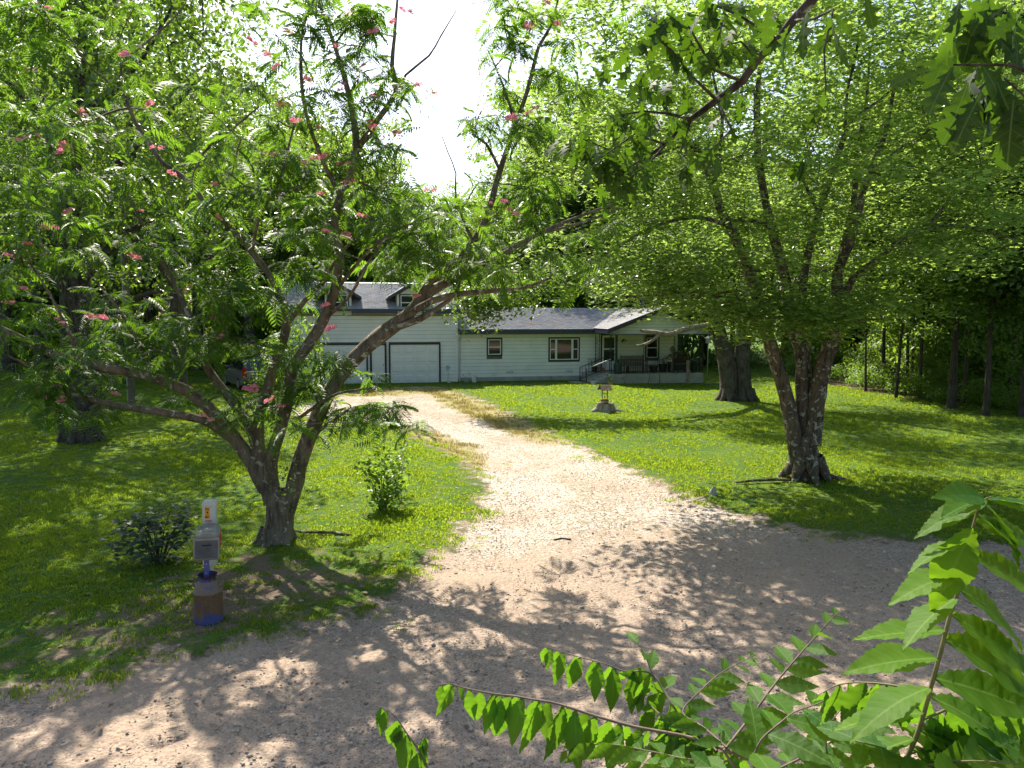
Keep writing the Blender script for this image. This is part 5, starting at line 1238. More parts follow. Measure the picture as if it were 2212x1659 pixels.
    # suckers with small leaves at the foot
    geo = Geo(); cc = atY(625, 1030, 11.7)+g.normal(size=(260, 3))*np.array([.16, .2, .30]); leaves(geo, cc, .045, KITE, g, .5, .2); tag(link('sucker_leaves', geo.mesh('sucker_leaves', [M['leaf_bright']], base), e), kind='stuff')
mimosa()

# ---- maple on the right
def maple():
    g = rng(201); L = []; Y = 16.9
    def lb(*spec): L.append(px_limb([(a, b, Y+dy, r) for a, b, dy, r in spec], .86))
    lb((1742,1040,0,38),(1742,1022,0,33),(1742,980,0,30),(1738,940,0,22))
    lb((1722,985,0,20),(1712,925,0,19.5),(1698,854,0,18),(1676,783,-.05,17),(1662,736,-.1,16),(1645,701,-.15,15),(1633,640,-.15,14),(1617,583,-.2,13),(1598,536,-.2,12.5),(1577,488,-.25,12),(1559,460,-.3,11),(1542,402,-.3,10),(1520,346,-.3,9),(1494,310,-.3,8),(1456,264,-.3,6),(1420,200,-.4,4),(1390,120,-.4,2.5))
    lb((1542,402,-.3,6),(1555,330,-.6,5),(1560,250,-.8,4),(1540,160,-1,3),(1530,60,-1,2))
    lb((1740,935,.1,18),(1733,872,.1,17),(1730,765,.15,15),(1709,694,.2,14),(1701,623,.2,13),(1691,580,.2,12),(1673,516,.2,11.5),(1664,480,.2,11),(1654,438,.2,10),(1639,346,.3,9),(1636,270,.3,7.5),(1638,180,.3,6),(1650,90,.3,4),(1660,0,.3,3),(1670,-90,.3,2))
    lb((1684,500,.2,7),(1640,480,.3,6),(1600,475,.4,5),(1570,480,.5,4))
    lb((1745,900,.3,12),(1741,758,.3,11),(1733,658,.3,10),(1738,587,.3,9.5),(1750,528,.3,9),(1768,462,.3,8.5),(1790,396,.35,8),(1808,341,.4,7),(1826,286,.4,6),(1841,257,.4,5),(1896,220,.4,3.5),(1950,170,.4,2))
    lb((1826,286,.4,4),(1830,200,.5,3.5),(1850,110,.5,3),(1860,0,.5,2))
    lb((1768,462,.3,4),(1730,380,.1,3.5),(1700,350,0,3),(1665,330,0,2))
    lb((1752,960,0,24),(1765,854,-.05,21),(1780,783,-.1,20),(1795,745,-.1,19),(1808,713,-.15,17),(1812,645,-.2,16),(1808,590,-.2,13),(1834,532,-.2,10),(1855,458,-.2,9),(1867,403,-.2,8),(1892,341,-.2,7),(1911,293,-.2,6),(1922,238,-.2,5),(1950,110,-.2,3.5),(1990,0,-.2,2))
    lb((1806,660,-.2,10),(1810,590,.4,8),(1830,500,.8,8),(1845,430,1.0,8),(1850,340,1.1,6),(1870,230,1.2,4),(1880,100,1.2,2.5))
    lb((1810,680,-.2,10),(1841,605,-.3,9),(1896,561,-.4,8),(1951,513,-.5,7),(2006,488,-.6,5.5),(2079,488,-.7,4.5),(2134,502,-.8,3),(2215,520,-.9,2))
    lb((1925,535,-.45,5),(1985,520,-.7,4),(2065,520,-.9,3),(2150,540,-1.2,2))
    lb((2006,488,-.6,4),(2060,420,-.4,3),(2120,360,-.2,2))
    lb((1870,400,-.2,4),(1930,330,-.6,3),(2010,280,-.9,2.5),(2090,200,-1.2,1.5))
    lb((1662,730,-.1,8),(1610,672,-.5,7),(1560,645,-.8,6),(1480,632,-1.1,4.5),(1400,640,-1.4,3),(1340,640,-1.6,2))
    lb((1577,488,-.25,6),(1510,470,-.6,5),(1440,480,-.9,4),(1370,510,-1.2,3),(1310,560,-1.4,2))
    lb((1494,310,-.3,4),(1430,330,-.7,3.5),(1360,370,-1,3),(1290,400,-1.3,2))
    lb((1800,740,-.1,6),(1830,700,-.5,5),(1880,690,-.9,3.5),(1930,690,-1.2,2))
    base = np.array([L[0][0][0][0], L[0][0][0][1], 0.0])
    A = []
    for li, (P, R) in enumerate(L):
        if li == 0: continue
        Pp, Rr = smooth_path(P, R, 0.4)
        for p, r in zip(Pp, Rr):
            if r < 0.115 and g.random() < 0.8:
                for q in range(2): A.append(p+g.normal(size=3)*np.array([0.9, 1.0, 0.55])+[0,0,.15])
    # fill the crown's volume where the photo shows it
    zone = [(1240,400),(1120,300),(1080,150),(1150,-120),(2400,-150),(2400,520),(2230,560),(2100,560),(1960,560),(1880,600),(1760,640),(1650,690),(1560,700),(1480,690),(1400,660),(1330,650),(1310,560),(1260,480)]
    c = g.random((2600, 3))*np.array([17, 9, 11.5])+np.array([0.2, 12.6, 3.4])
    x, y = proj(c); k = in_poly(zone, x, y) & (((c[:, 0]-7.2)/7.6)**2+((c[:, 1]-17)/4.6)**2+((c[:, 2]-8.2)/6.2)**2 < 1.0)
    A = np.vstack([A, c[k][:460]])
    lowl = [(1560,690),(1600,668),(1640,672),(1700,680),(1750,700),(1790,690),(1830,685),(1720,655),(1680,640),(1860,650),(1900,640),(1450,655),(1500,668),(1350,640),(1400,620),(1320,580),(1380,570),(1660,690),(1760,715),(1800,700),(1620,700),(1590,640),(1700,650),(1500,640),(1450,610)]
    X = [atY(a+g.normal()*14, b+g.normal()*10, 14.3+1.2*g.random()) for a, b in lowl for q in range(2)]
    A = np.vstack([A, X])
    k = clear_of(A, SKYGAP, [(960,650),(1300,660),(1440,672),(1500,700),(1530,860),(1000,880)], [(1560,745),(2300,640),(2300,1100),(1560,1100)]); A = A[k]
    x, y = proj(A); A = A[~((A[:, 1] < 17.3) & (A[:, 1] > 15.55) & in_poly([(1440,200),(1980,180),(1960,480),(1880,640),(1700,660),(1560,560)], x, y) & (g.random(len(A)) < .85))]
    wood, A = grow(L, A, g, 0.9, 0.005, 0.3, nb=11, maxlen=3.4)
    bp = np.array([base[0], base[1], 0])
    for a in range(7):
        an = a*.9+.2; V, Q = tube([bp+[math.cos(an)*.20, math.sin(an)*.20, .42], bp+[math.cos(an)*.40, math.sin(an)*.40, .13], bp+[math.cos(an)*(.55+.1*(a % 2)), math.sin(an)*(.55+.1*(a % 2)), -.08]], [.20, .12, .04], 7, .06, a); wood.add(V, Q=Q)
    V, Q = tube([bp+[.3,-.1,.08], bp+[.6,-.25,.03], bp+[.95,-.32,-.03]], [.08,.05,.02], 6); wood.add(V, Q=Q)
    geo = Geo()
    C = np.repeat(A, 98, axis=0)+g.normal(size=(len(A)*98, 3))*np.array([.42, .42, .13])
    C = C[clear_of(C, [(845,-60),(1000,-60),(1010,200),(985,392),(860,392)])]
    tint = np.clip(0.45+0.25*np.sin(C[:, 0]*1.7+C[:, 2]*2.3)+0.15*np.sin(C[:, 1]*2.1), 0, 1)
    leaves(geo, C, 0.128, MAPLE, g, 0.66, 0.40, tint)
    print('maple leaves', len(C), 'anchors', len(A))
    tree_thing('maple_tree', 'multi-stemmed maple with lichen speckled bark and pale green leaves on the right lawn', base, wood, geo, M['bark_maple'], M['leaf_maple'])
maple()

# ---- generic broadleaf tree builder
def broadleaf(seed, h, cr, cz0, n_anchor, n_leaf, ls, tr, lean=(0, 0), trunk=None, shell=0.45, spread=(.52, .52, .27), tpl=KITE, limbs=6, droop=.35, up=.45):
    g = rng(seed); L = []
    if trunk is None:
        zz = np.linspace(-.1, h*.86, 7); t = zz/h
        P = np.stack([lean[0]*t+.12*g.normal(size=7)*t*2, lean[1]*t+.12*g.normal(size=7)*t*2, zz], -1); R = tr*(1-.80*np.clip(t, 0, 1))
        R[0] *= 1.35
    else: P, R = trunk
    L.append((P, R)); P = np.asarray(P); cz = (cz0+h)/2; rz = (h-cz0)/2
    for k in range(limbs):
        f = 0.32+0.5*k/limbs; i = f*(len(P)-1); i0 = int(i); p0 = P[i0]+(P[min(i0+1, len(P)-1)]-P[i0])*(i-i0); a = k*2.4+g.random()
        Lh = cr*(.75+.3*g.random())*(1-.35*k/limbs); d = np.array([math.cos(a), math.sin(a), .55+.3*g.random()])
        L.append(([p0, p0+d*Lh*.35, p0+d*Lh*.7+[0,0,.1*Lh], p0+d*Lh*np.array([1.05,1.05,1.1])], [R[i0]*.5, R[i0]*.38, R[i0]*.25, R[i0]*.10]))
    top = P[-1]; cx_, cy_ = (top[0]+P[len(P)//2][0])/2, (top[1]+P[len(P)//2][1])/2
    A = ellip(g, n_anchor, (cx_, cy_, cz), (cr, cr, rz), shell)
    wood, A = grow(L, A, g, .35, .009, .5, nb=9)
    per = max(1, n_leaf//max(1, len(A)))
    C = np.repeat(A, per, axis=0)+g.normal(size=(len(A)*per, 3))*np.array(spread)
    cl = np.repeat(np.clip(.5+.22*g.normal(size=len(A)), 0, 1), per)
    geo = Geo(); leaves(geo, C, ls, tpl, g, up, droop, cl)
    return wood, geo
def oak_base_trees():
    Gp = 'oak trees standing on the left lawn'
    # the stout oak
    P, R = px_limb([(175,956,21.5,48),(176,935,21.5,39),(178,880,21.5,37),(180,800,21.5,34),(178,720,21.5,31),(165,620,21.5,28),(153,540,21.5,25),(148,430,21.5,20),(160,320,21.5,16),(170,200,21.5,12),(180,60,21.4,8),(190,-120,21.4,5)])
    base = np.array([P[0][0], P[0][1], 0.0])
    g = rng(301)
    L = [(np.array(P), np.array(R))]
    for spec in ([(165,620,21.5,14),(215,560,21.2,11),(280,500,21,8),(340,470,20.8,5),(400,440,20.6,3)], [(153,540,21.5,14),(90,480,21.3,11),(30,430,21.2,8),(-60,400,21,5)], [(150,460,21.5,12),(210,400,22,9),(280,330,22.4,7),(360,250,22.6,5),(430,170,22.8,3)],
                 [(160,320,21.5,10),(90,250,21,8),(20,180,20.6,6),(-60,120,20.3,3)], [(168,250,21.5,9),(240,200,21,7),(310,120,20.5,5),(370,20,20.2,3)], [(178,720,21.5,9),(240,690,21.0,7),(300,640,20.6,5),(350,630,20.3,3)], [(150,500,21.5,12),(140,420,23,9),(110,320,24.5,7),(90,200,25.5,4)]):
        L.append(px_limb(spec))
    A = np.vstack([ellip(g, 215, (base[0]+.3, 21.6, 9.4), (6.2, 5.2, 5.6), .35), ellip(g, 60, (base[0]+.3, 21.6, 14.0), (5.0, 4.2, 3.5), .3)])
    A = A[A[:, 2] > 4.6]
    wood, A = grow(L, A, g, .3, .008, .4, nb=12)
    bp = base
    for a in range(8):
        an = a*.8; V, Q = tube([bp+[math.cos(an)*.30, math.sin(an)*.30, .5], bp+[math.cos(an)*.46, math.sin(an)*.46, .12], bp+[math.cos(an)*.68, math.sin(an)*.68, -.06]], [.24, .15, .05], 7, .06, a); wood.add(V, Q=Q)
    C = np.repeat(A, 125, axis=0)+g.normal(size=(len(A)*125, 3))*np.array([.45, .45, .24])
    C = C[clear_of(C, SKYGAP)]
    geo = Geo(); leaves(geo, C, .15, KITE, g, .4, .4, np.clip(.5+.3*np.sin(C[:, 0]*1.3+C[:, 2]*1.9), 0, 1))
    tree_thing('oak_tree', 'stout dark oak trunk speckled with pale lichen behind the mimosa at far left', base, wood, geo, M['bark_oak'], M['leaf_oak'], Gp)
    # leaning oak behind
    P, R = px_limb([(389,842,30,17),(388,800,30,15),(386,700,30,14.5),(381,623,30,14),(360,580,30,13.5),(322,530,30,13),(296,440,30,11),(285,330,30,9),(280,200,30,7),(285,40,30,5),(290,-100,30,3)])
    b = np.array([P[0][0], P[0][1], 0]); w_, c_ = broadleaf(311, 16.5, 5.6, 5.5, 110, 18000, .16, .5, trunk=(np.array(P), np.array(R)))
    tree_thing('oak_tree', 'oak with a bent trunk leaning left above the lawn beyond the low mimosa limbs', b, w_, c_, M['bark_grey'], M['leaf_oak'], Gp)
    # others from shared meshes
    protos = [broadleaf(320+i, 16.5, 5.4, 4.4, 110, 17000, .17, .32) for i in range(2)]
    pm = [(w_.mesh('trunk', [M['bark_oak']], (0, 0, 0), True), c_.mesh('crown', [M['leaf_dark']])) for w_, c_ in protos]
    spots = [(92,824,'slim dark oak trunk near the left edge behind the stout oak',1.05,0),(152,838,'oak trunk close behind the right side of the stout lichen-spotted oak',1.0,1),(255,829,'twin-looking oak trunk left of the utility pole at the edge of the far lawn',1.1,0),
             (430,800,'distant oak trunk seen through the mimosa left of the parked car',1.15,1),(20,806,'far oak at the left border of the picture in deep shade',1.2,0),(330,792,'distant oak right of the utility pole by the far tree line',1.2,1),(540,800,'oak behind the parked car whose crown fills the gap left of the garage',1.1,0),(200,796,'far slender oak between the stout oak and the utility pole',1.25,1)]
    for i, (a, b_, lab, s, k) in enumerate(spots):
        p = gpt(a, b_); e = empty('oak_tree', (p[0], p[1], float(gh(p[0], p[1]))), i*1.3); e.scale = (s, s, s*1.05); tag(e, lab, 'tree', Gp)
        link('trunk', pm[k][0], e); o = link('crown', pm[k][1], e); tag(o, kind='stuff')
oak_base_trees()

# ---- double-trunk tree by the porch and the dead limb
def yard_tree():
    g = rng(401); Y = 32.3; L = []
    L.append(px_limb([(1577,864,Y,24),(1575,845,Y,20.5),(1573,800,Y,19),(1560,745,Y,17),(1546,700,Y,16),(1538,660,Y,15),(1520,590,Y,12),(1500,500,Y,10),(1490,400,Y,8),(1485,260,Y,5)]))
    L.append(px_limb([(1607,864,Y-.1,22),(1606,845,Y-.1,18),(1603,780,Y,17),(1608,715,Y,17),(1614,680,Y+.1,14),(1625,600,Y+.2,11),(1640,480,Y+.3,9),(1650,350,Y+.3,6),(1655,240,Y+.3,4)]))
    L.append(px_limb([(1540,692,Y,9),(1505,670,Y-.6,8),(1453,648,Y-1.2,7),(1378,632,Y-2,6),(1333,623,Y-2.4,5),(1252,610,Y-3,3.5),(1190,600,Y-3.4,2)]))
    L.append(px_limb([(1333,623,Y-2.4,3.5),(1280,600,Y-3,3),(1210,585,Y-3.5,2.5),(1150,600,Y-3.8,2),(1090,650,Y-4,1.2)]))
    L.append(px_limb([(1612,720,Y,7),(1680,640,Y-1,6),(1760,590,Y-1.6,4),(1850,560,Y-2,2.5)]))
    A = ellip(g, 135, (10.0, 32.6, 11.0), (7.0, 5.0, 6.5), .35)
    X = [atY(a+g.normal()*12, b+g.normal()*10, Y-4+1.2*g.random()) for a, b in [(1045,640),(1060,655),(1052,680),(1035,665),(1075,640),(1100,615),(1150,610),(1010,640),(1190,590),(1240,590),(1300,600),(1210,620),(1130,640),(1350,605)] for q in range(2)]
    A = np.vstack([A, X]); 
    k = clear_of(A, SKYGAP, [(1110,655),(1400,665),(1540,700),(1600,860),(1110,860)]); A = A[k]; A = A[A[:, 2] > 3.2]
    wood, A = grow(L, A, g, .45, .009, .4, nb=12)
    C = np.repeat(A, 240, axis=0)+g.normal(size=(len(A)*240, 3))*np.array([.55, .55, .26]); C = C[clear_of(C, SKYGAP, [(1100,690),(1400,680),(1530,710),(1600,860),(1100,860)])]
    geo = Geo(); leaves(geo, C, .15, KITE, g, .5, .4, np.clip(.5+.3*np.sin(C[:, 0]*1.1+C[:, 2]*1.7), 0, 1))
    P0 = gpt(1592, 864); base = np.array([P0[0], P0[1], 0])
    for a in range(10):
        an = a*.63; cx_ = np.array([.32*np.sign(math.cos(an)), 0, 0])
        V, Q = tube([base+cx_+[math.cos(an)*.25, math.sin(an)*.25, .45], base+cx_+[math.cos(an)*.42, math.sin(an)*.42, .12], base+cx_+[math.cos(an)*.72, math.sin(an)*.72, -.1]], [.2, .14, .05], 7, .06, a); wood.add(V, Q=Q)
    tree_thing('oak_tree', 'big twin-trunk shade tree with furrowed grey bark at the right end of the porch', base, wood, geo, M['bark_grey'], M['leaf_oak'])
    # snapped dead limb hanging in the same tree
    d = Geo()
    for spec in ([(1540,700,31.8,6),(1505,706,30.2,6),(1474,713,29.2,6),(1445,722,28.6,5.5),(1415,718,28.2,5),(1384,714,28,3)], [(1424,722,28.3,3.6),(1410,735,28.0,3.2),(1392,744,27.8,3),(1374,747,27.6,2.2)], [(1450,721,28.6,2),(1446,732,28.6,1.5)]):
        P, R = smooth_path(*px_limb(spec), 0.25); V, Q = tube(P, R, 8, .08, 4); d.add(V, Q=Q)
    tag(link('broken_branch', d.mesh('broken_branch', [M['dead_wood']], (0, 0, 0), True)), 'bare broken limb hanging in front of the porch gable from the twin-trunk tree', 'branch')
yard_tree()

# ---- woods: right edge, behind the house, far away
def woods():
    g = rng(501)
    W_ = [broadleaf(510+i, 17.5, (3.4, 4.2, 3.8, 4.6)[i], (4.6, 2.2, 3.2, 1.8)[i], 90, 17000, .20, (.075, .16, .10, .21)[i], lean=(.5*g.normal(), .5*g.normal()), shell=.25) for i in range(4)]
    wm = [(w_.mesh('trunk', [M['bark_dark']], (0, 0, 0), True), c_.mesh('crown', [M['leaf_wood'] if i % 2 else M['leaf_dark']])) for i, (w_, c_) in enumerate(W_)]
    Gr = 'trees of the woods beyond the right lawn'
    def put_tree(name, lab, x, y, k, s, rz, grp, sz=1.0):
        e = empty(name, (x, y, float(gh(x, y))), rz); e.scale = (s, s, s*sz); tag(e, lab, 'tree', grp)
        link('trunk', wm[k][0], e); tag(link('crown', wm[k][1], e), kind='stuff')
    edge = [(1870,846),(1905,852),(1935,858),(1958,864),(1985,866),(2010,868),(2055,886),(2085,890),(2130,896),(2175,902),(2205,908),(2250,915)]
    words_ = ['slender','thin','dark','straight','leaning','slim','stout','narrow','tall','bent','mossy','pale-leafed']
    for i, (a, b) in enumerate(edge):
        p = gpt(a, b); p = p*(1+[.02,.12,.0,.15,.06,.2,.03,.1,.0,.17,.05,.08][i]); k = [0, 2, 0, 0, 2, 0, 3, 0, 2, 0, 2, 3][i]; s = .66+.4*g.random()
        nb = ('just right of the big maple trunk','where the field path meets the woods','third along the edge of the woods','behind the bright ferns at the woods edge','in the thick part of the woods edge','beside the darkest gap of the woods','with the thickest trunk of the woods edge','next to the thickest trunk of the woods','in the shade near the right border','with low branches near the right border','at the right border of the picture','half cut off by the right border')[i]
        put_tree('woods_tree', words_[i]+' tree '+nb, p[0], p[1], k, s, i*1.7, Gr)
    # deeper rows: look-alike trees
    n = 0
    for i in range(34):
        x = 17+26*g.random(); y = 36+26*g.random()
        if sdf(WOODPOLY, np.array([x]), np.array([y]))[0] < 1.0 or x > .86*y+6: continue
        put_tree('woods_tree', 'dark shaded tree deep in the woods right of the lawn', x, y, int(g.integers(0, 4)), .8+.3*g.random(), g.random()*6.28, 'trees deep in the right woods'); n += 1
    for i, (x, y, s) in enumerate([(14.5,55,.95),(18,60,1.0),(22,63,1.05),(17,66,1.0),(12.5,60,.9),(26,66,1.05),(12,66,1.0)]):
        put_tree('woods_tree', 'tree at the back of the sunny field between porch and woods', x, y, [1,3][i % 2], s, i*2.1, 'trees at the back of the field')
    # behind the house
    Gb = 'trees rising behind the house'
    back = [(-14,56,.95),(-10.5,53,.90),(-7,57,.84),(-4.4,54,.76),(-1.5,58,.78),(1.6,55,.95),(4.5,58,.95),(7.5,55,1.0),(10.5,59,1.1),(-12,62,1.0),(-8.5,64,.88),(-3.8,64,.80),(-.5,65,.84),(3.5,65,.98),(8,66,1.1),(-17,60,1.05),(-16,51,.9),(5.8,63,1.35),(10.5,64,1.25),(2.4,61,1.35),(13.5,61,1.15),(-13,60,1.2),(-15.5,57,1.2),(4.2,69,1.5)]
    ordw = ['first','second','third','fourth','fifth','sixth','seventh','eighth','ninth','tenth','eleventh','twelfth','thirteenth','fourteenth','fifteenth','sixteenth','seventeenth','eighteenth','nineteenth','twentieth','next-to-last','last','outermost','extra','rearmost']
    fr = sorted([b for b in back if b[1] < 56.5], key=lambda b: b[0]/b[1]); bk = sorted([b for b in back if b[1] >= 56.5], key=lambda b: b[0]/b[1])
    for i, (x, y, s) in enumerate(back):
        row, rn = (fr, 'nearer') if y < 56.5 else (bk, 'farther')
        put_tree('background_tree', ('tall' if s > 1 else 'lower')+' green tree behind the house roofs, '+ordw[row.index((x, y, s))]+' from the left in the '+rn+' row', x, y, [1,3,3,1][i % 4], s, i*1.9, Gb)
    Gl = 'trees of the far left woods'
    for i in range(26):
        x = -62+48*g.random(); y = 52+16*g.random()
        put_tree('woods_tree', 'shaded tree in the woods beyond the left lawn', x, y, int(g.integers(0, 4)), 1.0+.25*g.random(), g.random()*6.28, Gl)
    # far woods as one mass
    geo = Geo(); m_ = 84000
    az = (-46+92*g.random(m_))*math.pi/180; rr = 74+10*g.random(m_); px_ = rr*np.sin(az); py_ = rr*np.cos(az)
    top = 12.5+2.2*np.sin(az*9)+1.4*np.sin(az*23+1)+5.0*np.clip(np.abs(az+.07)/.25, 0, 1)
    lowb = g.random(m_) < .45; rr = np.where(lowb, 63+7*g.random(m_), rr); px_ = rr*np.sin(az); py_ = rr*np.cos(az); C = np.stack([px_, py_, np.where(lowb, 6.5*g.random(m_), top*g.random(m_)**.8)], -1); C = C[~((np.abs(np.degrees(az)-15.5) < 4.5) & lowb)]; leaves(geo, C, .55, SPRIG, g, .3, .3, np.clip(.45+.3*np.sin(C[:, 0]*.6+C[:, 2]*.8), 0, 1))
    tag(link('distant_woods', geo.mesh('distant_woods', [M['leaf_dark']])), 'far off belt of dark woods closing the view all round', 'woods', kind='stuff')
    # the woods go on all round, behind the road too
    geo = Geo(); m_ = 26000; az = (50+260*g.random(m_))*math.pi/180; rr = 27+9*g.random(m_); C = np.stack([rr*np.sin(az), rr*np.cos(az), 10.5*g.random(m_)**.9], -1); leaves(geo, C, .6, SPRIG, g, .3, .3)
    tag(link('roadside_woods', geo.mesh('roadside_woods', [M['leaf_wood']])), 'belt of woods on the near side of the road, mirrored in the house windows', 'woods', kind='stuff')
    # tree line stays out of the sky gap because its tops end at 13 m there
woods()

# ---- low growth
def bush(name, label, cat, p, r, h, n, ls, mat, seed, tpl=KITE, group=None, stems=8, up=.5):
    g = rng(seed); geo = Geo(); wd = Geo()
    A = ellip(g, max(6, n//26), (0, 0, h*.55), (r, r, h*.5), .45); A = A[A[:, 2] > .08]
    for a in A[:stems*2]: V, Q = tube([(a[0]*.12, a[1]*.12, -.03), (a[0]*.5, a[1]*.5, a[2]*.65), tuple(a)], [.012, .009, .005], 5); wd.add(V, Q=Q)
    C = np.repeat(A, n//max(1, len(A)), axis=0); C = C+g.normal(size=C.shape)*np.array([r*.22, r*.22, h*.12]); C[:, 2] = np.maximum(C[:, 2], .04)
    leaves(geo, C, ls, tpl, g, up, .25)
    e = empty(name, p); tag(e, label, cat, group); link('stems', wd.mesh('stems', [M['bark_dark']]), e); tag(link('foliage', geo.mesh('foliage', [M[mat]]), e), kind='stuff'); return e
P = gpt(310, 1238); bush('peony_bush', 'rounded dark green peony bush on the lawn left of the mailbox', 'bush', (P[0], P[1]+.45, 0), .52, .78, 520, .12, 'leaf_shrub', 601, up=.62)
P = gpt(826, 1108); bush('sapling', 'bushy knee-high sapling in the grass beside the drive right of the mimosa', 'sapling', (P[0]-.05, P[1]+.2, 0), .40, 1.0, 620, .10, 'leaf_bright', 602, up=.5)
e = bush('sapling', 'leafy upright shoot growing just behind the knee-high sapling', 'sapling', (gpt(850,1075)[0], gpt(850,1075)[1]+.25, 0), .30, 1.05, 260, .10, 'leaf_bright', 603)
P = gpt(1040, 810)
def undergrowth():
    g = rng(611); protos = []
    for i in range(4):
        q = rng(620+i); geo = Geo(); h = (.9, 1.3, .7, 1.7)[i]; r = (.8, .9, .7, 1.0)[i]
        A = ellip(q, 26, (0, 0, h*.5), (r, r, h*.5), .3); A[:, 2] = np.maximum(A[:, 2], .1)
        C = np.repeat(A, 38, axis=0)+q.normal(size=(len(A)*38, 3))*np.array([.2, .2, .14]); leaves(geo, C, .12, KITE, q, .5, .3); protos.append(geo.mesh('foliage', [M['leaf_bright']]))
    Gu = 'low shrubs along the edge of the right woods'
    lab = ['low bright shrub', 'shoulder-high green shrub', 'low spreading bramble', 'tall leafy understory shrub']
    line = [(1700,806),(1735,812),(1770,820),(1800,828),(1835,838),(1860,844),(1890,850),(1925,857),(1955,862),(1990,868),(2020,872),(2050,878),(2085,884),(2120,890),(2155,895),(2190,902),(2225,908)]
    for i, (a, b) in enumerate(line):
        for q in range(2):
            p = gpt(a+g.normal()*10, b-8+g.normal()*3); k = int(g.integers(0, 4))
            o = link('shrub', protos[k]); dd = 1.2+g.random()*2 if q else .5; o.location = (p[0]+dd*.5, p[1]+dd, 0); s = .45+.45*g.random()+.25*q; o.scale = (s, s, s); o.rotation_euler = (0, 0, g.random()*6)
            tag(o, lab[k]+' at the edge of the woods '+('by the field path' if i < 6 else 'beside the slender trunks' if i < 11 else 'toward the right border'), 'shrub', Gu)
    for i in range(46):
        x = 16+22*g.random(); y = 31+16*g.random(); k = int(g.integers(0, 4)); s = 1.2+1.5*g.random(); rz_ = g.random()*6
        if sdf(WOODPOLY, np.array([x]), np.array([y]))[0] < .6: continue
        o = link('shrub', protos[k]); o.location = (x, y, .2*s); o.scale = (s*.8, s*.8, s*1.25); o.rotation_euler = (0, 0, rz_)
        tag(o, lab[k].replace('at the','')+' inside the right woods, '+('near the field' if x/y < .5 else 'in the middle' if x/y < .62 else 'toward the right border'), 'shrub', 'understory shrubs inside the right woods')
    for i in range(30):
        x = 13+15*g.random(); y = 47+14*g.random(); k = int(g.integers(0, 4)); o = link('shrub', protos[k]); o.location = (x, y, 0); s = .8+.6*g.random(); o.scale = (s, s, s); o.rotation_euler = (0, 0, g.random()*6)
        tag(o, lab[k]+' in the sunny field beyond the porch, '+('behind the twin-trunk tree' if x/y < .32 else 'left of the woods'), 'shrub', 'shrubs in the field behind the porch')
    for i in range(60):
        x = -50+37*g.random(); y = 49+8*g.random(); k = int(g.integers(0, 4)); o = link('shrub', protos[k]); o.location = (x, y, 0); s = .9+1.1*g.random(); o.scale = (s, s, s); o.rotation_euler = (0, 0, g.random()*6)
        tag(o, ('shaded shrub across the left lawn, '+('left of the stout oak' if x/y < -.6 else 'between the stout oak and the utility pole' if x/y < -.5 else 'between the utility pole and the car' if x/y < -.38 else 'behind the parked car')), 'shrub', 'shrubs along the far left lawn')
    zone = lambda q: 'behind the garage roof' if q < -.09 else 'behind the middle of the house' if q < .06 else 'behind the porch end'
    for i in range(34):
        x = -19+31*g.random(); y = 51+6*g.random(); k = int(g.integers(0, 4)); o = link('background_bush', protos[k]); o.location = (x, y, .2); s = 1.9+1.2*g.random(); o.scale = (s*.9, s*.9, s*1.5*(1.3,1,1.7,.85)[k]); o.rotation_euler = (0, 0, g.random()*6)
        tag(o, ['broad','rounded','leaning','tall'][k]+' sunlit thicket '+zone(x/y), 'thicket', 'thickets behind the house')
    for i, (a, b, k) in enumerate([(740,800,3),(700,770,3),(660,800,1)]):
        p = gpt(a, 850); o = link('shrub', protos[k]); o.location = (p[0]-1.2, p[1]-1.5, 0); o.scale = (1.0, 1.0, 2.0-.3*i); tag(o, ['tall bright shrub before the left garage door','leafy shrub in front of the left end of the garage','low shrub by the garage corner near the parked car'][i], 'shrub')
undergrowth()

# ---- oak overhanging from the right
def lobed_leaf(seed, n=4):
    """oak leaf with pointed lobes, unit length"""
    q = rng(seed); L = []; prof = [(0,.0),(.06,.03),(.16,.05),(.24,.20),(.30,.10),(.38,.09),(.50,.36),(.56,.17),(.63,.12),(.74,.33),(.80,.15),(.88,.16),(1.0,.02)]
    V = []; T = []; bend = .18+.2*q.random(); tw = q.normal()*.2
    for s in (-1, 0, 1):
        for i, (t, w_) in enumerate(prof):
            ww = w_*(0.9+.25*q.random()) if s else 0; tt = t+(0.07 if s and w_ > .18 else 0)
            V.append((s*ww, tt, -bend*t*t + (.25*ww*(.3) if s else 0)-abs(s*ww)*.12+tw*s*ww*t))
    m = len(prof)
    for i in range(m-1):
        for a, b in ((0, m), (m, 2*m)):
            T += [(a+i, b+i, b+i+1), (a+i, b+i+1, a+i+1)]
    return np.array(V), np.array(T)
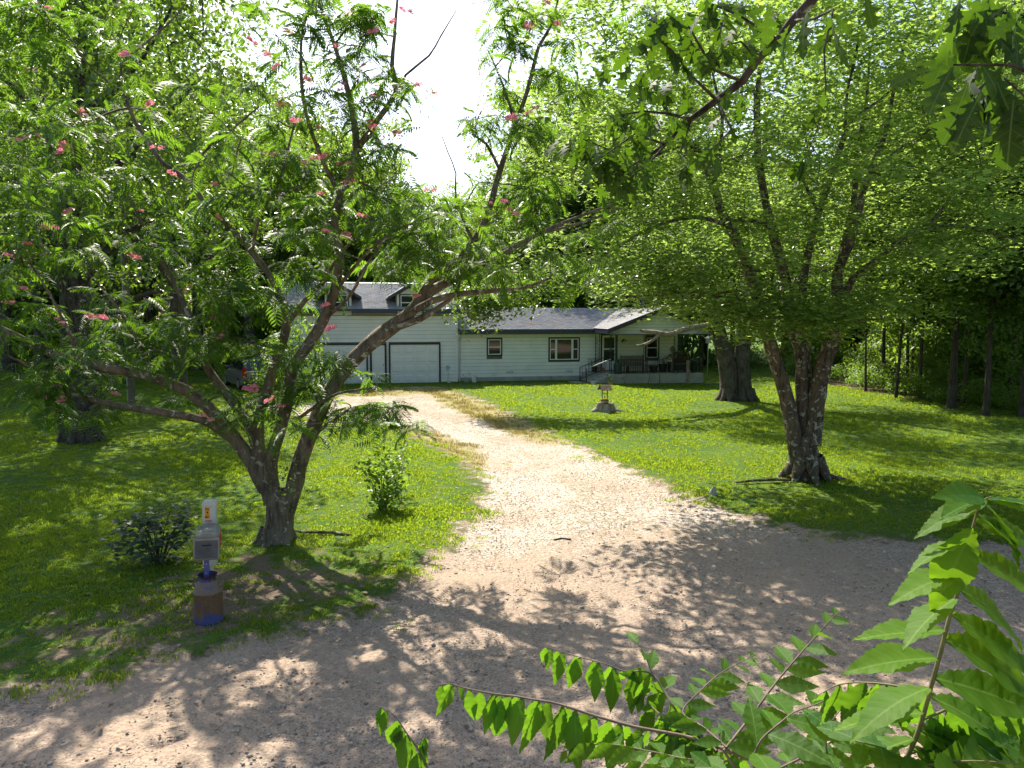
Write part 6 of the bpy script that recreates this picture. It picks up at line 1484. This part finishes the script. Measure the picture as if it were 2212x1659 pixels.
def veinmat(name, dark, light, trans, vein, k=7.0, tw=.46):
    m, nd, lk = newmat(name); c = coords(nd); s = nd.new('ShaderNodeSeparateXYZ'); lk.new(c, s.inputs[0])
    ax = math_(nd, lk, 'ABSOLUTE', s.outputs[0]); v = math_(nd, lk, 'SUBTRACT', s.outputs[1], math_(nd, lk, 'MULTIPLY', ax, .75))
    w_ = math_(nd, lk, 'ABSOLUTE', math_(nd, lk, 'SUBTRACT', math_(nd, lk, 'FRACT', math_(nd, lk, 'MULTIPLY', v, k*2)), .5))
    line = ramp(nd, lk, w_, .06, .0); mid = ramp(nd, lk, ax, .016, .006); ln = math_(nd, lk, 'MAXIMUM', math_(nd, lk, 'MULTIPLY', line, .7), mid)
    oi = nd.new('ShaderNodeObjectInfo'); r = oi.outputs['Random']
    col = mix(nd, lk, r, dark, light); col = mix(nd, lk, math_(nd, lk, 'MULTIPLY', ln, .8), col, tuple(x*1.3 for x in vein))
    col = mix(nd, lk, ramp(nd, lk, noise(nd, lk, 7, 5, c, .65), .58, .70, 0, .7), col, (0.10,0.125,0.03)); col = mix(nd, lk, ramp(nd, lk, noise(nd, lk, 28, 2, c), .70, .74, 0, .9), col, (0.13,0.08,0.03))
    tc = mix(nd, lk, r, tuple(x*.7 for x in trans), trans); tc = mix(nd, lk, math_(nd, lk, 'MULTIPLY', ln, .35), tc, tuple(x*.45 for x in trans))
    h = w_; p = princ(nd, lk, col, .6, .18, normal=bumpn(nd, lk, h, .06, .01))
    tr = nd.new('ShaderNodeBsdfTranslucent'); lk.new(tc, tr.inputs['Color']); ms = nd.new('ShaderNodeMixShader'); ms.inputs[0].default_value = tw; lk.new(p.outputs[0], ms.inputs[1]); lk.new(tr.outputs[0], ms.inputs[2]); out_(nd, lk, ms.outputs[0]); return m
M['oak_leaf'] = veinmat('oak_leaf', (0.014,0.036,0.009), (0.030,0.062,0.013), (0.14,0.29,0.010), (0.09,0.14,0.04), 3.0, .33)
M['elm_leaf'] = veinmat('elm_leaf', (0.022,0.075,0.012), (0.042,0.115,0.016), (0.19,0.40,0.015), (0.08,0.16,0.04), 6.0, .5)
M['elm_leaf_young'] = veinmat('elm_leaf_young', (0.040,0.110,0.009), (0.070,0.155,0.012), (0.27,0.50,0.015), (0.12,0.20,0.04), 6.0, .5)
def place(o, pos, d, n, s):
    d = d/np.linalg.norm(d); n = n-d*np.dot(n, d); n /= np.linalg.norm(n); x = np.cross(d, n)
    m4 = np.eye(4); m4[:3, :3] = np.stack([x, d, n], 1)*s; m4[:3, 3] = pos; o.matrix_local = Matrix(m4.tolist())
def overhang_oak():
    g = rng(701); L = []
    trunkx, trunky = 6.2, 2.6
    L.append(([(trunkx,trunky,-.1),(trunkx,trunky,1.5),(trunkx-.1,trunky+.1,4),(trunkx-.1,trunky+.2,7),(trunkx,trunky+.3,10)], [.36,.28,.24,.20,.14]))
    main = [atY(1340,372,5.1), atY(1401,337,5.0), atY(1438,312,4.95), atY(1493,257,4.9), atY(1548,216,4.85), atY(1603,176,4.8), atY(1639,125,4.75), atY(1680,88,4.7), atY(1713,44,4.65), atY(1749,7,4.6), atY(1800,-60,4.5), np.array([4.6,3.6,6.9]), np.array([trunkx-.1,trunky+.2,6.2])]
    rm = np.array([2,4,5,6.5,8,9,9.5,10,10.5,11,12,14,18])*4.8/F
    L.append((main, rm))
    tw = [[(1548,216,4.85,4),(1500,170,4.7,3),(1460,120,4.6,2.5),(1420,80,4.6,2)], [(1603,176,4.8,4),(1540,150,4.6,3),(1490,60,4.5,2.5),(1440,30,4.5,2)], [(1493,257,4.9,4),(1440,245,4.8,3),(1390,240,4.7,2.4),(1330,250,4.7,1.6)],
          [(1438,312,4.95,3),(1400,355,4.8,2),(1350,390,4.7,1.5)], [(1680,88,4.7,4),(1640,60,4.4,3),(1590,30,4.3,2.5),(1540,10,4.2,2)], [(1548,216,4.85,3),(1580,280,4.6,2.5),(1540,320,4.5,1.6)], [(1401,337,5.0,3),(1330,330,4.9,2.2),(1260,300,4.9,1.5)],
          [(1713,44,4.65,3),(1760,40,4.3,3),(1800,20,4.1,2.5),(1780,110,4.0,2),(1784,190,4.0,1.6),(1765,280,4.1,1.2),(1745,330,4.2,1)], [(1639,125,4.75,3),(1600,90,4.5,2.2),(1560,100,4.4,1.6)], [(1493,257,4.9,3),(1470,330,4.8,2),(1490,350,4.8,1.3)],
          [(1438,312,4.95,2.5),(1370,290,4.8,2),(1300,340,4.7,1.4)]]
    near = [[(2400,40,1.9,5),(2300,60,1.9,4),(2190,30,1.85,3),(2110,20,1.85,2)], [(2420,220,1.75,5),(2300,200,1.75,4),(2190,140,1.75,3),(2060,140,1.75,2)], [(2300,200,1.75,3),(2250,240,1.7,2.4),(2170,170,1.7,2)]]
    tws = []
    for spec in tw+near: P, R = px_limb(spec); L.append((P, R)); tws.append(P)
    hub = np.array([4.6,3.6,6.9])
    L.append(([hub, np.array([3.8,2.6,5.6]), tws[len(tw)][0]], [.07,.04,.008])); L.append(([np.array([3.8,2.6,5.6]), np.array([3.0,2.2,4.9]), tws[len(tw)+1][0]], [.03,.02,.008]))
    cA = ellip(g, 170, (3.6, 4.3, 8.8), (4.2, 2.6, 1.7), .2); x, y = proj(cA); cA = cA[y < -90]
    wood, cA = grow(L, cA, g, .8, .006, .25, nb=9)
    cC = np.repeat(cA, 46, axis=0)+g.normal(size=(len(cA)*46, 3))*np.array([.30, .30, .16]); x, y = proj(cC); cC = cC[y < -30]; cg = Geo(); leaves(cg, cC, .13, SPRIG, g, .5, .4)
    base = np.array([trunkx, trunky, 0.0]); e = empty('oak_tree', base); tag(e, 'oak reaching in from the right with a drooping limb of dark lobed leaves overhead', 'tree')
    link('trunk', wood.mesh('trunk', [M['bark_oak']], base, True), e); tag(link('crown', cg.mesh('crown', [M['leaf_oak_near']], base), e), kind='stuff')
    lm = [np_mesh('leaf', *[(V, [T]) for V, T in [lobed_leaf(710+i)]][0], {}, [M['oak_leaf']], True) for i in range(5)]
    cnt = 0
    def leaf_at(p, s, d=None):
        nonlocal cnt
        o = link('leaf', lm[cnt % 5], e); cnt += 1
        d = np.array([g.normal()*.75, g.normal()*.6, -.75-.5*g.random()]) if d is None else d
        n = np.array([g.normal()*.6, -.5+g.normal()*.6, .7]); place(o, p-base, d, n, s)
    # clusters along the twigs
    for P in tws[:len(tw)]:
        Pp, _ = smooth_path(P, np.ones(len(P)), .10)
        for i in range(1, len(Pp)):
            if g.random() < (.25 if i < len(Pp)*.3 else .80):
                for q in range(1+(g.random() < .5)): leaf_at(Pp[i]+g.normal(size=3)*.035, .125+.05*g.random())
        for q in range(5): leaf_at(Pp[-1]+g.normal(size=3)*.03, .13+.05*g.random())
    spots = [(1300,150),(1340,180),(1380,200),(1420,190),(1440,160),(1330,260),(1360,300),(1300,310),(1260,330),(1400,250),(1470,200),(1500,120),(1530,70),(1480,40),(1440,110),(1560,60),(1600,40),(1620,90),(1380,140),(1500,230),(1440,270),(1340,370),(1310,400),(1280,360),(1390,390),(1330,320),(1280,280),(1230,310),(1560,190),(1590,230),(1650,50),(1690,30),(1540,20)]
    for a, b in spots:
        for q in range(4): leaf_at(atY(a+g.normal()*18, b-8+g.normal()*18, 4.6+.4*g.random()), .12+.05*g.random())
    # the big close leaves
    for a, b, Y, s, d in [(1795,30,2.9,.22,(.05,-.1,-1)),(1745,20,3.0,.18,(-.25,0,-1)),(1700,70,3.1,.17,(-.3,0,-.9)),(1660,10,3.2,.15,(0,0,-1)),(1870,-10,2.9,.12,(.3,0,-1))]+[(2050+175*g.random(), -20+110*g.random(), 1.75+.2*g.random(), .085+.05*g.random(), (g.normal()*.6, g.normal()*.4, -.8)) for q in range(26)]+[(2080+150*g.random(), 120+90*g.random(), 1.72+.2*g.random(), .095+.05*g.random(), (g.normal()*.6-.1, g.normal()*.4, -.8)) for q in range(22)]+[(2060,142,1.75,.12,(-.6,-.2,-.9)),(2010,150,1.8,.09,(-.8,0,-.2)),(2190,215,1.7,.15,(-.05,0,-1)),(2120,200,1.7,.13,(-.4,0,-.8))]:
        leaf_at(atY(a, b, Y), s, np.array(d, float))
    print('oak leaves', cnt)
overhang_oak()

# ---- elm shoots in the right foreground
def elm_leaf_mesh(seed, mat):
    """toothed elm leaf, veins pressed into the blade"""
    q = rng(seed); n = 26; V = []; T = []; bend = .08+.26*q.random(); fold = .10+.14*q.random(); asym = .07; tw = q.normal()*.12
    cols = (-1.0, -.55, 0.0, .55, 1.0)
    for s in cols:
        for i in range(n+1):
            t = i/n
            w_ = .225*(t/.38)**.62 if t < .38 else .225*(max(0.0, (1-t)/.62))**.92*(1+.35*(t-.38)*(1-t)*4*.5)
            se = ((.011 if i % 2 else -.007)*(1-.5*t)) if abs(s) == 1 and 0 < i < n else 0
            x = s*w_*(1+asym*np.sign(s))+np.sign(s)*se
            tt = t+.10*abs(s)*w_*2 if 0 < i < n else t
            rib = (.011 if (i % 2) else -.006)*(1 if 0 < abs(s) < 1 else .5*abs(s))
            V.append((x, tt, -bend*tt*tt+fold*abs(x)+rib+tw*x*t+.010*math.sin(i*1.3+seed)*abs(s)))
    m = n+1
    hole = q.integers(3, n-3) if q.random() < 0 else -9; hc = q.integers(0, 4)
    for c in range(4):
        for i in range(n):
            if i == hole and c == hc: continue
            a, b = c*m, (c+1)*m
            T += [(a+i, b+i, b+i+1), (a+i, b+i+1, a+i+1)]
    return np_mesh('leaf', np.array(V), [np.array(T)], {}, [mat], True)
def elms():
    g = rng(801); LM = [elm_leaf_mesh(810+i, M['elm_leaf']) for i in range(7)]; LY = [elm_leaf_mesh(830+i, M['elm_leaf_young']) for i in range(7)]
    M['elm_stem'] = surf('elm_stem', (0.14,0.13,0.06), .7, .25, var=.25, scale=20); M['elm_twig'] = surf('elm_twig', (0.16,0.12,0.09), .8, .2, var=.25, scale=20)
    K = 2212/3000.
    def shoot(stems, root, name, label, stemmat, one=()):
        base = np.array([root[0], root[1], 0.0]); e = empty(name, base); tag(e, label, 'shrub'); wood = Geo(); c = 0
        for st in stems:
            P = [atY(a*K, b*K, Y) for a, b, Y in st['p']]; r0, r1 = st.get('r', (.004, .0015)); R = np.linspace(r0, r1, len(P))
            Pp, Rr = smooth_path(P, R, .02); V, Q = tube(Pp, Rr, 7); wood.add(V, Q=Q)
            if 'to' in st:
                q0 = np.array(st['to'], float); Pq, Rq = smooth_path([q0, (q0+Pp[0])/2+[0,0,.05], Pp[0]], [r0*1.8, r0*1.3, r0], .1); V, Q = tube(Pq, Rq, 7); wood.add(V, Q=Q)
            sp = st['sp']*.72; s = st['s']*1.08; dist = np.concatenate([[0], np.cumsum(np.linalg.norm(np.diff(Pp, axis=0), axis=1))]); side = 1; d_ = st.get('d0', .0)
            while d_ < dist[-1]:
                i = int(np.searchsorted(dist, d_)); i = min(max(i, 1), len(Pp)-2); tan = Pp[i+1]-Pp[i-1]; tan /= np.linalg.norm(tan)
                mode = st.get('m', 'flat'); up = np.array([0, 0, 1.0]); sv_ = np.cross(tan, up); sv_ /= np.linalg.norm(sv_)
                tt = d_/dist[-1]; sc = s*1.22*(1-.55*max(0, tt-.72)/.28)*(.85+.3*g.random())
                if mode == 'flat': d = sv_*side*.85+tan*.5+np.array([0, 0, -.18+.12*g.normal()]); n = up+np.array([g.normal()*.2, -.35+g.normal()*.2, 0])
                elif mode == 'face': d = sv_*side*.85+tan*.5+np.array([0, 0, -.12*g.random()]); n = up*.7+np.array([g.normal()*.25, -.75+g.normal()*.2, 0])
                elif mode == 'hang': d = sv_*side*.25+tan*.45*g.random()+np.array([.1*g.normal(), .2*g.normal(), -1]); n = np.array([g.normal()*.5, -1, .35+.4*g.random()])
                elif mode == 'tall':
                    d = np.array([side*1.0, -.15+.15*g.normal(), (-.12 if side < 0 else -.42)+.10*g.normal()]); n = np.array([-.12, .02+.14*g.normal(), 1.0]) if side < 0 else np.array([.45, -.42+.2*g.normal(), .8]); sc *= 1.0 if side < 0 else 1.32
                o = link('leaf', (LY if (mode == 'tall' or st.get('y')) else LM)[c % 7], e); c += 1; place(o, Pp[i]-base, d, n, sc)
                side = -side; d_ +=  sp*(.8+.4*g.random())
        for a, b, Y, s, d, nn in one:
            o = link('leaf', LY[c % 7], e); c += 1; place(o, atY(a*K, b*K, Y)-base, np.array(d, float), np.array(nn, float), s)
        link('stems', wood.mesh('stems', [stemmat], base, True), e); print(name, 'leaves', c)
    S = [(2600,2400,1.42),(2645,2250,1.42),(2692,2138,1.42),(2727,2015,1.41),(2758,1902,1.40),(2784,1800,1.40),(2809,1728,1.39),(2830,1620,1.38),(2855,1528,1.38),(2871,1472,1.38)]
    root = (1.15, 1.5, 0.0)
    shoot([dict(p=S, sp=.042, s=.150, m='tall', r=(.0055, .0022), to=(1.05, 1.45, 0), d0=.02),
           dict(p=[(2871,1472,1.38),(2885,1462,1.36),(2905,1455,1.35)], sp=.018, s=.10, m='flat', r=(.002, .001)),
           dict(p=[(2733,2035,1.42),(2630,2010,1.5),(2538,2000,1.55),(2461,2005,1.6),(2400,2035,1.62)], sp=.045, s=.10, m='hang', r=(.003, .001)),
           dict(p=[(2700,2110,1.42),(2820,2060,1.45),(2920,2030,1.5),(3050,2020,1.55)], sp=.04, s=.13, m='hang', r=(.003, .0015)),
           dict(p=[(2660,2210,1.42),(2780,2170,1.45),(2900,2150,1.5),(3050,2160,1.5)], sp=.04, s=.13, m='flat', r=(.003, .0015)),
           dict(p=[(2660,2230,1.42),(2580,2190,1.4),(2500,2170,1.4)], sp=.04, s=.11, m='flat', r=(.003, .0015)),
           dict(p=[(2640,2260,1.42),(2740,2240,1.35),(2850,2230,1.3),(3000,2240,1.3)], sp=.04, s=.13, m='face', r=(.003, .0015))],
          root, 'elm_shoot', 'tall upright leafy elm shoot with large bright leaves in the right foreground', M['elm_stem'],
          [(2850,1545,1.37,.185,(-.42,-.1,-.9),(-.3,-.9,.35)),(2868,1480,1.38,.13,(-.9,.1,-.35),(0,-.3,1)),(2880,1470,1.37,.15,(.75,-.1,-.7),(.5,-.3,.8)),(2860,1505,1.38,.17,(.85,-.1,-.6),(.4,-.3,.8))])
    h = (0.95, 1.75, 0.0)
    shoot([dict(p=[(2200,2225,2.05),(2077,2179,2.1),(2000,2155,2.15),(1859,2129,2.2),(1746,2098,2.22),(1633,2062,2.25),(1565,2050,2.25),(1506,2039,2.28),(1443,2032,2.3),(1362,2016,2.3),(1316,2003,2.3),(1275,2010,2.3)], sp=.042, s=.125, m='hang', r=(.006, .0016), to=(h[0], h[1], 1.9)),
           dict(p=[(2077,2179,2.1),(2000,2110,2.2),(1949,2030,2.3),(1904,1972,2.35),(1827,1966,2.4),(1768,1944,2.4),(1669,1917,2.45),(1583,1890,2.45)], sp=.045, s=.105, m='hang', r=(.004, .0014)),
           dict(p=[(1940,2040,2.35),(1905,1960,2.4),(1880,1900,2.4),(1858,1878,2.4)], sp=.06, s=.085, m='face', r=(.002, .001)),
           dict(p=[(2120,2200,2.0),(2205,2092,2.1),(2282,1989,2.15),(2348,1912,2.2),(2394,1861,2.2),(2435,1815,2.2),(2456,1794,2.2)], sp=.040, s=.082, m='face', r=(.004, .0013), to=(h[0], h[1], 1.95)),
           dict(p=[(2130,2190,2.0),(2060,2130,2.1),(2000,2086,2.2),(2051,2025,2.25),(2102,1979,2.3),(2154,1948,2.3),(2215,1917,2.3)], sp=.036, s=.070, m='face', r=(.003, .0012)),
           dict(p=[(2205,2225,1.8),(2230,2168,1.8),(2287,2117,1.82),(2328,2086,1.85),(2400,2060,1.85),(2430,2040,1.85)], sp=.045, s=.115, m='flat', r=(.003, .0012), to=(h[0], h[1], 2.0)),
           dict(p=[(2287,2250,1.9),(2359,2215,1.95),(2435,2174,2.0),(2512,2127,2.0),(2553,2102,2.0),(2620,2080,2.0)], sp=.042, s=.078, m='face', r=(.0035, .0013), to=(h[0], h[1], 2.0)),
           dict(p=[(2130,2230,2.0),(2020,2225,2.05),(1900,2200,2.1),(1780,2180,2.15),(1700,2190,2.2),(1640,2205,2.2)], sp=.042, s=.080, m='face', r=(.003, .001)),
           dict(p=[(2150,2260,1.9),(2060,2250,1.9),(1960,2250,1.95),(1860,2230,2.0)], sp=.04, s=.085, m='face', r=(.003, .001)),
           dict(p=[(2100,2200,2.05),(2040,2140,2.15),(1960,2110,2.2),(1900,2060,2.3),(1880,2020,2.35)], sp=.05, s=.09, m='hang', r=(.003, .001)),
           dict(p=[(2450,2260,1.9),(2420,2190,1.9),(2440,2110,1.9),(2500,2040,1.95)], sp=.045, s=.085, m='face', r=(.003, .001))],
          (h[0], h[1], 0), 'elm_bush', 'spreading elm branches with toothed leaves along the bottom edge of the view', M['elm_twig'])
    # common stump of the spreading branches
    shoot([dict(p=[(1290,2320,2.2),(1249,2242,2.2),(1221,2188,2.2),(1194,2152,2.2),(1167,2111,2.2),(1136,2080,2.2),(1100,2068,2.2)], sp=.038, s=.095, m='hang', r=(.0035, .001), to=(-.1, 1.9, 0)),
           dict(p=[(1221,2188,2.2),(1245,2160,2.2),(1255,2140,2.2)], sp=.025, s=.05, m='hang', r=(.0015, .001))],
          (-.1, 1.9, 0), 'elm_seedling', 'small curled elm twig at the bottom centre, apart from the other branches', M['elm_twig'])
    b = bpy.data.objects['elm_bush']; V, Q = tube([(h[0]+.1, h[1], -.1), (h[0]+.05, h[1], 1.0), (h[0], h[1], 2.02)], [.022, .017, .011], 8)
    ge = Geo(); ge.add(V, Q=Q); link('main_stem', ge.mesh('main_stem', [M['elm_twig']], (h[0], h[1], 0), True), b)
elms()
bpy.context.view_layer.update()
